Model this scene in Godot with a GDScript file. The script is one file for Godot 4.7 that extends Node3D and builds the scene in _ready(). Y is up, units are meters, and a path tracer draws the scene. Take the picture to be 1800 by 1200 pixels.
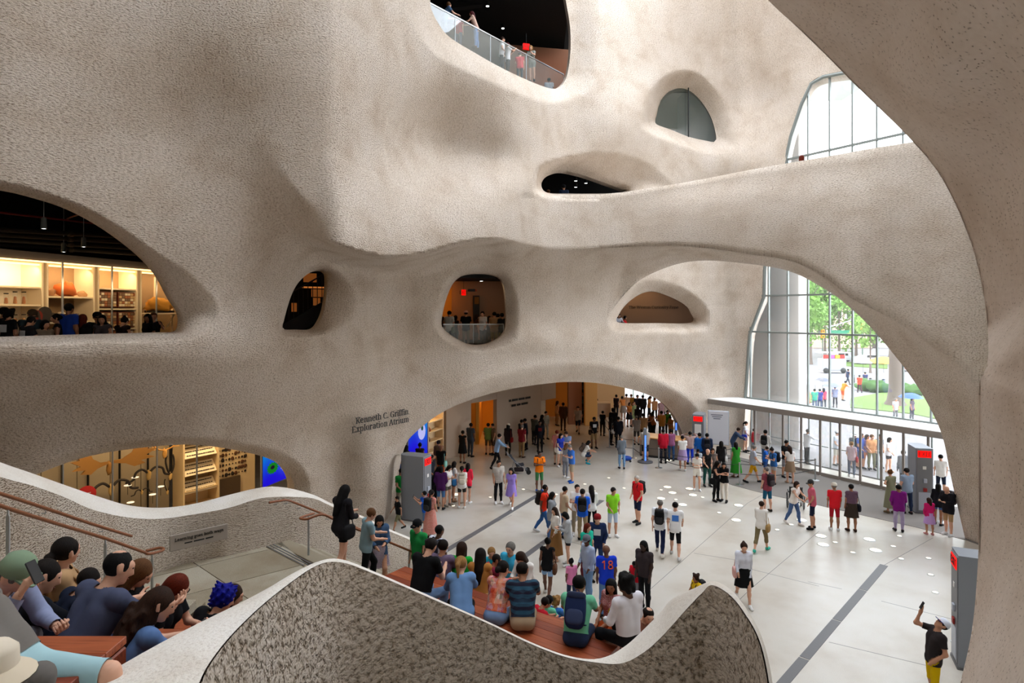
extends Node3D

# A tall atrium of sprayed pale concrete seen from its second floor: carved walls with openings,
# a bridge, a glass front, stairs with timber seats and a crowd of visitors.
const F := 1080.0          # focal length in pixels of the 1800 x 1200 frame
const CX := 900.0
const CY := 546.0          # horizon row
const H := 7.9             # eye height above the ground floor
const FLOOR2 := 6.3
const WA := Vector2(13.4, -34.4)      # plan line of the glass front (x, z)
const WD := Vector2(0.545, 0.839)
const WN := Vector2(-0.839, 0.545)    # towards the room

var M := {}
var names := {}
var cache := {}

func P(px: float, py: float, d: float) -> Vector3:
	return Vector3((px - CX) / F * d, H - (py - CY) / F * d, -d)

func on_level(px: float, py: float, y: float) -> Vector3:
	return P(px, py, F * (H - y) / (py - CY))

func window_point(s: float, y: float, out := 0.0) -> Vector3:
	var q := WA + WD * s - WN * out
	return Vector3(q.x, y, q.y)

func _ready() -> void:
	# ---------------------------------------------------------------- camera, sky, light, exposure
	var cam := Camera3D.new()
	cam.name = "camera"
	add_child(cam)
	cam.position = Vector3(0, H, 0)
	cam.keep_aspect = Camera3D.KEEP_HEIGHT
	var near := 0.1
	cam.set_frustum(1200.0 / F * near, Vector2(0, -(600.0 - CY) / F * near), near, 300.0)
	var env := Environment.new()
	env.background_mode = Environment.BG_SKY
	var sky := Sky.new()
	var sm := ProceduralSkyMaterial.new()
	sm.sky_top_color = Color(0.93, 0.96, 1.0)
	sm.sky_horizon_color = Color(1.0, 1.0, 1.0)
	sm.ground_bottom_color = Color(0.5, 0.5, 0.48)
	sm.ground_horizon_color = Color(0.8, 0.8, 0.8)
	sm.sky_energy_multiplier = 2.3
	sm.ground_energy_multiplier = 1.0
	sky.sky_material = sm
	env.sky = sky
	env.tonemap_mode = Environment.TONE_MAPPER_LINEAR
	env.tonemap_exposure = 1.2
	env.sdfgi_enabled = true
	env.ssao_enabled = true
	env.ssil_enabled = true
	var we := WorldEnvironment.new()
	we.name = "world_environment"
	we.environment = env
	add_child(we)
	make_materials()
	build_shell()
	build_enclosure()
	build_window()
	build_vestibule()
	build_stairs()
	build_floor_details()
	build_galleries()
	build_outdoors()
	build_fittings()
	build_people()

# ------------------------------------------------------------------------------- naming and nodes
func numbered(called: String) -> String:
	var n: int = names.get(called, 0)
	names[called] = n + 1
	return called if n == 0 else "%s_%03d" % [called, n]

func tag(o: Node, label := "", category := "", group := "", kind := "") -> Node:
	if label: o.set_meta("label", label)
	if category: o.set_meta("category", category)
	if group: o.set_meta("group", group)
	if kind: o.set_meta("kind", kind)
	return o

func thing(called: String, label: String, category: String, at := Vector3.ZERO, turn := 0.0, group := "") -> Node3D:
	var o := Node3D.new()
	o.name = numbered(called)
	add_child(o)
	o.position = at
	o.rotation.y = turn
	tag(o, label, category, group)
	return o

func obj(called: String, mesh: Mesh, m: Material, parent: Node = null, at := Vector3.ZERO, basis := Basis()) -> MeshInstance3D:
	var o := MeshInstance3D.new()
	o.mesh = mesh
	o.material_override = m
	o.cast_shadow = GeometryInstance3D.SHADOW_CASTING_SETTING_ON
	o.transform = Transform3D(basis, at)
	if parent == null or parent == self:
		o.name = numbered(called)
		add_child(o)
	else:
		o.name = called
		parent.add_child(o, true)
	return o

func struct(called: String, mesh: Mesh, m: Material, label := "", at := Vector3.ZERO, basis := Basis()) -> MeshInstance3D:
	var o := obj(called, mesh, m, null, at, basis)
	tag(o, label, "", "", "structure")
	return o

func struct_node(called: String, label := "") -> Node3D:
	var o := Node3D.new()
	o.name = numbered(called)
	add_child(o)
	tag(o, label, "", "", "structure")
	return o

# ------------------------------------------------------------------------------- meshes
func finish(v: PackedVector3Array, ix: PackedInt32Array, uv := PackedVector2Array()) -> ArrayMesh:
	var n := PackedVector3Array()
	n.resize(v.size())
	for i in range(0, ix.size(), 3):
		var a := v[ix[i]]
		var c := (v[ix[i + 2]] - a).cross(v[ix[i + 1]] - a)
		n[ix[i]] += c
		n[ix[i + 1]] += c
		n[ix[i + 2]] += c
	for i in n.size():
		n[i] = n[i].normalized() if n[i].length_squared() > 0.0 else Vector3.UP
	var arr := []
	arr.resize(Mesh.ARRAY_MAX)
	arr[Mesh.ARRAY_VERTEX] = v
	arr[Mesh.ARRAY_NORMAL] = n
	if uv.size() == v.size(): arr[Mesh.ARRAY_TEX_UV] = uv
	arr[Mesh.ARRAY_INDEX] = ix
	var m := ArrayMesh.new()
	m.add_surface_from_arrays(Mesh.PRIMITIVE_TRIANGLES, arr)
	return m

func flat(st: SurfaceTool) -> ArrayMesh:
	st.generate_normals()
	return st.commit()

func stool(smooth := -1) -> SurfaceTool:
	var st := SurfaceTool.new()
	st.begin(Mesh.PRIMITIVE_TRIANGLES)
	st.set_smooth_group(smooth)
	return st

func quad(st: SurfaceTool, a: Vector3, b: Vector3, c: Vector3, d: Vector3) -> void:
	for p in [a, b, c, a, c, d]: st.add_vertex(p)

# box with chamfered edges, centred
func cbox(size: Vector3, bevel := 0.01) -> ArrayMesh:
	var key := "cb%v_%f" % [size, bevel]
	if cache.has(key): return cache[key]
	var h := size / 2
	var b: float = minf(bevel, minf(h.x, minf(h.y, h.z)) * 0.8)
	var st := stool()
	var ax := [Vector3.RIGHT, Vector3.UP, Vector3.BACK]
	for k in 3:
		var u: Vector3 = ax[(k + 1) % 3]
		var w: Vector3 = ax[(k + 2) % 3]
		var hu := u.dot(h) - b
		var hw := w.dot(h) - b
		for s in [-1.0, 1.0]:
			var n: Vector3 = ax[k] * s * ax[k].dot(h)
			face(st, n + u * hu + w * hw, n - u * hu + w * hw, n - u * hu - w * hw, n + u * hu - w * hw, ax[k] * s)
	for k in 3:   # edges along axis k
		var u: Vector3 = ax[(k + 1) % 3]
		var w: Vector3 = ax[(k + 2) % 3]
		var a: Vector3 = ax[k] * (ax[k].dot(h) - b)
		for su in [-1.0, 1.0]:
			for sw in [-1.0, 1.0]:
				var p: Vector3 = u * su * u.dot(h) + w * sw * (w.dot(h) - b)
				var q: Vector3 = u * su * (u.dot(h) - b) + w * sw * w.dot(h)
				face(st, p + a, p - a, q - a, q + a, u * su + w * sw)
	for sx in [-1.0, 1.0]:
		for sy in [-1.0, 1.0]:
			for sz in [-1.0, 1.0]:
				var s := Vector3(sx, sy, sz)
				var c := Vector3(h.x - b, h.y - b, h.z - b) * s
				var p0 := c + Vector3(b * sx, 0, 0)
				var p1 := c + Vector3(0, b * sy, 0)
				var p2 := c + Vector3(0, 0, b * sz)
				if (p2 - p0).cross(p1 - p0).dot(s) < 0: 
					var t := p1; p1 = p2; p2 = t
				for p in [p0, p1, p2]: st.add_vertex(p)
	cache[key] = flat(st)
	return cache[key]

func face(st: SurfaceTool, a: Vector3, b: Vector3, c: Vector3, d: Vector3, n: Vector3) -> void:
	if (c - a).cross(b - a).dot(n) < 0: quad(st, a, d, c, b)
	else: quad(st, a, b, c, d)

# a swept tube along points
func tube(pts: PackedVector3Array, r: float, sides := 8, closed := false, flatten := 1.0) -> ArrayMesh:
	var v := PackedVector3Array()
	var ix := PackedInt32Array()
	var n := pts.size()
	var up := Vector3.UP
	for i in n:
		var t: Vector3
		if closed: t = (pts[(i + 1) % n] - pts[(i + n - 1) % n]).normalized()
		else: t = (pts[mini(i + 1, n - 1)] - pts[maxi(i - 1, 0)]).normalized()
		var s := up.cross(t)
		if s.length() < 0.05: s = Vector3.RIGHT.cross(t) if absf(t.x) < 0.9 else Vector3.BACK.cross(t)
		s = s.normalized()
		var w := t.cross(s)
		for k in sides:
			var a := TAU * k / sides
			v.append(pts[i] + s * cos(a) * r + w * sin(a) * r * flatten)
	var rings := n if closed else n - 1
	for i in rings:
		for k in sides:
			var a := i * sides + k
			var b := i * sides + (k + 1) % sides
			var c := ((i + 1) % n) * sides + k
			var d := ((i + 1) % n) * sides + (k + 1) % sides
			ix.append_array([a, c, b, b, c, d])
	if not closed:
		for e in [0, n - 1]:
			var c0 := v.size()
			v.append(pts[e])
			for k in sides:
				var a: int = e * sides + k
				var b: int = e * sides + (k + 1) % sides
				ix.append_array([c0, a, b] if e == 0 else [c0, b, a])
	return finish(v, ix)

func lathe(profile: Array, sides := 16) -> ArrayMesh:   # profile: Vector2(radius, height) from the bottom up
	var v := PackedVector3Array()
	var ix := PackedInt32Array()
	for p in profile:
		for k in sides:
			var a := TAU * k / sides
			v.append(Vector3(cos(a) * p.x, p.y, sin(a) * p.x))
	for i in profile.size() - 1:
		for k in sides:
			var a := i * sides + k
			var b := i * sides + (k + 1) % sides
			ix.append_array([a, b, a + sides, b, b + sides, a + sides])
	return finish(v, ix)

# polygon in the xz plane made solid between two heights
func slab(poly: PackedVector2Array, y0: float, y1: float) -> ArrayMesh:
	var st := stool()
	var t := Geometry2D.triangulate_polygon(poly)
	for i in range(0, t.size(), 3):
		var a := poly[t[i]]; var b := poly[t[i + 1]]; var c := poly[t[i + 2]]
		tri(st, Vector3(a.x, y1, a.y), Vector3(b.x, y1, b.y), Vector3(c.x, y1, c.y), Vector3.UP)
		tri(st, Vector3(a.x, y0, a.y), Vector3(b.x, y0, b.y), Vector3(c.x, y0, c.y), Vector3.DOWN)
	var turn := 1.0 if Geometry2D.is_polygon_clockwise(poly) else -1.0
	for i in poly.size():
		var a := poly[i]; var b := poly[(i + 1) % poly.size()]
		var n := Vector3(-(b - a).y, 0, (b - a).x) * turn
		face(st, Vector3(a.x, y0, a.y), Vector3(b.x, y0, b.y), Vector3(b.x, y1, b.y), Vector3(a.x, y1, a.y), n)
	return flat(st)

func tri(st: SurfaceTool, a: Vector3, b: Vector3, c: Vector3, n: Vector3) -> void:
	if (c - a).cross(b - a).dot(n) < 0: 
		var t := b; b = c; c = t
	for p in [a, b, c]: st.add_vertex(p)

# polygon in the xy plane with depth along z, centred on z
func plate(poly: PackedVector2Array, depth: float) -> ArrayMesh:
	var st := stool()
	var t := Geometry2D.triangulate_polygon(poly)
	var h := depth / 2
	for i in range(0, t.size(), 3):
		var a := poly[t[i]]; var b := poly[t[i + 1]]; var c := poly[t[i + 2]]
		tri(st, Vector3(a.x, a.y, h), Vector3(b.x, b.y, h), Vector3(c.x, c.y, h), Vector3.BACK)
		tri(st, Vector3(a.x, a.y, -h), Vector3(b.x, b.y, -h), Vector3(c.x, c.y, -h), Vector3.FORWARD)
	var turn := 1.0 if Geometry2D.is_polygon_clockwise(poly) else -1.0
	for i in poly.size():
		var a := poly[i]; var b := poly[(i + 1) % poly.size()]
		var n := Vector3(-(b - a).y, (b - a).x, 0) * turn
		face(st, Vector3(a.x, a.y, -h), Vector3(b.x, b.y, -h), Vector3(b.x, b.y, h), Vector3(a.x, a.y, h), n)
	return flat(st)

func bar(a: Vector3, b: Vector3, w: float, h: float, up := Vector3.UP, bevel := 0.004) -> Array:   # [mesh, origin, basis] of a beam from a to b
	var z := (b - a).normalized()
	if absf(z.dot(up)) > 0.98: up = Vector3.RIGHT
	var x := up.cross(z).normalized()
	return [cbox(Vector3(w, h, snappedf((b - a).length(), 0.001)), bevel), (a + b) / 2, Basis(x, z.cross(x), z)]

func beam(called: String, a: Vector3, b: Vector3, w: float, h: float, m: Material, parent: Node, up := Vector3.UP) -> MeshInstance3D:
	var q := bar(a, b, w, h, up)
	return obj(called, q[0], m, parent, q[1], q[2])

func blob(r: Vector3, seed_: int, rough := 0.25, rings := 8, seg := 12) -> ArrayMesh:
	var key := "bl%v_%d_%f" % [r, seed_, rough]
	if cache.has(key): return cache[key]
	var nz := FastNoiseLite.new()
	nz.seed = seed_
	nz.frequency = 0.9
	var v := PackedVector3Array()
	var ix := PackedInt32Array()
	for i in rings + 1:
		var a := PI * i / rings
		for k in seg:
			var b := TAU * k / seg
			var d := Vector3(sin(a) * cos(b), cos(a), sin(a) * sin(b))
			v.append(d * r * (1.0 + rough * nz.get_noise_3dv(d * 1.6)))
	for i in rings:
		for k in seg:
			var a := i * seg + k
			var b := i * seg + (k + 1) % seg
			ix.append_array([a, a + seg, b, b, a + seg, b + seg])
	cache[key] = finish(v, ix)
	return cache[key]

# smooth closed or open curve through points
func rounded(pts: Array, closed := true, sub := 5) -> PackedVector2Array:
	var out := PackedVector2Array()
	var n := pts.size()
	for i in (n if closed else n - 1):
		var p0: Vector2 = pts[(i + n - 1) % n] if closed else pts[maxi(i - 1, 0)]
		var p1: Vector2 = pts[i]
		var p2: Vector2 = pts[(i + 1) % n]
		var p3: Vector2 = pts[(i + 2) % n] if closed else pts[mini(i + 2, n - 1)]
		for k in sub:
			out.append(p1.cubic_interpolate(p2, p0, p3, float(k) / sub))
	if not closed: out.append(pts[n - 1])
	return out

func table(t: Array, x: float) -> float:   # smooth interpolation through [x, y] pairs
	var n := t.size()
	if x <= t[0][0]: return t[0][1]
	if x >= t[n - 1][0]: return t[n - 1][1]
	var i := 0
	while t[i + 1][0] < x: i += 1
	var x0: float = t[i][0]; var x1: float = t[i + 1][0]
	var h := x1 - x0
	var m0: float = (t[i + 1][1] - t[maxi(i - 1, 0)][1]) / (x1 - t[maxi(i - 1, 0)][0])
	var m1: float = (t[mini(i + 2, n - 1)][1] - t[i][1]) / (t[mini(i + 2, n - 1)][0] - x0)
	var u := (x - x0) / h
	var u2 := u * u
	var u3 := u2 * u
	return (2 * u3 - 3 * u2 + 1) * t[i][1] + (u3 - 2 * u2 + u) * h * m0 + (-2 * u3 + 3 * u2) * t[i + 1][1] + (u3 - u2) * h * m1

func pv(a: Array) -> Array:
	var out := []
	for i in range(0, a.size(), 2): out.append(Vector2(a[i], a[i + 1]))
	return out

# ------------------------------------------------------------------------------- materials
func mat(c: Color, rough := 0.8, metal := 0.0) -> StandardMaterial3D:
	var key := "m%s_%f_%f" % [c.to_html(), rough, metal]
	if cache.has(key): return cache[key]
	var m := StandardMaterial3D.new()
	m.albedo_color = c
	m.roughness = rough
	m.metallic = metal
	cache[key] = m
	return m

func glow(c: Color, e: float) -> StandardMaterial3D:
	var m := StandardMaterial3D.new()
	m.albedo_color = c
	m.emission_enabled = true
	m.emission = c
	m.emission_energy_multiplier = e
	return m

func noise_tex(freq: float, seed_: int, ramp: Array, size := 1024, octaves := 4, type := FastNoiseLite.TYPE_SIMPLEX_SMOOTH, warp := 0.0) -> NoiseTexture2D:
	var n := FastNoiseLite.new()
	n.noise_type = type
	n.seed = seed_
	n.frequency = freq
	n.fractal_octaves = octaves
	n.fractal_gain = 0.6
	if type == FastNoiseLite.TYPE_CELLULAR:
		n.cellular_return_type = FastNoiseLite.RETURN_DISTANCE
	if warp > 0.0:
		n.domain_warp_enabled = true
		n.domain_warp_amplitude = warp
		n.domain_warp_frequency = freq * 0.5
	var t := NoiseTexture2D.new()
	t.noise = n
	t.width = size
	t.height = size
	t.seamless = true
	t.normalize = true
	if ramp.size():
		var g := Gradient.new()
		g.offsets = PackedFloat32Array(ramp.map(func(r): return r[0]))
		g.colors = PackedColorArray(ramp.map(func(r): return r[1]))
		t.color_ramp = g
	return t

func concrete(base: Color, scale: Vector3, relief: float, hseed: int, freq := 0.03, oct := 3, pits := [[0.0, Color.BLACK], [0.33, Color(0.6, 0.6, 0.6)], [0.6, Color(0.88, 0.88, 0.88)], [1.0, Color.WHITE]], tint := 1.0) -> StandardMaterial3D:
	var m := StandardMaterial3D.new()
	m.albedo_color = base
	m.roughness = 0.95
	m.metallic_specular = 0.25
	m.uv1_triplanar = true
	m.uv1_world_triplanar = true
	m.uv1_scale = scale
	var w := Color(1, 1, 1)
	m.albedo_texture = noise_tex(freq, hseed, [[0.0, w.lerp(Color(0.6, 0.54, 0.48), tint)], [0.3, w.lerp(Color(0.82, 0.79, 0.75), tint)], [0.42, w.lerp(Color(0.94, 0.93, 0.91), tint)], [1.0, w]], 1024, oct)  # hollows of the relief darkened in the colour too, as painted pit shade
	m.heightmap_enabled = true
	m.heightmap_scale = relief
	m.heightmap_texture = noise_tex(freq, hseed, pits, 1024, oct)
	m.detail_enabled = true
	m.detail_blend_mode = BaseMaterial3D.BLEND_MODE_MUL
	m.detail_uv_layer = BaseMaterial3D.DETAIL_UV_2
	m.uv2_triplanar = true
	m.uv2_world_triplanar = true
	m.uv2_scale = Vector3(0.11, 0.11, 0.11)
	m.detail_albedo = noise_tex(0.009, hseed + 5, [[0.0, Color(0.86, 0.82, 0.77)], [0.5, Color(0.97, 0.96, 0.94)], [1.0, w]], 512, 5)
	return m

func make_materials() -> void:
	var holes_ := [[0.0, Color.BLACK], [0.2, Color(0.1, 0.1, 0.1)], [0.3, Color(0.75, 0.75, 0.75)], [0.6, Color(0.9, 0.9, 0.9)], [1.0, Color.WHITE]]
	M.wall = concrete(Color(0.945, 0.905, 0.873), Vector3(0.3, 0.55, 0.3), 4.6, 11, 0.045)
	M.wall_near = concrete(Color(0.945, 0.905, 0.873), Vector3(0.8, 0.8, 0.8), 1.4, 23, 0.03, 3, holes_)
	# sparse round pits in the near pier, their shade also darkened into the colour
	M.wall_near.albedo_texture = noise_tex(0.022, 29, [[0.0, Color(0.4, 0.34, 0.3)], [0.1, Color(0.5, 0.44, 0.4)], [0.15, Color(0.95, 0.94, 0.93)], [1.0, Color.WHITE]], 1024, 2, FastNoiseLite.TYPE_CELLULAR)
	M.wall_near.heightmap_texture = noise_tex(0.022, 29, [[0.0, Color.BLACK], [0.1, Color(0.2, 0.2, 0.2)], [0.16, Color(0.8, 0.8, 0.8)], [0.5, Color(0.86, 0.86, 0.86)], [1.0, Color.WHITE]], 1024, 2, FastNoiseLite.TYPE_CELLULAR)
	M.wall_rough = concrete(Color(0.88, 0.845, 0.81), Vector3(0.6, 1.2, 0.6), 3.0, 31, 0.025)
	M.wall_hump = concrete(Color(0.9, 0.865, 0.835), Vector3(0.6, 0.5, 0.6), 6.0, 37, 0.02)
	M.cope = concrete(Color(0.95, 0.94, 0.925), Vector3(0.9, 0.9, 0.9), 0.5, 41, 0.03, 3, [], 0.35)
	M.plaster = mat(Color(0.86, 0.83, 0.79), 0.9)
	M.white = mat(Color(0.92, 0.92, 0.91), 0.7)
	M.stone_out = mat(Color(0.93, 0.9, 0.88), 0.8)
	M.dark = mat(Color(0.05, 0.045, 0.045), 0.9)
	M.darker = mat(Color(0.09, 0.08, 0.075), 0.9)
	M.steel = mat(Color(0.72, 0.74, 0.75), 0.3, 0.9)
	M.mullion = mat(Color(0.56, 0.59, 0.58), 0.45, 0.5)
	M.bronze = mat(Color(0.6, 0.57, 0.54), 0.5, 0.2)
	M.black = mat(Color(0.03, 0.03, 0.035), 0.5)
	M.kiosk = mat(Color(0.54, 0.56, 0.59), 0.5, 0.2)
	M.kiosk_light = mat(Color(0.72, 0.75, 0.8), 0.4, 0.3)
	var g := StandardMaterial3D.new()
	g.transparency = BaseMaterial3D.TRANSPARENCY_ALPHA
	g.albedo_color = Color(0.96, 1.0, 0.99, 0.06)
	g.roughness = 0.02
	g.metallic_specular = 0.5
	M.glass = g
	var g2: StandardMaterial3D = g.duplicate()
	g2.albedo_color = Color(0.85, 0.95, 0.94, 0.05)
	M.rail_glass = g2
	var g3: StandardMaterial3D = g.duplicate()
	g3.albedo_color = Color(0.25, 0.32, 0.3, 0.45)
	M.dark_glass = g3
	var fl := StandardMaterial3D.new()
	fl.albedo_color = Color(0.86, 0.85, 0.83)
	fl.roughness = 0.32
	fl.metallic_specular = 0.45
	fl.uv1_triplanar = true
	fl.uv1_world_triplanar = true
	fl.uv1_scale = Vector3(0.6, 0.6, 0.6)
	fl.albedo_texture = noise_tex(0.2, 3, [[0.0, Color(0.86, 0.85, 0.83)], [0.5, Color(0.95, 0.945, 0.935)], [1.0, Color.WHITE]], 512, 2)
	fl.detail_enabled = true
	fl.detail_blend_mode = BaseMaterial3D.BLEND_MODE_MUL
	fl.detail_uv_layer = BaseMaterial3D.DETAIL_UV_2
	fl.uv2_triplanar = true
	fl.uv2_world_triplanar = true
	fl.uv2_scale = Vector3(0.08, 0.08, 0.08)
	fl.detail_albedo = noise_tex(0.008, 9, [[0.0, Color(0.9, 0.87, 0.83)], [0.5, Color(0.97, 0.96, 0.94)], [1.0, Color.WHITE]], 512, 5)
	M.floor = fl
	M.floor_dark = mat(Color(0.4, 0.4, 0.41), 0.5)
	M.carpet = mat(Color(0.5, 0.48, 0.46), 0.95)
	M.paver = concrete(Color(0.66, 0.63, 0.57), Vector3(1.2, 1.2, 1.2), 0.05, 53, 0.05)
	M.paver_pale = concrete(Color(0.74, 0.72, 0.67), Vector3(1.2, 1.2, 1.2), 0.05, 54, 0.05)
	var wd := StandardMaterial3D.new()
	wd.albedo_color = Color(0.62, 0.3, 0.17)
	wd.roughness = 0.4
	wd.uv1_triplanar = true
	wd.uv1_scale = Vector3(0.25, 3.0, 6.0)
	wd.albedo_texture = noise_tex(0.01, 61, [[0.0, Color(0.62, 0.5, 0.42)], [0.45, Color(0.9, 0.85, 0.8)], [1.0, Color.WHITE]], 512, 4, FastNoiseLite.TYPE_SIMPLEX_SMOOTH, 20.0)
	M.wood = wd
	var wd2: StandardMaterial3D = wd.duplicate()
	wd2.albedo_color = Color(0.69, 0.36, 0.21)
	M.wood_b = wd2
	var wd3: StandardMaterial3D = wd.duplicate()
	wd3.albedo_color = Color(0.56, 0.25, 0.14)
	M.wood_c = wd3
	M.rail_wood = mat(Color(0.55, 0.33, 0.2), 0.4)

# ------------------------------------------------------------------------------- the sprayed-concrete shell
const LO := [[-300, 10.6], [0, 12.0], [160, 13.2], [320, 14.7], [430, 16.4], [540, 18.7], [620, 20.9], [690, 23.0], [760, 24.2], [830, 25.2], [900, 26.5], [960, 27.7], [1050, 29.9], [1150, 32.4], [1230, 34.2], [1290, 35.0], [1318, 34.6], [1343, 33.8], [1440, 31.0], [1540, 28.9], [1640, 26.9], [1760, 24.7], [1900, 22.4]]
const UP_ := [[-300, 10.8], [0, 12.2], [150, 13.1], [300, 13.9], [450, 14.5], [540, 14.9], [580, 15.2], [605, 15.7], [640, 16.9], [700, 19.0], [760, 20.4], [850, 22.0], [900, 23.3], [935, 25.0], [965, 27.0], [1000, 28.7], [1050, 29.9], [1150, 32.4], [1230, 34.2], [1290, 35.0], [1318, 34.6], [1343, 33.8], [1440, 31.0], [1540, 28.9], [1640, 26.9], [1760, 24.7], [1900, 22.4]]
const LIP := [[-300, 470], [300, 440], [480, 395], [545, 411], [600, 433], [680, 452], [740, 447], [800, 431], [850, 422], [900, 425], [960, 437], [1010, 439], [1040, 438], [1060, 437], [1100, 434], [1200, 434]]
const SOFF := [[-300, 260], [400, 220], [520, 80], [600, 42], [680, 34], [760, 40], [850, 54], [930, 100], [1000, 130], [1200, 130]]

const FRONT := [[880, 22.9], [900, 23.6], [935, 25.0], [965, 25.9], [985, 26.3], [1010, 26.7], [1040, 27.08], [1052, 27.2], [1064, 27.4], [1076, 27.85], [1090, 29.0], [1112, 31.2], [1150, 32.4], [1230, 34.2], [1318, 34.6], [1440, 31.0], [1540, 28.9], [1760, 24.7], [1900, 22.4]]

var holes := []

func add_hole(inner: Array, outer: Array, t: float, ext: Vector3, power := 1.12) -> void:
	var i := rounded(pv(inner))
	var o := rounded(pv(outer)) if outer.size() else PackedVector2Array()
	var box := Rect2(i[0], Vector2.ZERO)
	for p in i: box = box.expand(p)
	for p in o: box = box.expand(p)
	holes.append({"i": i, "o": o, "t": t, "ext": ext, "box": box.grow(14.0), "power": power})

func dist_poly(poly: PackedVector2Array, p: Vector2) -> float:
	var best := 1e9
	var n := poly.size()
	for k in n:
		var q := Geometry2D.get_closest_point_to_segment(p, poly[k], poly[(k + 1) % n])
		best = minf(best, q.distance_squared_to(p))
	return sqrt(best) * (-1.0 if Geometry2D.is_point_in_polygon(p, poly) else 1.0)

func bell(px: float, py: float, x: float, y: float, rx: float, ry: float) -> float:
	return exp(-pow((px - x) / rx, 2.0) - pow((py - y) / ry, 2.0))

func far_wall_depth(px: float, py: float) -> float:
	var lo := table(LO, px)
	var up := table(UP_, px)
	up = lerpf(up, table(FRONT, px), smoothstep(338.0, 347.0, py) * smoothstep(905.0, 935.0, px))
	up += lerpf(0.25, -0.25, clampf((py - 342.0) / 95.0, 0.0, 1.0)) * smoothstep(905.0, 960.0, px) * smoothstep(338.0, 347.0, py)
	up -= 1.4 * smoothstep(240.0, 440.0, py) * smoothstep(540.0, 660.0, px) * smoothstep(1000.0, 820.0, px)
	var t := (py - table(LIP, px)) / table(SOFF, px)
	var crisp := smoothstep(490.0, 590.0, px)
	var hard := 0.0 if t < 0.0 else 1.0 - pow(1.0 - minf(t, 1.0), 2.3)
	var soft := smoothstep(-1.0, 1.3, t)
	var d := lerpf(up, lo, lerpf(soft, hard, crisp))
	var low := smoothstep(680.0, 560.0, px)
	d += low * (1.7 * smoothstep(625.0, 800.0, py) - 0.5 * bell(px, py, px, 610, 1, 60))
	d += 1.7 * bell(px, py, 770, 245, 95, 80) - 0.7 * bell(px, py, 690, 120, 70, 150)
	d += 0.7 * bell(px, py, 870, 280, 70, 40)
	d -= 0.35 * bell(px, py, 470, 60, 130, 160) - 0.5 * bell(px, py, 330, 230, 170, 120)
	d += 0.35 * bell(px, py, 700, 560, 45, 60) - 0.4 * bell(px, py, 650, 640, 90, 40) - 0.5 * bell(px, py, 980, 600, 120, 28)
	d += 0.9 * bell(px, py, 1170, 640, 70, 40) - 0.8 * bell(px, py, 1100, 215, 60, 70) + 0.7 * bell(px, py, 1330, 170, 60, 50) - 0.9 * bell(px, py, 1290, 290, 70, 50)
	d += 0.5 * bell(px, py, 600, 850, 40, 90) - 0.9 * smoothstep(1040.0, 1240.0, px) * smoothstep(130.0, -120.0, py) * 3.0
	return d

# rows and columns of the wall; corners that fall into an opening are cut along its outline
func carve(x0: float, x1: float, y0: float, y1: float, step: float, depth: Callable, keep: Callable, lowest: float) -> Array:
	var nx := int((x1 - x0) / step) + 1
	var ny := int((y1 - y0) / step) + 1
	var pos := PackedVector3Array()
	var val := PackedFloat32Array()
	var which := PackedInt32Array()
	pos.resize(nx * ny)
	val.resize(nx * ny)
	which.resize(nx * ny)
	for j in ny:
		for i in nx:
			var p := Vector2(x0 + i * step, y0 + j * step)
			var r: Array = keep.call(p, depth.call(p.x, p.y))
			pos[j * nx + i] = P(p.x, p.y, r[1])
			val[j * nx + i] = r[0]
			which[j * nx + i] = r[2]
	var v := PackedVector3Array()
	var ix := PackedInt32Array()
	var rim := []
	var at := {}
	for j in ny - 1:
		for i in nx - 1:
			var c := [j * nx + i, j * nx + i + 1, (j + 1) * nx + i + 1, (j + 1) * nx + i]
			var top := maxf(maxf(pos[c[0]].y, pos[c[1]].y), maxf(pos[c[2]].y, pos[c[3]].y))
			if top < lowest: continue
			var ring := PackedInt32Array()
			var cut := []
			for k in 4:
				var a: int = c[k]
				var b: int = c[(k + 1) % 4]
				if val[a] > 0.0:
					if not at.has(a):
						at[a] = v.size()
						v.append(pos[a])
					ring.append(at[a])
				if (val[a] > 0.0) != (val[b] > 0.0):
					var key := mini(a, b) * 4000000 + maxi(a, b)
					if not at.has(key):
						at[key] = v.size()
						v.append(pos[a].lerp(pos[b], val[a] / (val[a] - val[b])))
					ring.append(at[key])
					if val[a] > 0.0: cut.push_front(at[key])
					else: cut.append(at[key])
			for k in range(1, ring.size() - 1):
				ix.append_array([ring[0], ring[k], ring[k + 1]])
			if cut.size() == 2:
				var h: int = -1
				for k in 4:
					if val[c[k]] <= 0.0: h = which[c[k]]
				rim.append([cut[0], cut[1], h])
	return [v, ix, rim]

func return_edge(v: PackedVector3Array, ix: PackedInt32Array, rim: Array, ext: Callable) -> void:
	var made := {}
	for r in rim:
		var e: Vector3 = ext.call(r[2])
		if e == Vector3.ZERO: continue
		var q := []
		for k in 2:
			var key := "%d_%d" % [r[k], r[2]]
			if not made.has(key):
				made[key] = v.size()
				v.append(v[r[k]])
				v.append(v[r[k]] + e)
			q.append(made[key])
		ix.append_array([q[0], q[0] + 1, q[1], q[1], q[0] + 1, q[1] + 1])

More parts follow.
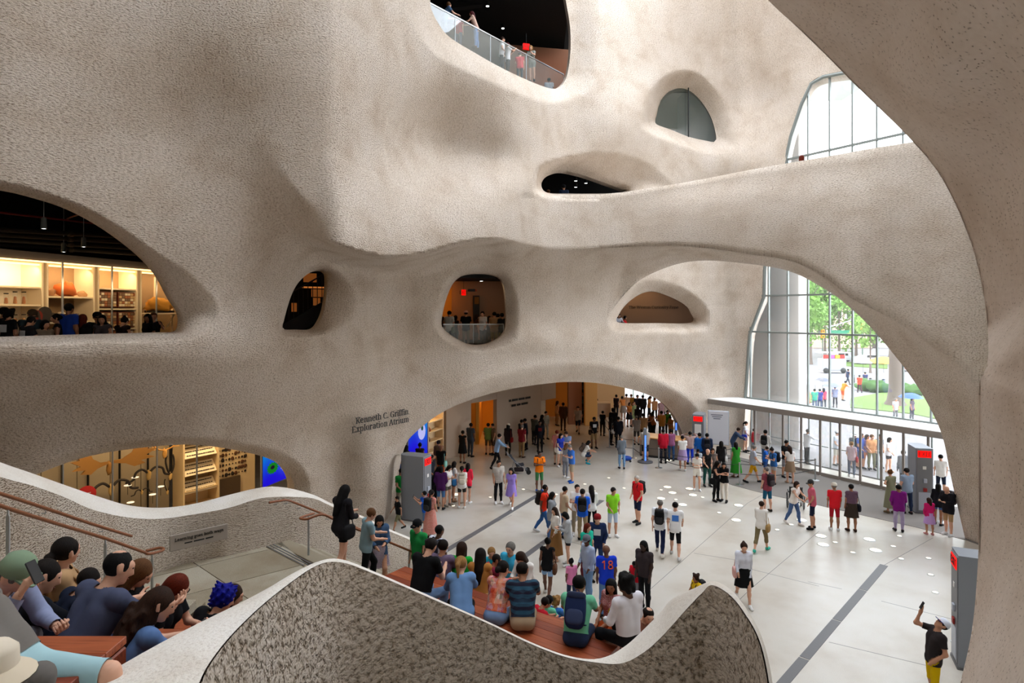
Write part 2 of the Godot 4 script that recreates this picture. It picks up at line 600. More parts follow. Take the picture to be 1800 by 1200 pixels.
func build_shell() -> void:
	var left := Vector3(-0.42, 0.04, -0.48)
	var back := Vector3(-0.9, 0, -1.1)
	# openings: inner outline, outline where the flare starts, depth of the flare, direction of the reveal
	add_hole([-260, 300, -120, 312, 0, 330, 60, 344, 120, 364, 180, 396, 240, 440, 280, 482, 304, 526, 321, 552, 323, 576, 315, 587, 290, 588, 150, 592, 0, 597, -120, 600, -260, 604], [-270, 285, 0, 322, 70, 338, 140, 362, 210, 400, 275, 445, 330, 480, 372, 520, 386, 548, 378, 575, 340, 592, 290, 596, 150, 600, 0, 605, -270, 612], 0.9, left)
	add_hole([30, 845, 65, 833, 130, 809, 200, 793, 300, 782, 360, 783, 420, 792, 470, 805, 500, 823, 515, 846, 518, 875, 520, 1000, 520, 1140, 200, 1240, -240, 1240, -240, 900], [20, 835, 65, 822, 130, 798, 200, 783, 300, 772, 360, 772, 430, 780, 485, 792, 525, 812, 545, 842, 552, 880, 556, 1000, 556, 1160, 200, 1260, -260, 1260, -260, 890], 0.8, left)
	add_hole([688, 935, 689, 900, 691, 860, 697, 820, 706, 790, 722, 768, 745, 747, 770, 729, 800, 713, 850, 695, 900, 683, 960, 674, 1000, 671, 1050, 673, 1100, 682, 1140, 694, 1165, 708, 1185, 730, 1198, 757, 1205, 785, 1207, 830, 1150, 960, 900, 980, 760, 980], [676, 940, 678, 900, 681, 860, 687, 818, 698, 785, 716, 757, 740, 735, 765, 716, 795, 699, 850, 672, 900, 656, 960, 643, 1010, 639, 1060, 642, 1120, 656, 1180, 681, 1220, 710, 1240, 747, 1247, 790, 1250, 840, 1160, 990, 900, 1010, 740, 1000], 1.3, Vector3(0.0, 0, -1.0))
	add_hole([498, 578, 500, 560, 510, 525, 522, 500, 540, 482, 558, 475, 573, 477, 576, 492, 574, 520, 570, 545, 562, 565, 550, 579, 525, 580], [490, 586, 493, 555, 503, 520, 518, 492, 542, 472, 575, 468, 602, 481, 622, 505, 630, 530, 622, 556, 600, 574, 565, 587, 525, 588], 1.3, Vector3(-0.3, 0, -0.6))
	add_hole([775, 572, 777, 550, 785, 520, 797, 495, 816, 482, 850, 480, 874, 485, 884, 497, 888, 520, 890, 560, 886, 584, 870, 599, 845, 607, 820, 605, 795, 592, 780, 580], [767, 574, 770, 545, 779, 512, 794, 486, 816, 473, 852, 470, 882, 475, 898, 490, 908, 520, 911, 560, 905, 592, 884, 608, 848, 615, 815, 613, 787, 599], 1.0, Vector3(-0.06, 0, -0.8))
	add_hole([1085, 567, 1086, 553, 1095, 539, 1110, 525, 1130, 514, 1150, 512, 1180, 522, 1205, 536, 1214, 549, 1216, 567, 1150, 568], [1072, 572, 1077, 545, 1102, 515, 1128, 499, 1160, 494, 1205, 508, 1240, 535, 1248, 562, 1236, 580, 1150, 582, 1088, 582], 1.4, Vector3(0.2, 0, -0.8))
	add_hole([950, 320, 955, 307, 968, 300, 985, 298, 1020, 306, 1060, 320, 1095, 333, 1098, 338, 1060, 340, 1000, 340, 960, 338], [938, 322, 946, 296, 968, 284, 1000, 276, 1050, 268, 1100, 272, 1145, 290, 1180, 320, 1186, 341, 1100, 346, 1000, 346, 944, 340], 2.0, Vector3(0.08, 0, -0.8))
	add_hole([755, 0, 762, 25, 780, 55, 800, 72, 830, 90, 870, 113, 910, 133, 950, 150, 972, 156, 985, 152, 996, 135, 1002, 100, 1003, 60, 998, 20, 985, -40, 960, -110, 900, -170, 820, -170, 770, -110, 756, -50], [712, 0, 730, 50, 768, 98, 830, 130, 900, 160, 950, 179, 992, 177, 1030, 162, 1050, 130, 1058, 80, 1054, 20, 1042, -60, 1010, -150, 920, -215, 810, -215, 740, -140, 716, -60], 1.1, Vector3(-0.05, 0.2, -0.6))
	add_hole([1151, 216, 1153, 195, 1160, 175, 1172, 162, 1190, 155, 1210, 158, 1230, 175, 1247, 200, 1256, 225, 1258, 248, 1240, 247, 1210, 240, 1180, 228], [1128, 218, 1137, 175, 1158, 143, 1190, 125, 1224, 127, 1256, 152, 1280, 190, 1292, 230, 1292, 265, 1240, 266, 1190, 252, 1148, 237], 1.5, Vector3(0.28, 0.1, -0.8))
	# the great window
	add_hole([1303, 870, 1306, 800, 1311, 700, 1318, 588, 1343, 519, 1344, 475, 1362, 350, 1380, 285, 1390, 240, 1408, 183, 1424, 146, 1446, 133, 1480, 127, 1560, 118, 1700, 110, 1850, 130, 1900, 300, 1900, 900, 1600, 960], [], 0.0, Vector3(0.75, 0, -1.1))
	var keep := func(p: Vector2, d: float) -> Array:
		var s := 60.0
		var w := -1
		for k in holes.size():
			var h: Dictionary = holes[k]
			if not h.box.has_point(p): continue
			var e := dist_poly(h.i, p)
			if e < s:
				s = e
				w = k
			if h.t > 0.0:
				if e <= 0.0: d += h.t
				else:
					var o := -dist_poly(h.o, p)
					if o > 0.0: d += h.t * pow(o / (o + e), h.power)
		return [s, d, w]
	var c := carve(-260, 1904, -230, 1210, 5.0, far_wall_depth, keep, -0.15)
	return_edge(c[0], c[1], c[2], func(k): return holes[k].ext if k >= 0 else Vector3.ZERO)
	# the same wall carried on up to the roof above the view
	var base: int = c[0].size()
	var cols := 0
	for i in range(-260, 1905, 40):
		var d := far_wall_depth(i, -230)
		for y in [P(i, -228, d).y, 27.2]:
			var q := P(i, -230, d)
			c[0].append(Vector3(q.x, maxf(y, q.y - 0.2), q.z))
		cols += 1
	for i in cols - 1:
		var a: int = base + i * 2
		c[1].append_array([a, a + 1, a + 2, a + 1, a + 3, a + 2])
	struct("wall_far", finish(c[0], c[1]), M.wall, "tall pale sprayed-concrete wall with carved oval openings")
	build_bridge()
	build_right_mass()
	build_front_parapet()
	build_stair_parapet()

func loft(sections: Array, closed := true) -> ArrayMesh:
	var v := PackedVector3Array()
	var ix := PackedInt32Array()
	var n: int = sections[0].size()
	for s in sections: v.append_array(PackedVector3Array(s))
	for i in sections.size() - 1:
		for k in (n if closed else n - 1):
			var a := i * n + k
			var b := i * n + (k + 1) % n
			ix.append_array([a, b, a + n, b, b + n, a + n])
	return finish(v, ix)

func catmull3(rows: Array, sub: int) -> Array:   # rows of float arrays
	var out := []
	var n := rows.size()
	for i in n - 1:
		for k in sub:
			var u := float(k) / sub
			var r := []
			for c in rows[i].size():
				r.append(cubic_interpolate(rows[i][c], rows[i + 1][c], rows[maxi(i - 1, 0)][c], rows[mini(i + 2, n - 1)][c], u))
			out.append(r)
	out.append(rows[n - 1])
	return out

func build_bridge() -> void:
	# [top x, y, depth, lower lip x, y, depth, far edge of the soffit x, y, depth]
	var rows := catmull3([
		[985, 343, 26.72, 985, 438.5, 26.22, 985, 568, 28.45], [1015, 343, 27.07, 1015, 439, 26.57, 1015, 569, 29.1], [1040, 342, 27.36, 1040, 438, 26.86, 1040, 568, 29.72], [1060, 341, 27.5, 1060, 437, 27.0, 1061, 566, 30.2], [1080, 339, 27.57, 1080, 435.5, 27.05, 1078, 542, 30.4], [1100, 337, 27.55, 1100, 434, 27.0, 1097, 518, 30.5], [1150, 329, 27.1, 1145, 432, 26.5, 1130, 489, 30.2], [1200, 321, 26.4, 1190, 432, 25.7, 1180, 467, 29.6], [1250, 312, 25.6, 1240, 436, 24.9, 1232, 458, 28.7],
		[1310, 300, 24.4, 1300, 444, 23.7, 1300, 462, 27.3], [1400, 284, 22.8, 1394, 460, 22.1, 1386, 476, 25.8], [1470, 272, 21.8, 1455, 492, 21.1, 1455, 511, 24.6], [1530, 261, 21.0, 1500, 526, 20.3, 1497, 543, 23.6],
		[1600, 250, 20.1, 1567, 560, 19.8, 1535, 580, 22.7], [1650, 240, 19.5, 1633, 602, 19.1, 1569, 620, 22.3], [1690, 230, 19.0, 1685, 640, 18.6, 1600, 660, 22.0], [1740, 220, 18.4, 1722, 690, 18.6, 1630, 708, 21.8],
		[1790, 205, 17.6, 1738, 760, 19.0, 1656, 765, 21.6], [1830, 190, 17.0, 1744, 840, 19.6, 1670, 830, 21.5], [1850, 180, 16.7, 1746, 920, 20.0, 1682, 885, 21.4], [1860, 175, 16.6, 1750, 990, 20.2, 1700, 960, 21.3]], 6)
	var secs := []
	for r in rows:
		var t := P(r[0], r[1], r[2])
		var l := P(r[3], r[4], r[5])
		var a := P(r[6], r[7], r[8])
		var n := Vector3(t.x - l.x, 0, t.z - l.z)
		var s := []
		var out := Vector3(-0.55, 0, 0.83)   # towards the room
		s.append(t - out * 0.35 - Vector3(0, 1.0, 0))
		s.append(t - out * 0.3 + Vector3(0, 0.0, 0))
		s.append(t)
		for k in range(1, 12):     # front, a little hollow below the lip of the parapet and fuller lower down
			var u := k / 12.0
			var fill := 0.25 * smoothstep(1080.0, 1260.0, r[0]) * sin(u * PI) * (1.0 - 0.9 * smoothstep(0.0, 0.35, 0.35 - u)) 
			s.append(t.lerp(l, u) + out * fill)
		s.append(l)
		for k in range(1, 8):
			var u := k / 8.0
			var ex := lerpf(2.3, 1.0, smoothstep(1055.0, 1160.0, r[3]))
			s.append(P(lerpf(r[3], r[6], u), lerpf(r[4], r[7], u), lerpf(r[5], r[8], 1.0 - pow(1.0 - u, ex))) + Vector3(0, 0.28 * sin(u * PI) * smoothstep(1080.0, 1200.0, r[3]), 0))
		s.append(a)
		s.append(a + Vector3(0.1, 0.5, -0.12))
		s.append(Vector3(a.x, maxf(minf(12.4, t.y - 1.0), a.y + 0.6), a.z) + Vector3(0.1, 0, -0.2))
		secs.append(s)
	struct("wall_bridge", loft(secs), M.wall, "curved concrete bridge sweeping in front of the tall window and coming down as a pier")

func build_right_mass() -> void:
	var edge := rounded(pv([1300, -60, 1350, 0, 1398, 45, 1450, 95, 1500, 146, 1560, 204, 1600, 244, 1640, 290, 1666, 332, 1692, 388, 1714, 450, 1729, 520, 1737, 590, 1735, 640, 1722, 672, 1719, 720, 1720, 850, 1720, 950, 1717, 1020, 1708, 1110, 1688, 1200, 1672, 1260]), false, 6)
	var poly := PackedVector2Array(edge)
	for q in [Vector2(1660, 1330), Vector2(2300, 1330), Vector2(2300, -420), Vector2(1060, -420), Vector2(1180, -200)]: poly.append(q)
	var depth := func(px: float, py: float) -> float:
		return 6.0
	var keep := func(p: Vector2, _d: float) -> Array:
		var s := -dist_poly(poly, p)
		var e := 1e9
		for k in edge.size() - 1:
			e = minf(e, Geometry2D.get_closest_point_to_segment(p, edge[k], edge[k + 1]).distance_to(p))
		var arch := 7.4 - 4.3 * (1.0 - exp(-e / 260.0)) - 0.35 * bell(p.x, p.y, 1640, 130, 80, 90) + 0.25 * bell(p.x, p.y, 1560, 60, 50, 60)
		arch += 0.3 * bell(p.x, p.y, 1760, 300, 60, 120)
		var col := 6.3 - 2.6 * (1.0 - exp(-e / 120.0)) - 0.9 * smoothstep(900.0, 1250.0, p.y)
		var line := 642.0 - (p.x - 1735.0) * 0.62
		var d := lerpf(arch, col, smoothstep(-75.0, 14.0, p.y - line))
		return [s, d, 0]
	var c := carve(1060, 2300, -420, 1330, 6.5, depth, keep, -10.0)
	return_edge(c[0], c[1], c[2], func(k): return Vector3(1.5, 0.5, -1.0) if k == 0 else Vector3.ZERO)
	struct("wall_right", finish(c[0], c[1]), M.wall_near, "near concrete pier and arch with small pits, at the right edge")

# a parapet between two top edges; each row holds far edge x, y, depth and near edge x, y, depth
func parapet(rows: Array, foot_far: float, foot_near: float, spread: float, round_ := 0.03) -> Array:
	var top := []
	var near := []
	var far := []
	var n := rows.size()
	var pts := []
	for r in rows: pts.append([P(r[0], r[1], r[2]), P(r[3], r[4], r[5])])
	for i in n:
		var a: Vector3 = pts[i][0]
		var b: Vector3 = pts[i][1]
		var t: Vector3 = (pts[mini(i + 1, n - 1)][1] - pts[maxi(i - 1, 0)][1])
		var side := Vector3(t.z, 0, -t.x).normalized()
		if side.dot(Vector3(b.x - a.x, 0, b.z - a.z)) < 0: side = -side
		top.append([a, a.lerp(b, 0.33) + Vector3(0, round_, 0), a.lerp(b, 0.67) + Vector3(0, round_, 0), b])
		var m := []
		for k in 9:
			var u := k / 8.0
			m.append(Vector3(b.x, lerpf(b.y, foot_near, u), b.z) + side * (0.012 + spread * u * u + 0.05 * sin(u * PI)))
		near.append(m)
		var fa := []
		for k in 4:
			var u := k / 3.0
			fa.append(Vector3(a.x, lerpf(foot_far, a.y, u), a.z) - side * 0.06 * (1.0 - u))
		far.append(fa)
	return [loft(top, false), loft(near, false), loft(far, false)]

func build_front_parapet() -> void:
	var rows := catmull3([
		[20, 1290, 3.1, 330, 1290, 2.9], [160, 1200, 3.6, 350, 1200, 3.5], [300, 1120, 4.2, 386, 1140, 3.9], [440, 1050, 5.0, 442, 1080, 4.4], [520, 1006, 5.6, 502, 1030, 5.0], [568, 989, 5.95, 558, 993, 5.6],
		[605, 989, 6.3, 600, 988, 5.95], [660, 1012, 6.7, 650, 1005, 6.2], [725, 1040, 7.0, 720, 1035, 6.45], [855, 1098, 7.2, 850, 1092, 6.7], [935, 1136, 7.2, 930, 1130, 6.75], [1000, 1160, 7.1, 990, 1153, 6.7], [1050, 1163, 6.9, 1040, 1163, 6.6], [1096, 1137, 6.95, 1090, 1166, 6.4], [1124, 1113, 7.0, 1126, 1150, 6.25],
		[1160, 1077, 7.0, 1160, 1122, 6.2], [1182, 1052, 6.9, 1207, 1070, 6.15], [1222, 1033, 6.6, 1234, 1042, 6.15], [1256, 1026, 6.4, 1251, 1028, 6.1], [1284, 1038, 6.2, 1280, 1043, 5.9], [1312, 1072, 6.0, 1306, 1073, 5.65], [1341, 1126, 5.6, 1335, 1125, 5.2], [1358, 1200, 5.1, 1352, 1200, 4.7], [1366, 1290, 4.6, 1360, 1290, 4.2]], 5)
	var m := parapet(rows, 0.0, 1.0, 0.0)
	var o := struct_node("wall_parapet", "rough grey concrete parapet with pale top rising in two humps at the bottom")
	obj("coping", m[0], M.cope, o)
	obj("near_face", m[1], M.wall_hump, o)
	obj("far_face", m[2], M.wall_rough, o)

func build_stair_parapet() -> void:
	var rows := catmull3([
		[-140, 760, 7.9, -140, 790, 7.2], [0, 812, 9.0, 0, 838, 8.4], [55, 831, 9.6, 55, 853, 8.95], [122, 855, 10.3, 111, 873, 9.6], [178, 874, 11.0, 155, 893, 10.2], [222, 887, 11.6, 200, 905, 10.85], [267, 892, 12.1, 244, 911, 11.4], [311, 890, 12.5, 289, 911, 11.9], [355, 882, 12.9, 333, 905, 12.25], [400, 870, 13.2, 400, 893, 12.6],
		[455, 857, 13.6, 451, 877, 12.95], [485, 855, 13.9, 485, 873, 13.25], [519, 860, 14.2, 519, 873, 13.6], [552, 870, 14.6, 552, 876, 14.05], [588, 888, 15.1, 586, 891, 14.6], [642, 910, 15.9, 640, 912, 15.5], [676, 927, 16.4, 674, 929, 16.1], [719, 945, 17.2, 717, 947, 16.9], [745, 957, 17.6, 742, 960, 17.3], [751, 962, 17.5, 750, 963, 17.45]], 4)
	var m := parapet(rows, 0.0, 0.0, 0.1)
	var o := struct_node("wall_stair", "low concrete stair wall with smooth white top sweeping down past the landing")
	obj("coping", m[0], M.cope, o)
	obj("near_face", m[1], M.wall_rough, o)
	obj("far_face", m[2], M.wall, o)

# ------------------------------------------------------------------------------- outer room, window, vestibule
func build_enclosure() -> void:
	var fl := PackedVector2Array([Vector2(-24, 8), Vector2(30, 8), Vector2(24, -22), Vector2(WA.x, WA.y) + WD * 12.0, Vector2(WA.x, WA.y) - WD * 0.5, Vector2(13.0, -38), Vector2(16, -54), Vector2(-24, -54)])
	struct("floor", slab(fl, -0.3, 0.0), M.floor, "pale polished terrazzo floor of the atrium")
	# roof with the round skylights of the hall
	var roof := CSGBox3D.new()
	roof.name = "ceiling"
	roof.size = Vector3(58, 0.8, 66)
	roof.position = Vector3(1, 27.4, -23)
	add_child(roof)
	tag(roof, "roof slab with round skylight openings above the atrium", "", "", "structure")
	roof.material = M.white
	for q in [[9.0, -26.5, 8.8], [1.4, -7.4, 5.4]]:
		var hole := CSGCylinder3D.new()
		hole.name = "skylight_opening"
		hole.operation = CSGShape3D.OPERATION_SUBTRACTION
		hole.radius = q[2]
		hole.height = 3.0
		hole.sides = 48
		hole.position = Vector3(q[0] - 1, 0, q[1] + 23)
		roof.add_child(hole)
	# the roof ends at the glass front
	var off := CSGBox3D.new()
	off.name = "roof_edge"
	off.operation = CSGShape3D.OPERATION_SUBTRACTION
	off.size = Vector3(41, 3, 40)
	var oc := WA + WD * 19.7 - WN * 21.2
	off.transform = Transform3D(Basis(Vector3(WD.x, 0, WD.y), Vector3.UP, Vector3(WN.x, 0, WN.y)), Vector3(oc.x - 1, 0, oc.y + 23))
	roof.add_child(off)
	# walls out of view that close the hall
	var w := [["wall_left", Vector3(-24, 13, -23), Vector3(0.5, 29, 62)], ["wall_back", Vector3(2, 13, 8), Vector3(56, 29, 0.5)], ["wall_side", Vector3(22.5, 13, -6.5), Vector3(0.5, 29, 30)]]
	for a in w: struct(a[0], cbox(a[2], 0.05), M.plaster, "plain plaster wall closing the hall outside the view", a[1])
	struct("wall_stair_side", cbox(Vector3(0.4, 29, 19.5), 0.05), M.wall, "concrete wall beside the upper stair outside the view", Vector3(-11.4, 13, -1.2), Basis(Vector3.UP, 0.06))
	# floors of the galleries behind the carved wall
	for a in [[FLOOR2, 1.6, "second"], [FLOOR2 * 2, 2.2, "third"], [FLOOR2 * 3, 3.2, "fourth"]]:
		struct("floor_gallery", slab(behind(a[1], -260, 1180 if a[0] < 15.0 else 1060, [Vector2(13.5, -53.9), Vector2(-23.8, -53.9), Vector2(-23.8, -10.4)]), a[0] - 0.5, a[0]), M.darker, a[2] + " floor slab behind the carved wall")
	# end wall of the back hall, with a window to daylight on the right
	struct("wall_end", cbox(Vector3(32.5, 27, 0.5), 0.05), M.plaster, "plain plaster wall at the far end of the ground-floor hall", Vector3(-8, 13, -54))
	struct("wall_end", cbox(Vector3(8, 15, 0.5), 0.05), M.plaster, "wall above the small far window of the hall", Vector3(12, 12.5, -54))
	struct("wall_end", cbox(Vector3(8, 3.2, 0.5), 0.05), M.plaster, "wall above the high far window", Vector3(12, 25.4, -54))
	struct("wall_end_side", cbox(Vector3(0.5, 27, 20), 0.05), mat(Color(0.96, 0.95, 0.94), 0.8), "plain wall beside the shop at the right of the hall", Vector3(15.6, 13, -45), Basis(Vector3.UP, 0.1))
	# balcony slab under the viewer and the floors behind the carved wall
	struct("floor_balcony", slab(PackedVector2Array([Vector2(-9, 8), Vector2(22, 8), Vector2(22, -1.0), Vector2(-4.0, -1.0), Vector2(-9, -1.0)]), FLOOR2 - 0.5, FLOOR2), M.floor, "second-floor slab under the viewer")

func behind(k: float, px0: float, px1: float, far: Array) -> PackedVector2Array:
	var out := PackedVector2Array()
	var x := px0
	while x <= px1:
		var d := table(LO, x) + k
		out.append(Vector2((x - CX) / F * d, -d))
		x += 60.0
	for q in far: out.append(q)
	return out

func build_window() -> void:
	var o := struct_node("window_1", "tall glass front with slim grey mullions looking on to the park")
	var xs := []
	for k in 12: xs.append(-0.1 + 1.135 * k)
	var ys := [3.0, 6.73, 8.72, 12.3, 15.92, 21.2]
	# the opening's outline in metres along the glass and up
	var outline := PackedVector2Array()
	for q in holes[9].i:
		var r: float = (q.x - CX) / F
		var s: float = (34.4 * r - 13.4) / (0.545 + 0.839 * r)
		var y: float = H - (q.y - CY) / F * (34.4 - 0.839 * s)
		outline.append(Vector2(minf(s, 12.6), y))
	outline = Geometry2D.offset_polygon(outline, 0.12)[0]
	var basis := Basis(Vector3(WD.x, 0, WD.y), Vector3.UP, Vector3(WN.x, 0, WN.y))
	var at := window_point(0, 0, 0.12)
	for i in xs.size() - 1:
		for j in ys.size() - 1:
			var x0: float = xs[i] + 0.03
			var x1: float = xs[i + 1] - 0.03
			var rect := PackedVector2Array([Vector2(x0, ys[j] + 0.03), Vector2(x1, ys[j] + 0.03), Vector2(x1, ys[j + 1] - 0.03), Vector2(x0, ys[j + 1] - 0.03)])
			for poly in Geometry2D.intersect_polygons(rect, outline):
				obj("pane", plate(poly, 0.02), M.glass, o, at, basis)
	for x in xs:
		for l in Geometry2D.intersect_polyline_with_polygon(PackedVector2Array([Vector2(x, 2.9), Vector2(x, 22)]), outline):
			beam("mullion", window_point(x, l[0].y, 0.08), window_point(x, l[l.size() - 1].y, 0.08), 0.07, 0.12, M.mullion, o, Vector3(WN.x, 0, WN.y))
	for y in ys:
		for l in Geometry2D.intersect_polyline_with_polygon(PackedVector2Array([Vector2(-3, y), Vector2(13, y)]), outline):
			beam("transom", window_point(l[0].x, y, 0.05), window_point(l[l.size() - 1].x, y, 0.05), 0.16, 0.09, M.mullion, o)
	# metal strip along the jamb
	var line := [[1310, 702], [1318, 588], [1343, 521], [1344, 475], [1362, 350], [1380, 286], [1390, 240], [1409, 183], [1426, 147], [1447, 135], [1480, 128.5], [1560, 119.5]]
	var pts := PackedVector3Array()
	for q in line:
		var r: float = (q[0] - CX) / F
		var s: float = (34.4 * r - 13.4) / (0.545 + 0.839 * r)
		var d: float = 34.4 - 0.839 * s
		pts.append(P(q[0], q[1], d - 0.05))
	obj("jamb_strip", tube(pts, 0.09, 6), M.mullion, o)
	# oval window high in the wall
	var ow := struct_node("window_2", "small dark oval window in a deep concrete recess, high up")
	var h: Dictionary = holes[8]
	var n := Vector3(0.5, 0, 0.87).normalized()
	var c0 := P(1205, 205, 35.2)
	var bx := Vector3(n.z, 0, -n.x)
	var poly := PackedVector2Array()
	for q in h.i:
		var ray := P(q.x, q.y, 1.0) - Vector3(0, H, 0)
		var k: float = (c0 - Vector3(0, H, 0)).dot(n) / ray.dot(n)
		var p := Vector3(0, H, 0) + ray * k - c0
		poly.append(Vector2(p.dot(bx), p.y) * 1.12)
	obj("pane", plate(poly, 0.03), M.dark_glass, ow, c0, Basis(bx, Vector3.UP, n))
	var ring := PackedVector3Array()
	for q in poly: ring.append(c0 + (bx * q.x + Vector3.UP * q.y) * 0.97 + n * 0.05)
	obj("frame", tube(ring, 0.06, 6, true), M.black, ow)
	beam("mullion", c0 + Vector3(0.15, -1.9, 0.06), c0 + Vector3(0.15, 1.9, 0.06), 0.06, 0.06, M.black, ow)
	struct("wall_window_room", cbox(Vector3(7, 0.3, 5), 0.03), M.darker, "dark ceiling seen through the oval window", P(1230, 135, 39))

func vest(s: float, y: float, out := 0.0) -> Vector3:   # point on the vestibule's inner glass line
	var q := Vector2(14.2, -30.4) + Vector2(0.56, 0.83) * s - WN * out
	return Vector3(q.x, y, q.y)

func build_vestibule() -> void:
	var up := Vector3.UP
	var basis := Basis(Vector3(WD.x, 0, WD.y), Vector3.UP, Vector3(WN.x, 0, WN.y))
	var can := struct_node("ceiling_canopy", "white flat canopy over the glass entrance vestibule")
	var a := vest(-5.2, 2.86, -0.35)
	var b := vest(8.5, 2.86, -0.35)
	var c := window_point(13.0, 2.86, -0.1)
	var d := window_point(-1.0, 2.86, -0.1)
	obj("roof_panel", slab(PackedVector2Array([Vector2(a.x, a.z), Vector2(b.x, b.z), Vector2(c.x, c.z), Vector2(d.x, d.z)]), 2.86, 2.98), M.white, can)
	beam("fascia", vest(-5.2, 2.83, -0.37), vest(8.5, 2.83, -0.37), 0.06, 0.26, M.bronze, can)
	beam("soffit_beam", vest(-2.4, 2.74, -0.02), vest(8.5, 2.74, -0.02), 0.16, 0.14, M.bronze, can)
	var scr := thing("entrance_screen", "glass entrance screen with bronze posts and sliding doors under the canopy", "glass screen", Vector3.ZERO)
	var posts := [-2.45, -0.85, 0.12, 1.08, 2.02, 2.95, 3.85, 4.75, 5.7]
	for s in posts: beam("post", vest(s, 0.02), vest(s, 2.68), 0.09, 0.09, M.bronze, scr, Vector3(WN.x, 0, WN.y))
	for i in posts.size() - 1:
		var p := (vest(posts[i], 1.38) + vest(posts[i + 1], 1.38)) / 2
		obj("pane", cbox(Vector3(snappedf(posts[i + 1] - posts[i] - 0.1, 0.001), 2.5, 0.02), 0.002), M.glass, scr, p, basis)
		if i > 0: beam("bottom_rail", vest(posts[i] + 0.05, 0.08), vest(posts[i + 1] - 0.05, 0.08), 0.08, 0.16, M.bronze, scr)
	# outer doors on the glass line
	var doors := thing("outer_door_screen", "row of outer glass doors with dark frames at the park side", "glass screen", Vector3.ZERO)
	for k in 12:
		var s := -0.1 + 1.135 * k
		beam("post", window_point(s, 0.02, 0.15), window_point(s, 2.8, 0.15), 0.06, 0.06, M.mullion, doors, Vector3(WN.x, 0, WN.y))
		if k < 11 and k != 5 and k != 6:
			obj("pane", cbox(Vector3(1.06, 2.6, 0.02), 0.002), M.glass, doors, (window_point(s, 1.42, 0.15) + window_point(s + 1.135, 1.42, 0.15)) / 2, basis)
			beam("push_bar", window_point(s + 0.08, 1.05, 0.1), window_point(s + 1.05, 1.05, 0.1), 0.04, 0.05, M.steel, doors)

# ------------------------------------------------------------------------------- stairs, landing, timber seats, rails
const BE := Vector2(0.81, 0.585)      # along the timber seats (x, z)
const BN := Vector2(0.585, -0.81)     # away from the viewer
const BO := Vector2(-2.1, -10.8)

func seat_point(e: float, n: float, y: float) -> Vector3:
	var q := BO + BE * e + BN * n
	return Vector3(q.x, y, q.y)

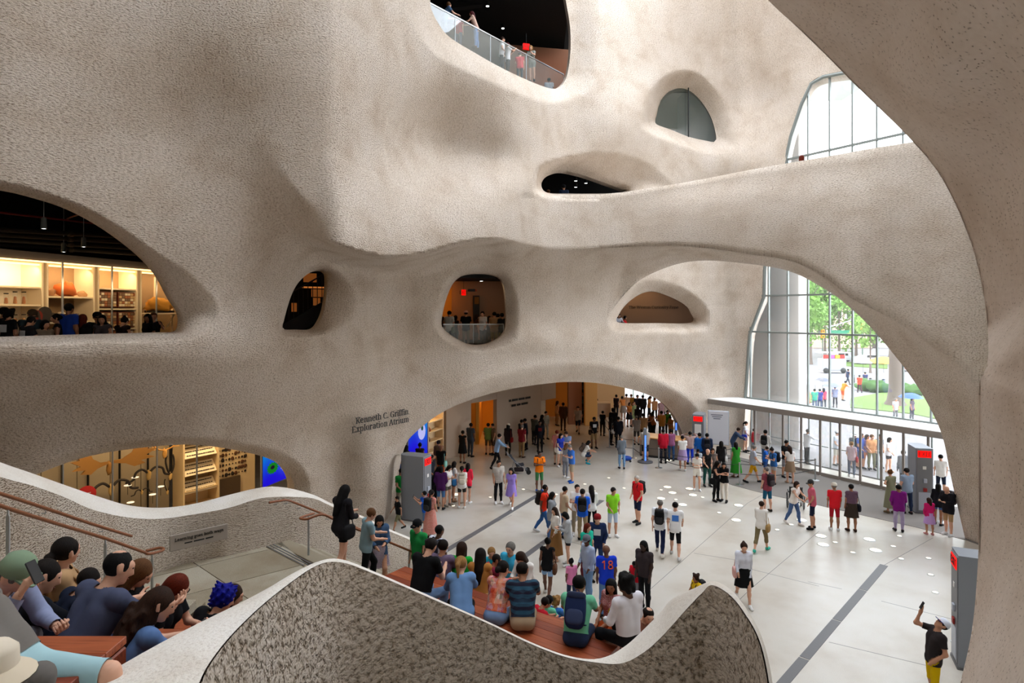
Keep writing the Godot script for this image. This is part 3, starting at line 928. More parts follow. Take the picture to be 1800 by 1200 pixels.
func build_stairs() -> void:
	var land := struct_node("floor_landing", "stair landing paved with large grey stone slabs")
	var area := PackedVector2Array([Vector2(-7.15, -10.2), Vector2(-7.0, -11.2), Vector2(-6.7, -12.0), Vector2(-5.9, -12.8), Vector2(-5.15, -13.5), Vector2(-4.09, -12.16), Vector2(-3.2, -11.0), Vector2(-3.9, -10.2)])
	obj("bed", slab(area, 0.0, 2.88), M.plaster, land)
	var u := Vector2(0.75, 0.66)
	var v := Vector2(0.78, -0.62)
	for i in range(-5, 5):
		for j in range(-4, 5):
			var o := Vector2(-5.22, -11.23) + u * 1.23 * i + v * 1.37 * j
			var g := 0.012
			var t := PackedVector2Array([o + u * g + v * g, o + u * (1.23 - g) + v * g, o + u * (1.23 - g) + v * (1.37 - g), o + u * g + v * (1.37 - g)])
			for poly in Geometry2D.intersect_polygons(t, area):
				obj("paver", slab(poly, 2.86, 2.9), M.paver if (i + j) % 2 else M.paver_pale, land)
	# upper flight
	var st := struct_node("stairs_upper", "upper flight of stone steps rising to the left")
	for k in 20:
		obj("step", cbox(Vector3(2.2, 0.17, 0.36), 0.01), M.paver_pale if k % 2 else M.paver, st, Vector3(-6.2, 2.9 + 0.17 * k + 0.085, -10.05 + 0.3 * k))
	# lower flight, turned towards the hall
	var sl := struct_node("stairs_lower", "lower flight of stone steps going down to the hall floor")
	var basis := Basis(Vector3(u.x, 0, u.y), Vector3.UP, Vector3(-v.x, 0, -v.y))
	for k in 17:
		var c := Vector2(-4.62, -12.82) + v * (0.15 + 0.3 * k) + u * 0.55
		obj("step", cbox(Vector3(3.1, 0.17, 0.33), 0.01), M.paver_pale if k % 2 else M.paver, sl, Vector3(c.x, 2.9 - 0.17 * (k + 1) + 0.085, c.y), basis)
	for k in 3:   # dark grip strips along the landing edge
		var c := Vector2(-4.62, -12.82) - v * (0.08 + 0.07 * k) + u * 0.1
		obj("grip_strip", cbox(Vector3(1.7, 0.012, 0.025), 0.002), M.floor_dark, land, Vector3(c.x, 2.904, c.y), basis)
	# timber seats in the middle
	var woods := [M.wood, M.wood_b, M.wood_c]
	var seat := thing("timber_bench", "long reddish timber seat of planks behind the humped parapet", "bench", Vector3.ZERO)
	var sb := Basis(Vector3(BE.x, 0, BE.y), Vector3.UP, Vector3(-BN.x, 0, -BN.y))
	for j in 10:
		var cuts := [-0.3, 1.05 + 0.25 * (j % 3), 2.7 - 0.2 * (j % 4), 4.15]
		for i in 3:
			var len_: float = cuts[i + 1] - cuts[i] - 0.006
			obj("plank", cbox(Vector3(snappedf(len_, 0.01), 0.05, 0.197), 0.004), woods[(i * 2 + j * 5) % 3], seat, seat_point((cuts[i] + cuts[i + 1]) / 2, -1.3 + 0.2 * j, 3.115), sb)
	obj("base", cbox(Vector3(4.4, 0.9, 1.9), 0.01), M.wood_c, seat, seat_point(1.92, -0.4, 2.64), sb)
	for t in [[2.55, 0.65, 1.0, "second"], [1.95, 1.65, 1.0, "third"], [1.35, 2.65, 1.0, "lowest"]]:
		var b := thing("timber_bench", "%s timber seat step below the long bench" % t[2 + 1], "bench", Vector3.ZERO)
		for j in 5:
			obj("plank", cbox(Vector3(4.9, 0.05, 0.197), 0.004), woods[(j * 2) % 3], b, seat_point(1.7, t[1] + 0.1 + 0.2 * j, t[0] - 0.025), sb)
		obj("base", cbox(Vector3(4.9, 0.9, 0.98), 0.01), M.wood_c, b, seat_point(1.7, t[1] + 0.5, t[0] - 0.51), sb)
	# timber seats at the left
	for t in [[5.8, -3.35, "upper"], [5.2, -4.6, "middle"], [4.66, -5.85, "front"]]:
		var b := thing("timber_bench", "%s reddish timber seat step at the lower left" % t[2], "bench", Vector3.ZERO)
		for j in 6:
			for i in 2:
				obj("plank", cbox(Vector3(1.27, 0.05, 0.205), 0.004), woods[(j + i * 2) % 3], b, Vector3(-4.4 + 1.275 * i, t[0] - 0.025, t[1] + 0.52 - 0.208 * j))
		obj("base", cbox(Vector3(2.55, 2.4, 1.23), 0.01), M.wood_c, b, Vector3(-3.76, t[0] - 1.26, t[1]))
	# handrails
	handrail("handrail", "wooden handrail on steel posts ending in a loop above the landing", [[-60, 866, 6.9], [14, 893, 7.5], [100, 920, 8.5], [185, 946, 9.5], [250, 969, 10.2], [262, 973, 10.3], [284, 968, 10.55], [287, 964, 10.65], [278, 963, 10.7], [256, 968, 10.6]], [[14, 7.5], [186, 9.5], [268, 10.4]], 1)
	handrail("handrail", "wooden handrail fixed to the stair wall at the left", [[-60, 848, 7.35], [0, 867, 7.9], [80, 893, 8.8], [160, 920, 9.85], [231, 942, 10.75]], [], 2)
	handrail("handrail", "wooden rail with looped end beside the woman in black on the lower stair", [[552, 902, 12.75], [532, 908, 12.4], [528, 911, 12.25], [540, 912, 12.2], [566, 904, 12.35], [590, 914, 12.6], [640, 935, 13.0], [690, 955, 13.45], [730, 972, 13.8], [790, 1000, 14.3]], [[543, 12.25], [635, 12.95], [717, 13.7]], 1)
	handrail("handrail", "short wooden rail on the stair wall above the landing", [[473, 883, 12.75], [492, 880, 12.95], [505, 879, 13.15], [520, 884, 13.4], [560, 900, 13.8], [600, 916, 14.2], [680, 950, 14.9]], [], 2)

func handrail(called: String, label: String, pts: Array, posts: Array, how: int) -> void:
	var o := thing(called, label, "handrail", Vector3.ZERO)
	var line := PackedVector3Array()
	for r in catmull3(pts, 4): line.append(P(r[0], r[1], r[2]))
	obj("rail", tube(line, 0.024, 10), M.rail_wood, o)
	for q in posts:
		var best := line[0]
		for p in line:
			if absf((p.x / -p.z) * F + CX - q[0]) < absf((best.x / -best.z) * F + CX - q[0]): best = p
		obj("post", lathe([Vector2(0.0, -0.95), Vector2(0.05, -0.95), Vector2(0.05, -0.93), Vector2(0.022, -0.92), Vector2(0.022, -0.1), Vector2(0.014, -0.08), Vector2(0.012, -0.02), Vector2(0.0, -0.02)], 10), M.steel, o, best)
	if how == 2:
		for k in range(3, line.size(), 5):
			obj("bracket", tube(PackedVector3Array([line[k], line[k] + Vector3(0, -0.07, 0), line[k] + Vector3(-0.09, -0.09, -0.05)]), 0.01, 6), M.steel, o)

func floor_strip(called: String, a: Vector2, b: Vector2, w: float, h: float, m: Material, parent: Node) -> void:
	var p := on_level(a.x, a.y, 0.0)
	var q := on_level(b.x, b.y, 0.0)
	var z := (q - p).normalized()
	obj(called, cbox(Vector3(w, h, snappedf((q - p).length(), 0.01)), 0.001), m, parent, (p + q) / 2 + Vector3(0, h / 2 - 0.004, 0), Basis(Vector3.UP.cross(z), Vector3.UP, z))

func build_floor_details() -> void:
	var n := 0
	for s in [[957, 863, 770, 976, "left floor strip running from the stair foot to the orange-shirted man"], [1058, 879, 905, 990, "middle floor strip crossing under the group of visitors"], [1554, 993, 1340, 1243, "right floor strip crossing the empty bright floor"]]:
		var o := struct_node("trim_%d" % (n + 1), "dark metal " + s[4])
		n += 1
		for k in 4:
			var a := Vector2(s[0], s[1]).lerp(Vector2(s[2], s[3]), 0.0)
			var p := on_level(s[0], s[1], 0.0)
			var q := on_level(s[2], s[3], 0.0)
			var u := p.lerp(q, k / 4.0)
			var w := p.lerp(q, (k + 1) / 4.0 - 0.004)
			var z := (w - u).normalized()
			obj("strip", cbox(Vector3(0.22, 0.012, snappedf((w - u).length(), 0.01)), 0.002), M.floor_dark, o, (u + w) / 2 + Vector3(0, 0.002, 0), Basis(Vector3.UP.cross(z), Vector3.UP, z))
	var j := struct_node("trim_4", "thin joints in the terrazzo floor")
	for s in [[1314, 884, 1140, 1038], [1440, 933, 1318, 1036], [1318, 1036, 1190, 1160], [1457, 1128, 1640, 1172], [1549, 1056, 1690, 1092], [1554, 993, 1640, 945], [1220, 972, 1300, 985], [1320, 1000, 1440, 1030], [1420, 1022, 1480, 1035], [960, 940, 1060, 968], [1140, 1038, 1060, 1000], [800, 950, 900, 905], [1314, 884, 1400, 835], [880, 845, 960, 870]]:
		floor_strip("joint", Vector2(s[0], s[1]), Vector2(s[2], s[3]), 0.014, 0.006, M.floor_dark, j)
	var mat_poly := PackedVector2Array()
	for q in [[1205, 815], [1285, 852], [1350, 869], [1440, 888], [1514, 905], [1612, 927], [1700, 950], [1760, 972]]:
		var p := on_level(q[0], q[1], 0.0)
		mat_poly.append(Vector2(p.x, p.z))
	for s in [10.0, -4.5]:
		var p := vest(s, 0.0, -0.1)
		mat_poly.append(Vector2(p.x, p.z))
	struct("floor_mat", slab(mat_poly, 0.0, 0.012), M.carpet, "grey entrance matting in front of the glass doors")
	# lights set into the floor
	var spots := [[1070, 840, 0], [1028, 851, 0], [1044, 863, 0], [1097, 858, 0], [1162, 861, 0], [1173, 856, 1], [1212, 859, 1], [1182, 866, 1], [1218, 870, 1], [1235, 874, 0], [1162, 876, 1], [1188, 878, 0], [1200, 887, 1], [1298, 888, 1], [1264, 901, 0], [1294, 914, 1], [1366, 931, 0], [1391, 922, 0], [1409, 914, 1], [1438, 941, 0], [1373, 861, 1], [1447, 957, 1], [1468, 953, 0], [1528, 948, 1], [1539, 967, 1], [1499, 971, 0], [1570, 960, 0], [1584, 982, 0], [1632, 981, 0], [1636, 1010, 0], [1644, 1041, 0], [1678, 1128, 0], [1581, 942, 0], [801, 869, 1], [768, 879, 0], [797, 889, 0], [862, 874, 0], [920, 860, 0], [713, 905, 1], [978, 869, 0], [1111, 804, 0], [1117, 805, 0], [1175, 809, 1], [1157, 821, 0], [1205, 806, 0], [1647, 924, 0], [1443, 942, 1]]
	var lens := glow(Color(1.0, 0.95, 0.84), 1.3)
	var big := lathe([Vector2(0.17, 0.0), Vector2(0.19, 0.0), Vector2(0.19, 0.01), Vector2(0.165, 0.012), Vector2(0.165, 0.004), Vector2(0.0, 0.004)], 20)
	var small := lathe([Vector2(0.075, 0.0), Vector2(0.09, 0.0), Vector2(0.09, 0.01), Vector2(0.07, 0.012), Vector2(0.07, 0.004), Vector2(0.0, 0.004)], 16)
	var glass_big := lathe([Vector2(0.163, 0.0), Vector2(0.163, 0.011), Vector2(0.0, 0.012)], 20)
	var glass_small := lathe([Vector2(0.068, 0.0), Vector2(0.068, 0.011), Vector2(0.0, 0.012)], 16)
	for q in spots:
		var o := thing("floor_light", ("large" if q[2] else "small") + " round glowing light set into the pale floor", "floor light", on_level(q[0], q[1], 0.0), 0.0, "large floor lights" if q[2] else "small floor lights")
		obj("ring", big if q[2] else small, M.steel, o)
		obj("lens", glass_big if q[2] else glass_small, lens, o)

# ------------------------------------------------------------------------------- rooms behind the openings
func lamp(at: Vector3, size: Vector2, dir: Vector3, c: Color, e: float) -> void:   # soft light of a lit cabinet or ceiling fitting
	var l := AreaLight3D.new()
	l.name = numbered("area_light")
	l.area_size = size
	l.light_color = c
	l.light_energy = e
	l.shadow_enabled = true
	add_child(l)
	l.look_at_from_position(at, at + dir, Vector3.UP if absf(dir.normalized().y) < 0.95 else Vector3.RIGHT)
	l.set("area_range", 40.0)

func omni(at: Vector3, c: Color, e: float, size := 0.15) -> void:
	var l := OmniLight3D.new()
	l.name = numbered("omni_light")
	l.light_color = c
	l.light_energy = e
	l.omni_range = 40.0
	l.omni_attenuation = 2.0
	l.light_size = size
	l.shadow_enabled = true
	add_child(l)
	l.position = at

const WARM := Color(1.0, 0.85, 0.64)

func text(called: String, s: String, h: float, m: Material, parent: Node, at: Vector3, basis: Basis, serif := true, italic := false) -> MeshInstance3D:
	var t := TextMesh.new()
	t.text = s
	var f := SystemFont.new()
	f.font_names = PackedStringArray(["Droid Serif" if serif else "Droid Sans"])
	f.font_italic = italic
	t.font = f
	t.font_size = 32
	t.pixel_size = h / 24.0
	t.depth = 0.02
	t.curve_step = 2.0
	return obj(called, t, m, parent, at, basis)

func along(a: Vector3, b: Vector3) -> Basis:   # x runs from a to b level, z towards the viewer's side
	var x := Vector3(b.x - a.x, 0, b.z - a.z).normalized()
	return Basis(x, Vector3.UP, x.cross(Vector3.UP))

func downlight(at: Vector3, r := 0.09, label := "small bright downlight under the dark gallery ceiling", group := "gallery downlights") -> void:
	var o := thing("downlight", label, "ceiling light", at, 0.0, group)
	obj("housing", lathe([Vector2(r * 0.9, 0.0), Vector2(r, 0.02), Vector2(r, 0.22), Vector2(0.0, 0.24)], 10), M.darker, o)
	obj("lens", lathe([Vector2(0.0, -0.004), Vector2(r * 0.85, -0.002), Vector2(r * 0.85, 0.01)], 10), cache_glow("dl", Color(1.0, 0.85, 0.6), 6.0), o)

func cache_glow(key: String, c: Color, e: float) -> StandardMaterial3D:
	if not cache.has(key): cache[key] = glow(c, e)
	return cache[key]

# a cabinet between two plan points; its frame of reference: x along, z out of the front
func cabinet(label: String, a: Vector3, b: Vector3, h: float, depth: float, shelves: Array, back: Material, wood: Material) -> Node3D:
	var w := Vector2(b.x - a.x, b.z - a.z).length()
	var o := thing("display_cabinet", label, "cabinet", a)
	o.basis = along(a, b)
	w = snappedf(w, 0.01)
	obj("back_panel", cbox(Vector3(w, h, 0.04), 0.004), back, o, Vector3(w / 2, h / 2, -depth))
	for x in [0.03, w - 0.03]: obj("side_panel", cbox(Vector3(0.06, h, depth), 0.004), wood, o, Vector3(x, h / 2, -depth / 2))
	obj("top_panel", cbox(Vector3(w, 0.06, depth), 0.004), wood, o, Vector3(w / 2, h - 0.03, -depth / 2))
	obj("plinth", cbox(Vector3(w, 0.3, depth), 0.004), wood, o, Vector3(w / 2, 0.15, -depth / 2))
	for y in shelves: obj("shelf", cbox(Vector3(w - 0.12, 0.05, depth - 0.05), 0.004), wood, o, Vector3(w / 2, y, -depth / 2))
	return o

func on_cab(o: Node3D, x: float, y: float, z: float) -> Vector3:
	return o.transform * Vector3(x, y, z)

func case_point(px: float, y := 0.0) -> Vector3:   # upper gallery display wall
	var r := (px - CX) / F
	var t := (-13.6 - r * 16.3) / (r * 8.2 - 1.8)
	return Vector3(-13.6 + 1.8 * t, y, -(16.3 + 8.2 * t))

func low_point(px: float, y := 0.0) -> Vector3:    # lower gallery display wall
	var r := (px - CX) / F
	var t := (-13.9 - r * 18.0) / (r * 6.5 - 4.4)
	return Vector3(-13.9 + 4.4 * t, y, -(18.0 + 6.5 * t))

func build_galleries() -> void:
	upper_gallery()
	lower_gallery()
	small_rooms()
	ground_hall()

func upper_gallery() -> void:
	var cream := mat(Color(0.93, 0.87, 0.76), 0.7)
	var tan_ := mat(Color(0.6, 0.5, 0.38), 0.8)
	var pale := mat(Color(0.97, 0.95, 0.9), 0.6)
	var specs := [[-70, 77, "lit white display cabinet with rows of specimen jars on shelves", [0.75, 1.25, 1.75, 2.25], pale], [82, 167, "lit display cabinet with rocks and minerals on two shelves", [0.5, 1.25, 2.0], tan_], [172, 243, "lit display cabinet holding partitioned drawers of small specimens", [0.4, 1.0, 1.65, 2.3], tan_], [247, 345, "lit display bay with a plaster-jacketed fossil on a bracketed shelf", [], tan_]]
	var rng := RandomNumberGenerator.new()
	rng.seed = 5
	for k in 4:
		var s: Array = specs[k]
		var a := case_point(s[0], FLOOR2)
		var b := case_point(s[1], FLOOR2)
		var o := cabinet(s[2], a, b, 3.0, 0.75, s[3], s[4], cream)
		var w := Vector2(b.x - a.x, b.z - a.z).length()
		obj("light_strip", cbox(Vector3(snappedf(w - 0.2, 0.01), 0.04, 0.08), 0.004), cache_glow("strip", Color(1.0, 0.82, 0.55), 2.5), o, Vector3(w / 2, 2.9, -0.06))
		lamp(on_cab(o, w / 2, 2.84, -0.12), Vector2(w - 0.3, 0.15), o.basis * Vector3(0, -0.8, -0.6), WARM, 1.9 if k == 0 else 1.2)
		lamp(on_cab(o, w / 2, 2.4, 0.9), Vector2(w - 0.3, 0.3), o.basis * Vector3(0, -0.5, -1.0), WARM, 1.2 if k == 0 else 0.7)
		if k == 0:
			for y in [0.78, 1.28, 1.78]:
				for i in 7:
					var hh := rng.randf_range(0.14, 0.3)
					var j := thing("specimen_jar", ["first", "second", "third", "fourth", "fifth", "sixth", "last"][i] + " jar from the left on the " + {0.78: "lowest", 1.28: "middle", 1.78: "upper"}[y] + " lit shelf of specimen jars", "jar", on_cab(o, 0.35 + i * (w - 0.6) / 6.5, y, -0.25), 0.0, "specimen jars in the white cabinet")
					obj("glass", lathe([Vector2(0.0, 0.0), Vector2(0.06, 0.0), Vector2(0.06, hh), Vector2(0.045, hh + 0.03)], 10), M.rail_glass, j)
					obj("specimen", lathe([Vector2(0.0, 0.01), Vector2(0.045, 0.02), Vector2(0.03, hh * 0.7), Vector2(0.0, hh * 0.75)], 8), mat(Color(0.62, 0.3, 0.12).lerp(Color(0.8, 0.6, 0.35), rng.randf()), 0.6), j)
					obj("lid", lathe([Vector2(0.0, hh + 0.03), Vector2(0.055, hh + 0.03), Vector2(0.055, hh + 0.06), Vector2(0.0, hh + 0.06)], 10), M.black, j)
			for q in [[0.28, Color(0.5, 0.14, 0.08), 0.17, "round dark red plate leaning by the specimen jars"], [0.05, Color(0.2, 0.18, 0.17), 0.22, "round patterned dark plate beside the red plate"]]:
				var pl := obj("plate", lathe([Vector2(0.0, 0.0), Vector2(q[2] * 0.7, 0.0), Vector2(q[2], 0.03), Vector2(q[2], 0.04), Vector2(0.0, 0.015)], 16), mat(q[1], 0.6), null, on_cab(o, w - q[0], 1.28 + q[2], 0.06), o.basis * Basis(Vector3.RIGHT, PI / 2))
				tag(pl, q[3], "plate")
		elif k == 1:
			for q in [[0.35, 2.02, 0.13, Color(0.55, 0.4, 0.28), "small grey-brown rock on the upper mineral shelf"], [0.85, 2.02, 0.24, Color(0.72, 0.36, 0.14), "large orange rock on the upper mineral shelf"], [1.4, 2.02, 0.11, Color(0.75, 0.6, 0.45), "small pale rock at the right of the upper shelf"], [0.35, 1.27, 0.15, Color(0.32, 0.28, 0.24), "dark pointed rock on the lower mineral shelf"], [0.75, 1.27, 0.16, Color(0.85, 0.8, 0.72), "pale white crystal on the lower mineral shelf"], [1.2, 1.27, 0.12, Color(0.4, 0.38, 0.4), "round grey stone on the lower mineral shelf"], [1.48, 1.27, 0.08, Color(0.4, 0.36, 0.3), "flat dark stone at the right of the lower shelf"]]:
				var r := obj("rock", blob(Vector3(q[2] * 1.3, q[2], q[2]), int(q[0] * 100), 0.7, 6, 9), mat(q[3], 0.9), null, on_cab(o, q[0], q[1] + q[2] * 0.85, -0.3), o.basis)
				tag(r, q[4], "rock")
		elif k == 2:
			for row in 3:
				for col in 2:
					var dr := thing("specimen_cabinet_box", ["lower", "middle", "upper"][row] + (" left" if col == 0 else " right") + " partitioned wooden box of small specimens", "box", on_cab(o, 0.42 + col * 0.78, [0.45, 1.04, 1.69][row], -0.1))
					dr.basis = o.basis
					obj("frame", cbox(Vector3(0.72, 0.5, 0.06), 0.004), mat(Color(0.4, 0.17, 0.1), 0.6), dr, Vector3(0, 0.27, -0.02))
					for i in 6:
						for jj in 5:
							obj("tray", cbox(Vector3(0.1, 0.075, 0.03), 0.004), mat([Color(0.8, 0.68, 0.5), Color(0.5, 0.4, 0.32), Color(0.9, 0.85, 0.75), Color(0.66, 0.42, 0.28)][rng.randi() % 4], 0.8), dr, Vector3(-0.28 + i * 0.112, 0.09 + jj * 0.09, 0.02))
		else:
			var sh := thing("bracket_shelf", "white shelf on diagonal brackets carrying the fossil", "shelf", on_cab(o, 0.15, 1.5, -0.1))
			sh.basis = o.basis
			obj("board", cbox(Vector3(1.9, 0.05, 0.5), 0.005), cream, sh, Vector3(0.95, 0, 0))
			for x in [0.15, 0.9, 1.7]:
				beam("bracket", Vector3(x, -0.02, -0.2), Vector3(x - 0.35, -0.5, -0.2), 0.05, 0.05, cream, sh)
				beam("upright", Vector3(x, -1.2, -0.3), Vector3(x, 1.3, -0.3), 0.05, 0.05, cream, sh)
			var fo := obj("plaster_jacket", blob(Vector3(0.62, 0.24, 0.3), 77, 0.8, 8, 14), mat(Color(0.78, 0.55, 0.2), 0.9), null, on_cab(o, 0.95, 1.78, -0.1), o.basis)
			tag(fo, "yellow-brown plaster-jacketed fossil on the bracketed shelf", "fossil")
			var sk := obj("pallet", cbox(Vector3(0.95, 0.08, 0.4), 0.01), M.black, null, on_cab(o, 0.95, 1.57, -0.1), o.basis)
			tag(sk, "black tray under the yellow-brown fossil", "tray")
	# header band, glass posts in front, dark ceiling with pipes and pendants
	var hd := thing("cabinet_header", "grey band running along the top of the display cabinets", "header", Vector3.ZERO)
	beam("band", case_point(-90, FLOOR2 + 3.12), case_point(350, FLOOR2 + 3.12), 0.3, 0.24, mat(Color(0.4, 0.37, 0.36), 0.8), hd)
	beam("glow_line", case_point(-90, FLOOR2 + 2.98) + Vector3(0.16, 0, 0.05), case_point(350, FLOOR2 + 2.98) + Vector3(0.16, 0, 0.05), 0.05, 0.04, cache_glow("strip", Color.WHITE, 1.0), hd)
	for px in [95, 183, 262]:
		var gp := thing("glass_post", "slim steel post in front of the lit cabinets, " + ["beside the jars", "beside the drawers", "beside the fossil"][[95, 183, 262].find(px)], "post", case_point(px, FLOOR2) + Vector3(0.3, 0, 0.08))
		obj("shaft", lathe([Vector2(0.0, 0.0), Vector2(0.03, 0.0), Vector2(0.03, 3.0), Vector2(0.0, 3.0)], 8), M.steel, gp)
		obj("foot", lathe([Vector2(0.0, 0.0), Vector2(0.06, 0.0), Vector2(0.06, 0.02), Vector2(0.03, 0.025)], 8), M.steel, gp)
	struct("wall_gallery", cbox(Vector3(0.3, 6, 18), 0.02), M.darker, "dark wall behind the upper display cabinets", Vector3(-14.9, 9.2, -21), Basis(Vector3.UP, -0.2))
	var pipes := thing("ceiling_pipe", "thin red sprinkler pipe under the dark gallery ceiling", "pipe", Vector3.ZERO)
	obj("run", tube(PackedVector3Array([P(-20, 371, 15), P(195, 396, 19)]), 0.03, 6), mat(Color(0.5, 0.06, 0.06), 0.5), pipes)
	obj("branch", tube(PackedVector3Array([P(118, 384, 17), P(152, 372, 16)]), 0.02, 6), mat(Color(0.4, 0.2, 0.12), 0.5), pipes)
	for k in 4:
		var dk := thing("ceiling_duct", ["highest", "second", "third", "lowest"][k] + " dark duct running under the gallery ceiling", "duct", Vector3.ZERO)
		obj("run", tube(PackedVector3Array([P(-20, 402 + k * 9, 15.5 + k * 0.3), P(300, 420 + k * 10, 20.5 + k * 0.3)]), 0.07, 6), mat(Color(0.16, 0.12, 0.08), 0.7), dk)
		obj("joint", tube(PackedVector3Array([P(120, 409.6 + k * 9.4, 17.3 + k * 0.3), P(128, 410.2 + k * 9.4, 17.4 + k * 0.3)]), 0.1, 6), mat(Color(0.2, 0.15, 0.1), 0.7), dk)
	for q in [[77, 402, 14.5, "grey pendant lamp on a long rod, nearest the arch"], [147, 434, 17, "small pendant lamp above the mineral cabinet"], [112, 443, 17.5, "tiny pendant lamp above the rock shelf"]]:
		var p := thing("pendant_lamp", q[3], "lamp", P(q[0], q[1], q[2]))
		obj("shade", lathe([Vector2(0.05, 0.0), Vector2(0.065, 0.0), Vector2(0.055, 0.26), Vector2(0.0, 0.28)], 10), mat(Color(0.35, 0.38, 0.38), 0.5), p)
		obj("lens", lathe([Vector2(0.0, 0.002), Vector2(0.05, 0.004)], 10), cache_glow("dl", Color.WHITE, 6.0), p)
		obj("rod", lathe([Vector2(0.0, 0.27), Vector2(0.008, 0.27), Vector2(0.008, 1.6), Vector2(0.0, 1.6)], 6), M.steel, p)

func antler(called: String, label: String, at: Vector3, scale: float, kind: int, c: Color, turn := 0.0) -> void:
	var o := thing(called, label, "skull", at, turn)
	var m := mat(c, 0.8)
	var horn := mat(c if kind < 2 else Color(0.13, 0.1, 0.09), 0.6)
	obj("skull", blob(Vector3(0.09, 0.2, 0.09) * scale, 3, 0.5, 7, 9), m if kind < 2 else mat(Color(0.8, 0.66, 0.4), 0.8), o)
	for s in [-1.0, 1.0]:
		if kind == 0:    # broad palmate antler
			var poly := PackedVector2Array()
			for q in [[0.08, 0.15], [0.4, 0.1], [0.62, -0.02], [0.9, 0.05], [0.78, 0.14], [1.15, 0.2], [0.92, 0.28], [1.2, 0.45], [0.95, 0.45], [1.1, 0.72], [0.85, 0.62], [0.8, 0.85], [0.65, 0.6], [0.55, 0.4], [0.3, 0.24], [0.08, 0.22]]: poly.append(Vector2(q[0] * s, q[1]) * scale)
			obj("antler", plate(poly, 0.05 * scale), horn, o, Vector3.ZERO, Basis(Vector3.UP, -0.35 * s))
		elif kind == 1:  # branching antler
			var line := PackedVector3Array()
			for q in catmull3([[0.05, 0.15, 0], [0.3, 0.25, 0.05], [0.5, 0.5, 0.1], [0.45, 0.8, 0.05], [0.75, 0.95, 0.0]], 4): line.append(Vector3(q[0] * s, q[1], q[2]) * scale)
			obj("antler", tube(line, 0.03 * scale, 6), horn, o)
			for q in [[4, 0.2, -0.1], [8, 0.22, 0.02], [12, -0.2, 0.16]]: obj("tine", tube(PackedVector3Array([line[q[0]], line[q[0]] + Vector3(q[1] * s, q[2] + 0.1, 0.1) * scale, line[q[0]] + Vector3(q[1] * 1.3 * s, q[2] + 0.28, 0.1) * scale]), 0.02 * scale, 5), horn, o)
		else:            # curled or straight horn
			var line := PackedVector3Array()
			var a := [[0.05, 0.12, 0], [0.25, 0.28, 0], [0.5, 0.2, 0.05], [0.6, -0.05, 0.05], [0.85, -0.12, 0]] if kind == 2 else [[0.04, 0.15, 0], [0.16, 0.45, 0], [0.2, 0.8, -0.05], [0.14, 1.05, -0.05]]
			for q in catmull3(a, 4): line.append(Vector3(q[0] * s, q[1], q[2]) * scale)
			obj("horn", tube(line, 0.045 * scale, 7), horn, o)

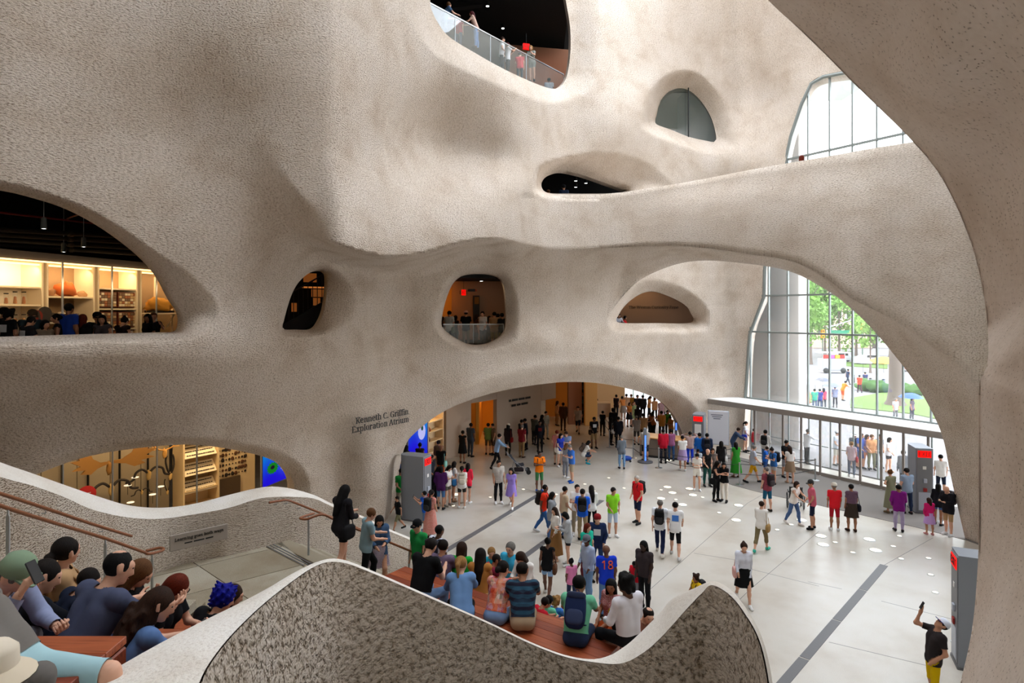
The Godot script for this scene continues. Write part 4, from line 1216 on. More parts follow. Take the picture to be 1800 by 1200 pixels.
func lower_gallery() -> void:
	var cream := mat(Color(0.9, 0.8, 0.62), 0.7)
	var grey := mat(Color(0.6, 0.55, 0.46), 0.8)
	var wall := thing("display_wall", "warm grey back wall of the horn and antler display", "display wall", Vector3.ZERO)
	var a := low_point(20)
	var b := low_point(318)
	var bs := along(a, b)
	var w := snappedf(Vector2(b.x - a.x, b.z - a.z).length(), 0.01)
	for k in 5: obj("panel", cbox(Vector3(snappedf(w / 5.0 - 0.02, 0.001), 5.2, 0.06), 0.006), grey, wall, a.lerp(b, (k + 0.5) / 5.0) + Vector3(0, 2.6, 0) - bs.z * 0.8, bs)
	for px in [126, 172, 228, 278]: beam("upright", low_point(px, 0.1) - bs.z * 0.7, low_point(px, 5) - bs.z * 0.7, 0.05, 0.05, M.black, wall)
	for px in [103, 190, 268, 338]:
		var gp := thing("glass_post", ["first", "second", "third", "fourth"][[103, 190, 268, 338].find(px)] + " slim steel post in front of the horn display", "post", low_point(px) + bs.z * 0.3)
		obj("shaft", lathe([Vector2(0.0, 0.0), Vector2(0.03, 0.0), Vector2(0.03, 5.0), Vector2(0.0, 5.0)], 8), M.steel, gp)
		obj("foot", lathe([Vector2(0.0, 0.0), Vector2(0.06, 0.0), Vector2(0.06, 0.02), Vector2(0.03, 0.025)], 8), M.steel, gp)
	var ang := atan2(bs.z.x, bs.z.z)
	var spot := func(px: float, py: float) -> Vector3:
		var q := low_point(px)
		return P(px, py, -q.z) - bs.z * 0.1
	antler("moose_skull", "large orange moose skull with broad antlers in the left display", spot.call(195, 824), 1.1, 0, Color(0.6, 0.43, 0.2), ang)
	antler("deer_skull", "pale deer skull with branching antlers at the display top", spot.call(292, 798), 0.85, 1, Color(0.78, 0.58, 0.28), ang)
	antler("ram_skull", "ram skull with thick dark curling horns in the display", spot.call(264, 836), 0.85, 2, Color(0.8, 0.66, 0.4), ang)
	antler("antelope_skull", "antelope skull with long dark upright horns", spot.call(302, 838), 0.7, 3, Color(0.7, 0.5, 0.3), ang)
	antler("buffalo_skull", "brown buffalo skull with dark side horns low in the display", spot.call(198, 862), 0.95, 2, Color(0.7, 0.5, 0.2), ang)
	antler("gazelle_skull", "small gazelle skull with short dark horns", spot.call(297, 866), 0.45, 3, Color(0.75, 0.55, 0.3), ang)
	antler("fox_skull", "low flat tan skull between the buffalo and ram skulls", spot.call(252, 866), 0.4, 2, Color(0.72, 0.5, 0.25), ang)
	for q in [[227, 854], [271, 870], [285, 856], [232, 884], [240, 840]]:
		var l := thing("label_disc", "small white round caption disc in the horn display", "caption", spot.call(q[0], q[1]), ang, "caption discs")
		obj("disc", lathe([Vector2(0.0, 0.0), Vector2(0.11, 0.0), Vector2(0.11, 0.015), Vector2(0.0, 0.015)], 14), cache_glow("disc", Color(1, 0.95, 0.85), 0.6), l)
		obj("stem", lathe([Vector2(0.0, -0.3), Vector2(0.008, -0.3), Vector2(0.008, 0.0), Vector2(0.0, 0.0)], 6), M.black, l)
	var sign := thing("round_sign", "red oval sign on the floor of the horn gallery", "sign", spot.call(134, 862) + bs.z * 0.8, ang)
	obj("disc", lathe([Vector2(0.0, 0.0), Vector2(0.26, 0.0), Vector2(0.26, 0.03), Vector2(0.0, 0.03)], 20), mat(Color(0.75, 0.1, 0.07), 0.6), sign, Vector3.ZERO, Basis(Vector3.RIGHT, PI / 2))
	for k in 3: obj("lettering", cbox(Vector3(0.22 - 0.05 * k, 0.02, 0.004), 0.001), M.white, sign, Vector3(0, 0.04 - 0.05 * k, 0.035))
	# cabinet of slanted trays
	var c0 := low_point(322)
	var c1 := low_point(386)
	var cab := cabinet("lit cream cabinet with slanted trays of small dark specimens", c0, c1, 5.0, 0.7, [0.9, 1.5, 3.7], cream, cream)
	var cw := Vector2(c1.x - c0.x, c1.z - c0.z).length()
	var rng := RandomNumberGenerator.new()
	rng.seed = 9
	for k in 4:
		var t := thing("specimen_tray", ["lowest", "second", "third", "top"][k] + " slanted tray of small dark specimens", "tray", on_cab(cab, cw / 2, 1.62 + 0.62 * k, -0.2))
		t.basis = cab.basis * Basis(Vector3.RIGHT, 0.9)
		obj("board", cbox(Vector3(snappedf(cw - 0.16, 0.01), 0.03, 0.5), 0.004), mat(Color(0.96, 0.9, 0.78), 0.7), t)
		for i in 12:
			for j in 3:
				obj("specimen", cbox(Vector3(rng.randf_range(0.05, 0.1), 0.03, 0.03), 0.008), mat(Color(0.2, 0.15, 0.1), 0.8), t, Vector3(-cw / 2 + 0.2 + i * (cw - 0.4) / 11.0, 0.03, -0.15 + 0.15 * j))
	for k in 2: lamp(on_cab(cab, cw / 2, 4.6, 0.5), Vector2(cw, 0.3), cab.basis * Vector3(0, -1, -0.5), WARM, 2.4)
	# board with pinned specimens
	var b0 := low_point(390)
	var b1 := low_point(458)
	var bd := thing("specimen_board", "tall cream board pinned with rows of small dark specimens", "board", b0)
	bd.basis = along(b0, b1)
	var bw := Vector2(b1.x - b0.x, b1.z - b0.z).length()
	obj("panel", cbox(Vector3(snappedf(bw, 0.01), 5.0, 0.08), 0.006), cream, bd, Vector3(bw / 2, 2.5, -0.4))
	for i in 9:
		for j in 12:
			obj("specimen", blob(Vector3(0.05, 0.05, 0.02) * [0.6, 1.0, 1.5][rng.randi() % 3], rng.randi() % 4, 0.6, 4, 6), mat([Color(0.16, 0.12, 0.09), Color(0.35, 0.22, 0.12)][rng.randi() % 2], 0.8), bd, Vector3(0.12 + i * 0.13, 1.7 + j * 0.19, -0.35))
	obj("lower_panel", cbox(Vector3(snappedf(bw * 0.55, 0.01), 1.0, 0.06), 0.006), mat(Color(0.35, 0.28, 0.2), 0.8), bd, Vector3(bw * 0.3, 1.1, -0.3))
	screen("wall_screen", "bright blue video screen with drifting germ shapes at the end of the horn gallery", P(462, 857, 23.6), P(516, 857, 25.4), 1.25, true)
	lamp(Vector3(-9.5, 5.6, -18.0), Vector2(5, 1.2), Vector3(-0.35, -1, -0.3), WARM, 7.0)
	lamp(low_point(130, 5.4) + bs.z * 1.2, Vector2(3.5, 0.4), -bs.z + Vector3(0, -1.0, 0), WARM, 5.0)
	lamp(low_point(260, 5.4) + bs.z * 1.2, Vector2(3.5, 0.4), -bs.z + Vector3(0, -1.0, 0), WARM, 5.0)
	lamp(low_point(420, 5.3) + bs.z * 0.9, Vector2(2.0, 0.4), -bs.z + Vector3(0, -1.0, 0), WARM, 3.4)

func screen(called: String, label: String, a: Vector3, b: Vector3, h: float, germs: bool) -> void:
	var o := thing(called, label, "screen", a)
	o.basis = along(a, b)
	var w := snappedf(Vector2(b.x - a.x, b.z - a.z).length(), 0.01)
	obj("frame", cbox(Vector3(w + 0.1, h + 0.1, 0.08), 0.01), mat(Color(0.5, 0.5, 0.52), 0.5), o, Vector3(w / 2, h / 2, -0.05))
	var im := Image.create(128, 128, false, Image.FORMAT_RGB8)
	for y in 128:
		for x in 128:
			var u := x / 128.0
			var v := y / 128.0
			var c := Color(0.0, 0.55, 0.85).lerp(Color(0.1, 0.05, 0.85), clampf(v * 1.1 + 0.15 * sin(u * 5.0), 0, 1))
			c = c.lerp(Color(0.5, 0.55, 0.9), 0.6 * exp(-pow((u - 0.5 - 0.2 * v) * 5.0, 2)) * (1.0 - v))
			if germs:
				for g in [[0.3, 0.5, 0.17, Color(0.06, 0.5, 0.12)], [0.74, 0.55, 0.17, Color(0.85, 0.85, 0.98)]]:
					var q := Vector2(u - g[0], v - g[1])
					if q.length() < g[2] * (1.0 + 0.12 * sin(q.angle() * 14.0)): c = g[3]
					if Vector2(q.x * 0.9, q.y + 0.02).length() < g[2] * 0.35: c = Color(0.1, 0.08, 0.15) if g[0] < 0.5 else Color(0.6, 0.7, 0.9)
			else:
				var q := Vector2(u - 0.7, v - 0.42)
				if q.length() < 0.2: c = Color(0.75, 0.75, 0.98)
				if Vector2(q.x - 0.02, q.y + 0.08).length() < 0.06: c = Color(0.1, 0.3, 0.25)
			im.set_pixel(x, y, c)
	var m := StandardMaterial3D.new()
	m.albedo_color = Color.BLACK
	m.emission_enabled = true
	m.emission_operator = BaseMaterial3D.EMISSION_OP_MULTIPLY
	m.emission = Color.WHITE
	m.emission_texture = ImageTexture.create_from_image(im)
	m.emission_energy_multiplier = 0.75
	var st := stool()
	for q in [[0, 0, 0, 1], [0, 1, 0, 0], [1, 1, 1, 0], [0, 0, 0, 1], [1, 1, 1, 0], [1, 0, 1, 1]]:
		st.set_uv(Vector2(q[2], q[3]))
		st.add_vertex(Vector3(q[0] * w, q[1] * h, 0.0))
	obj("picture", flat(st), m, o)
	lamp(o.transform * Vector3(w / 2, h / 2, 0.06), Vector2(w, h), o.basis.z, Color(0.3, 0.4, 1.0), 0.35)

func glass_rail(label: String, pts: Array, h: float) -> void:
	var o := thing("glass_balustrade", label, "balustrade", Vector3.ZERO)
	for i in pts.size() - 1:
		var a: Vector3 = pts[i]
		var b: Vector3 = pts[i + 1]
		var bs := along(a, b)
		var w := snappedf(Vector2(b.x - a.x, b.z - a.z).length() - 0.02, 0.01)
		obj("pane", cbox(Vector3(w, h, 0.02), 0.002), M.rail_glass, o, (a + b) / 2 + Vector3(0, h / 2, 0), bs)
		beam("cap_rail", a + Vector3(0, h, 0), b + Vector3(0, h, 0), 0.05, 0.05, M.steel, o)
		obj("post", lathe([Vector2(0.0, 0.0), Vector2(0.02, 0.0), Vector2(0.02, h), Vector2(0.0, h)], 6), M.steel, o, b)

func on_up(px: float, y: float) -> Vector3:   # points on the plan line of the top balustrade
	var r := (px - CX) / F
	var t := (-3.2 - r * 24.1) / (r * 7.2 - 5.8)
	return Vector3(-3.2 + 5.8 * t, y, -(24.1 + 7.2 * t))

func exit_box(label: String, at: Vector3, w: float, h: float, turn := 0.0) -> void:
	var o := thing("exit_sign", label, "sign", at, turn)
	obj("box", cbox(Vector3(w, h, 0.06), 0.008), cache_glow("exit", Color(0.9, 0.03, 0.02), 1.1), o)
	obj("rod", lathe([Vector2(0.0, h / 2), Vector2(0.01, h / 2), Vector2(0.01, h / 2 + 0.5), Vector2(0.0, h / 2 + 0.5)], 6), M.black, o)
	text("lettering", "EXIT", h * 0.6, mat(Color(0.35, 0.0, 0.0), 0.6), o, Vector3(0, 0, 0.032), Basis(), false)

func small_rooms() -> void:
	var brown := mat(Color(0.62, 0.5, 0.42), 0.85)
	# stair seen through the leaf-shaped opening
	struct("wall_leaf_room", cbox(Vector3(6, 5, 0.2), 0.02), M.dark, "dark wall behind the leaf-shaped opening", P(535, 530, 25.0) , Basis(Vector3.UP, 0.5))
	var st := thing("inner_stair", "dark metal stair with thin balusters behind the leaf-shaped opening", "stair", Vector3.ZERO)
	var s0 := P(490, 590, 21.4)
	var s1 := P(590, 530, 22.6)
	beam("stringer", s0, s1, 0.1, 0.5, M.black, st)
	beam("top_rail", s0 + Vector3(0, 1.25, 0), s1 + Vector3(0, 1.25, 0), 0.05, 0.05, mat(Color(0.2, 0.18, 0.16), 0.4, 0.6), st)
	for k in 13: beam("baluster", s0.lerp(s1, k / 12.0), s0.lerp(s1, k / 12.0) + Vector3(0, 1.25, 0), 0.025, 0.025, M.black, st)
	for q in [[545, 488, 0.5, 0.35], [560, 515, 0.55, 0.3], [552, 505, 0.9, 0.06], [517, 540, 0.2, 0.35], [556, 530, 0.3, 0.3]]:
		var lp := obj("lit_panel", cbox(Vector3(q[2], q[3], 0.05), 0.006), glow(Color(1.0, 0.6, 0.28), 0.09 if q[3] > 0.1 else 0.35), null, P(q[0], q[1], 24.4), Basis(Vector3.UP, 0.5))
		tag(lp, {488: "upper", 515: "middle", 505: "thin slanting", 540: "left narrow", 530: "lower square"}[q[1]] + " warm lit panel in the dark room behind the leaf-shaped opening", "lit panel")
	# oval room with glass rail
	struct("wall_oval_room", cbox(Vector3(4.0, 3.2, 0.2), 0.02), mat(Color(0.85, 0.68, 0.4), 0.85), "ochre lit wall at the left of the oval room", P(790, 540, 31.0))
	struct("wall_oval_room", cbox(Vector3(5.0, 3.2, 0.2), 0.02), brown, "plain brownish wall of the oval room", P(865, 540, 30.4) + Vector3(0.5, 0, 0))
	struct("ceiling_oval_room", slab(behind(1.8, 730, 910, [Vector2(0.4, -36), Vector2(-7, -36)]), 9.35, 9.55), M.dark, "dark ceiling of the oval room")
	lamp(Vector3(-3.8, 9.2, -29.2), Vector2(1.0, 0.6), Vector3(0, -1, -0.6), Color(1, 0.62, 0.25), 1.6)
	lamp(Vector3(-0.5, 9.2, -28.0), Vector2(1.5, 1.0), Vector3(0, -1, -0.3), WARM, 0.5)
	downlight(P(829, 487, 28.0))
	downlight(P(846, 494, 29.5))
	exit_box("small lit red and white exit sign hanging in the oval room", P(815, 514, 28.2), 0.2, 0.26)
	var dp := thing("wall_display", "tall dark panel with an amber picture on the oval room's wall", "panel", P(837, 562, 30.2))
	obj("board", cbox(Vector3(0.32, 1.2, 0.06), 0.01), M.black, dp, Vector3(0, 0.6, 0))
	obj("picture", cbox(Vector3(0.22, 0.35, 0.02), 0.004), mat(Color(0.5, 0.35, 0.1), 0.7), dp, Vector3(0.03, 0.95, 0.035))
	var ds := thing("hanging_sign", "black hanging direction sign with an orange end in the oval room", "sign", P(829, 510, 28.0))
	obj("board", cbox(Vector3(0.34, 0.12, 0.04), 0.006), M.black, ds)
	obj("marker", cbox(Vector3(0.08, 0.1, 0.045), 0.004), mat(Color(0.6, 0.22, 0.06), 0.6), ds, Vector3(0.2, 0, 0))
	glass_rail("glass balustrade across the lower half of the oval opening", [P(779, 604, 26.3), P(832, 603, 27.0), P(885, 602, 27.7)], 0.83)
	# room with wording on its wall
	var cw := struct("wall_text_room", cbox(Vector3(6.5, 3.0, 0.2), 0.02), brown, "warm brown wall with small lettering behind the wide low opening", P(1170, 540, 36.6) + Vector3(0.35, 0, 0), Basis(Vector3.UP, -0.15))
	struct("wall_text_room", cbox(Vector3(1.2, 3.0, 0.2), 0.02), mat(Color(0.95, 0.75, 0.45), 0.8), "narrow bright strip of wall at the left of the wide low opening", P(1092, 540, 37.2))
	struct("ceiling_text_room", slab(behind(2.2, 1060, 1240, [Vector2(13, -41), Vector2(4, -41)]), 9.6, 9.8), M.darker, "ceiling of the room behind the wide low opening")
	text("wall_lettering", "The Weston Curiosity Zone", 0.17, M.black, cw, Vector3(-1.05, 0.0, 0.11), Basis())
	lamp(P(1135, 500, 35.6), Vector2(1.2, 0.4), Vector3(0, -1, -0.35), WARM, 0.9)
	lamp(P(1092, 500, 36.4), Vector2(0.6, 0.4), Vector3(0, -1, -0.5), WARM, 0.8)
	# dark rooms higher up
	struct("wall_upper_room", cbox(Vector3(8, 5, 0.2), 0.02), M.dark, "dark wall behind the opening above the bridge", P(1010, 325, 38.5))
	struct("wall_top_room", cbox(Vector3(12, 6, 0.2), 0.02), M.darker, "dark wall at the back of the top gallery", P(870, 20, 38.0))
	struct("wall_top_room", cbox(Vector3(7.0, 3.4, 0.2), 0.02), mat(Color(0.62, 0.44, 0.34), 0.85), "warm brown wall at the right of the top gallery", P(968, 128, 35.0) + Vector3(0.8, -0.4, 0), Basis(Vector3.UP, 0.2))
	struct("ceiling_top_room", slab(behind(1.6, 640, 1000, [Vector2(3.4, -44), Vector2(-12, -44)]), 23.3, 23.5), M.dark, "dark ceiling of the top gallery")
	lamp(P(975, 80, 32.5), Vector2(1.5, 0.5), Vector3(0.1, -1, -0.4), Color(1, 0.68, 0.45), 1.6)
	for q in [[857, 11, 30], [952, 22, 32], [884, 50, 33], [812, 58, 30]]: downlight(P(q[0], q[1], q[2]), 0.09, "small bright downlight in the top gallery's dark ceiling", "top gallery downlights")
	for q in [[1012, 318, 35], [1030, 322, 36], [1012, 329, 36.5]]: downlight(P(q[0], q[1], q[2]), 0.09, "small lamp in the dark room above the bridge", "lamps above the bridge")
	for k in 3:
		var dk := thing("ceiling_beam", ["near", "middle", "far"][k] + " dark beam across the top gallery ceiling", "beam", Vector3.ZERO)
		beam("girder", P(780, -20 + k * 30, 28 + k * 2.5), P(1010, -60 + k * 42, 30 + k * 2.5), 0.25, 0.35, M.darker, dk)
		beam("flange", P(780, -12 + k * 30, 28 + k * 2.5), P(1010, -52 + k * 42, 30 + k * 2.5), 0.4, 0.05, M.darker, dk)
	exit_box("red exit sign hanging in the top gallery", P(925, 82, 30.5), 0.34, 0.3, 0.3)
	glass_rail("glass balustrade along the top gallery opening", [on_up(748, 18.3), on_up(800, 18.3), on_up(862, 18.3), on_up(925, 18.3), on_up(991, 18.3)], 1.65)

func ground_hall() -> void:
	var cream := mat(Color(0.92, 0.82, 0.66), 0.85)
	var wl0 := P(782, 700, 32.9)
	var wl1 := P(974, 700, 40.2)
	var bs := along(wl0, wl1)
	var p_at := func(px: float) -> Vector3:
		var r := (px - CX) / F
		var a := Vector2(wl0.x, -wl0.z)
		var b := Vector2(wl1.x, -wl1.z) - a
		var t := (r * a.y - a.x) / (b.x - r * b.y)
		return Vector3(a.x + b.x * t, 0, -(a.y + b.y * t))
	var wall := struct_node("wall_hall", "long pale wall with lettering along the left of the ground-floor hall")
	var seg := func(x0: float, x1: float, y0: float, y1: float) -> void:
		var a: Vector3 = p_at.call(x0)
		var b: Vector3 = p_at.call(x1)
		obj("panel", cbox(Vector3(snappedf(Vector2(b.x - a.x, b.z - a.z).length(), 0.01), y1 - y0, 0.3), 0.01), mat(Color(0.78, 0.7, 0.62), 0.85), wall, (a + b) / 2 + Vector3(0, (y0 + y1) / 2, 0), bs)
	seg.call(781, 825, 0, 5.8)
	seg.call(870, 948, 0, 5.8)
	seg.call(825, 870, 2.75, 5.8)
	seg.call(948, 974, 2.2, 5.8)
	var tp: Vector3 = p_at.call(911)
	for q in [[-0.95, 0.12, 0.22], [-0.5, 0.12, 0.56], [0.12, 0.12, 0.56], [0.72, 0.12, 0.5], [-0.62, -0.2, 0.4], [-0.16, -0.2, 0.36], [0.4, -0.2, 0.62]]:   # words too far away to read
		obj("word", cbox(Vector3(q[2], 0.13, 0.03), 0.012), M.black, wall, tp + Vector3(0, 2.42 + q[1], 0) + bs.x * q[0] + bs.z * 0.17, bs)
	# doorway to an ochre room
	struct("wall_door_room", cbox(Vector3(5, 5, 0.2), 0.02), mat(Color(0.9, 0.68, 0.32), 0.85), "ochre wall seen through the doorway of the hall", P(850, 740, 40.5), Basis(Vector3.UP, 0.2))
	struct("wall_door_room", cbox(Vector3(0.2, 5, 5), 0.02), mat(Color(0.9, 0.68, 0.32), 0.85), "ochre side wall inside the doorway", P(843, 740, 38.8))
	lamp(P(850, 690, 38), Vector2(1.5, 1.5), Vector3(0, -1, 0), Color(1, 0.66, 0.26), 3.2)
	# left end: screen and lit shelves
	screen("wall_screen", "blue video screen with a pale round germ beside the hall entrance", P(718, 806, 29.0), P(751, 806, 30.0), 2.0, false)
	var a := P(753, 806, 30.0)
	var b := P(780, 806, 31.4)
	a.y = 0.0
	b.y = 0.0
	var cab := cabinet("warm lit shelf cabinet with objects beside the blue screen", a, b, 3.4, 0.5, [0.9, 1.4, 1.9, 2.4], cream, cream)
	lamp(on_cab(cab, 0.5, 3.2, 0.3), Vector2(0.8, 0.3), cab.basis * Vector3(0, -1, -0.4), WARM, 0.8)
	for k in 3:
		var v := obj("shelf_object", blob(Vector3(0.12, 0.13, 0.1), 20 + k, 0.7, 6, 8), mat([Color(0.45, 0.3, 0.18), Color(0.6, 0.3, 0.15), Color(0.3, 0.22, 0.16)][k], 0.8), null, on_cab(cab, 0.3, [1.55, 2.05, 2.55][k], -0.2))
		tag(v, ["lower", "middle", "upper"][k] + " brown object on the lit shelves beside the blue screen", "specimen")
	var tb := thing("counter", "low counter with a pale wooden top below the lit shelves", "counter", on_level(762, 838, 0.0))
	obj("top", cbox(Vector3(1.2, 0.06, 0.9), 0.01), mat(Color(0.85, 0.68, 0.45), 0.5), tb, Vector3(0, 1.0, 0))
	obj("body", cbox(Vector3(1.1, 0.97, 0.8), 0.02), mat(Color(0.5, 0.46, 0.42), 0.7), tb, Vector3(0, 0.485, 0))
	# far end of the hall
	struct("wall_corridor", cbox(Vector3(2.2, 6, 0.2), 0.02), mat(Color(0.85, 0.52, 0.16), 0.85), "orange lit wall at the end of the corridor", P(985, 715, 46))
	struct("wall_pier", cbox(Vector3(0.95, 6, 0.6), 0.02), mat(Color(0.58, 0.42, 0.34), 0.85), "brown pier in the middle of the hall", P(1010, 700, 43))
	struct("wall_pier", cbox(Vector3(0.85, 6, 0.8), 0.02), mat(Color(0.95, 0.78, 0.5), 0.85), "cream lit pier beside the dark shelf", P(1038, 700, 42.6))
	struct("wall_shop", cbox(Vector3(2.6, 6, 0.2), 0.02), mat(Color(0.97, 0.85, 0.66), 0.85), "bright cream wall at the back of the hall", P(1070, 700, 50))
	var sh := thing("dark_shelf", "tall dark shelf of bottles between the two piers", "shelf", P(1024, 738, 43.2) * Vector3(1, 0, 1))
	obj("back", cbox(Vector3(0.5, 3.6, 0.1), 0.01), M.black, sh, Vector3(0, 1.8, -0.2))
	for k in 7:
		obj("board", cbox(Vector3(0.5, 0.03, 0.3), 0.004), mat(Color(0.12, 0.25, 0.25), 0.5), sh, Vector3(0, 0.4 + 0.5 * k, -0.05))
	for k in 6:
		for i in 3:
			var bt := obj("bottle", lathe([Vector2(0.0, 0.0), Vector2(0.04, 0.0), Vector2(0.04, 0.18), Vector2(0.015, 0.24), Vector2(0.0, 0.24)], 6), mat([Color(0.1, 0.3, 0.32), Color(0.5, 0.3, 0.1), Color(0.2, 0.2, 0.2)][(i + k) % 3], 0.4), null, sh.position + Vector3(-0.15 + 0.15 * i, 0.42 + 0.5 * k, 0.0))
			tag(bt, ["left", "middle", "right"][i] + " bottle on the " + ["lowest", "second", "third", "fourth", "fifth", "top"][k] + " board of the tall dark shelf", "bottle", "bottles on the dark shelf")
	var ct := thing("counter", "plain cream counter with machines at the back of the hall", "counter", P(1051, 733, 46) * Vector3(1, 0, 1))
	obj("body", cbox(Vector3(1.8, 1.0, 0.7), 0.02), mat(Color(0.75, 0.62, 0.5), 0.7), ct, Vector3(0, 0.5, 0))
	obj("top", cbox(Vector3(1.9, 0.05, 0.8), 0.01), cream, ct, Vector3(0, 1.03, 0))
	var mc := thing("coffee_machine", "dark machine standing on the cream counter", "machine", ct.position + Vector3(-0.35, 1.06, 0))
	obj("body", cbox(Vector3(0.5, 0.55, 0.4), 0.03), mat(Color(0.4, 0.36, 0.34), 0.4, 0.4), mc, Vector3(0, 0.28, 0))
	obj("panel", cbox(Vector3(0.4, 0.12, 0.03), 0.005), M.black, mc, Vector3(0, 0.12, 0.21))
	obj("spout", cbox(Vector3(0.08, 0.12, 0.1), 0.01), M.black, mc, Vector3(0.3, 0.2, 0.1))
	# daylight window at the far right of the hall
	var w3 := struct_node("window_3", "small bright window at the far right of the hall")
	for k in 4: obj("pane", cbox(Vector3(0.85, 1.6, 0.02), 0.002), M.glass, w3, P(1104 + k * 18, 694, 53.7))
	for k in 5: beam("mullion", P(1095 + k * 18, 720, 53.7), P(1095 + k * 18, 660, 53.7), 0.06, 0.06, mat(Color(0.3, 0.5, 0.35), 0.5), w3)
	# ticket desk
	var dk := thing("information_desk", "angled grey desk with a pale wooden top under the arch", "desk", on_level(1166, 801, 0.0))
	dk.rotation.y = -0.5
	obj("body", cbox(Vector3(2.3, 1.0, 1.2), 0.04), mat(Color(0.5, 0.45, 0.4), 0.7), dk, Vector3(0, 0.5, 0))
	obj("top", cbox(Vector3(2.4, 0.06, 1.3), 0.01), mat(Color(0.88, 0.66, 0.4), 0.5), dk, Vector3(0, 1.03, 0))
	obj("kick", cbox(Vector3(2.2, 0.1, 1.1), 0.01), M.black, dk, Vector3(0, 0.05, 0.06))
	for q in [[1134, 812, 0, "grey pillar with a blue light strip by the rope line"], [1188, 789, 1, "grey pillar with a short blue light behind the desk"]]:
		var bo := thing("light_pillar", q[3], "pillar", on_level(q[0], q[1], 0.0))
		obj("shaft", cbox(Vector3(0.16, 1.75, 0.12), 0.02), M.kiosk, bo, Vector3(0, 0.9, 0))
		obj("foot", lathe([Vector2(0.0, 0.0), Vector2(0.4, 0.0), Vector2(0.4, 0.05), Vector2(0.1, 0.1), Vector2(0.0, 0.1)], 16), M.floor_dark, bo)
		obj("light_strip", cbox(Vector3(0.07, 1.3 if q[2] == 0 else 0.4, 0.02), 0.006), cache_glow("blue", Color(0.3, 0.5, 1.0), 1.4), bo, Vector3(0, 0.75 if q[2] == 0 else 1.3, 0.065))
	for q in [[-2, -36], [4, -41], [8.5, -46], [3, -48], [-4, -30], [9, -40]]:
		lamp(Vector3(q[0], 5.7, q[1]), Vector2(1.2, 1.2), Vector3.DOWN, Color(1, 0.76, 0.5), 2.0)
		var cl := thing("ceiling_lamp", "square warm lamp under the hall ceiling, hidden by the arch", "ceiling light", Vector3(q[0], 5.75, q[1]), 0.0, "hall ceiling lamps")
		obj("housing", cbox(Vector3(1.25, 0.05, 1.25), 0.01), M.darker, cl)
		obj("diffuser", cbox(Vector3(1.2, 0.01, 1.2), 0.002), cache_glow("warm", Color(1, 0.75, 0.45), 1.5), cl, Vector3(0, -0.03, 0))

# ------------------------------------------------------------------------------- the park outside
func leafy(label: String, at: Vector3, h: float, r: float, crown_from: float, seed_: int, tint: Color, n := 1500, trunk_r := 0.2) -> void:
	var o := thing("tree", label, "tree", at, 0.0, "trees outside the glass front")
	var bark := mat(Color(0.42, 0.37, 0.34), 0.95)
	var line := PackedVector3Array()
	var rng := RandomNumberGenerator.new()
	rng.seed = seed_
	obj("trunk", lathe([Vector2(trunk_r * 1.9, -0.1), Vector2(trunk_r * 1.3, 0.4), Vector2(trunk_r, 1.4), Vector2(trunk_r * 0.8, crown_from + 1.0), Vector2(trunk_r * 0.4, h * 0.75), Vector2(0.0, h * 0.8)], 10), bark, o)
	for k in 5:
		var a := rng.randf() * TAU
		var y := lerpf(crown_from, h * 0.7, rng.randf())
		obj("branch", tube(PackedVector3Array([Vector3(0, y, 0), Vector3(cos(a) * r * 0.4, y + r * 0.3, sin(a) * r * 0.4), Vector3(cos(a) * r * 0.75, y + r * 0.45, sin(a) * r * 0.75)]), trunk_r * 0.3, 6), bark, o)
	var st := stool()
	var c := Vector3(0, (crown_from + h) / 2, 0)
	var hh := (h - crown_from) / 2
	var clumps := []
	for k in 14: clumps.append([Vector3(rng.randfn() * 0.5, rng.randfn() * 0.5, rng.randfn() * 0.5).limit_length(0.85), rng.randf_range(0.2, 0.42)])
	for k in n:
		var cl: Array = clumps[rng.randi() % clumps.size()]
		var d := Vector3(rng.randfn(), rng.randfn(), rng.randfn()).normalized() * pow(rng.randf(), 0.5)
		var q: Vector3 = (cl[0] + d * cl[1]) * Vector3(r, hh, r) + c
		var u := Vector3(rng.randfn(), rng.randfn(), rng.randfn()).normalized()
		var w := u.cross(Vector3(rng.randfn(), rng.randfn(), rng.randfn())).normalized()
		var s := rng.randf_range(0.16, 0.38)
		quad(st, q - u * s, q - w * s * 0.6, q + u * s, q + w * s * 0.6)
	var m := mat(tint, 0.8)
	m.backlight_enabled = true
	m.backlight = tint * 0.6
	obj("crown", flat(st), m, o)

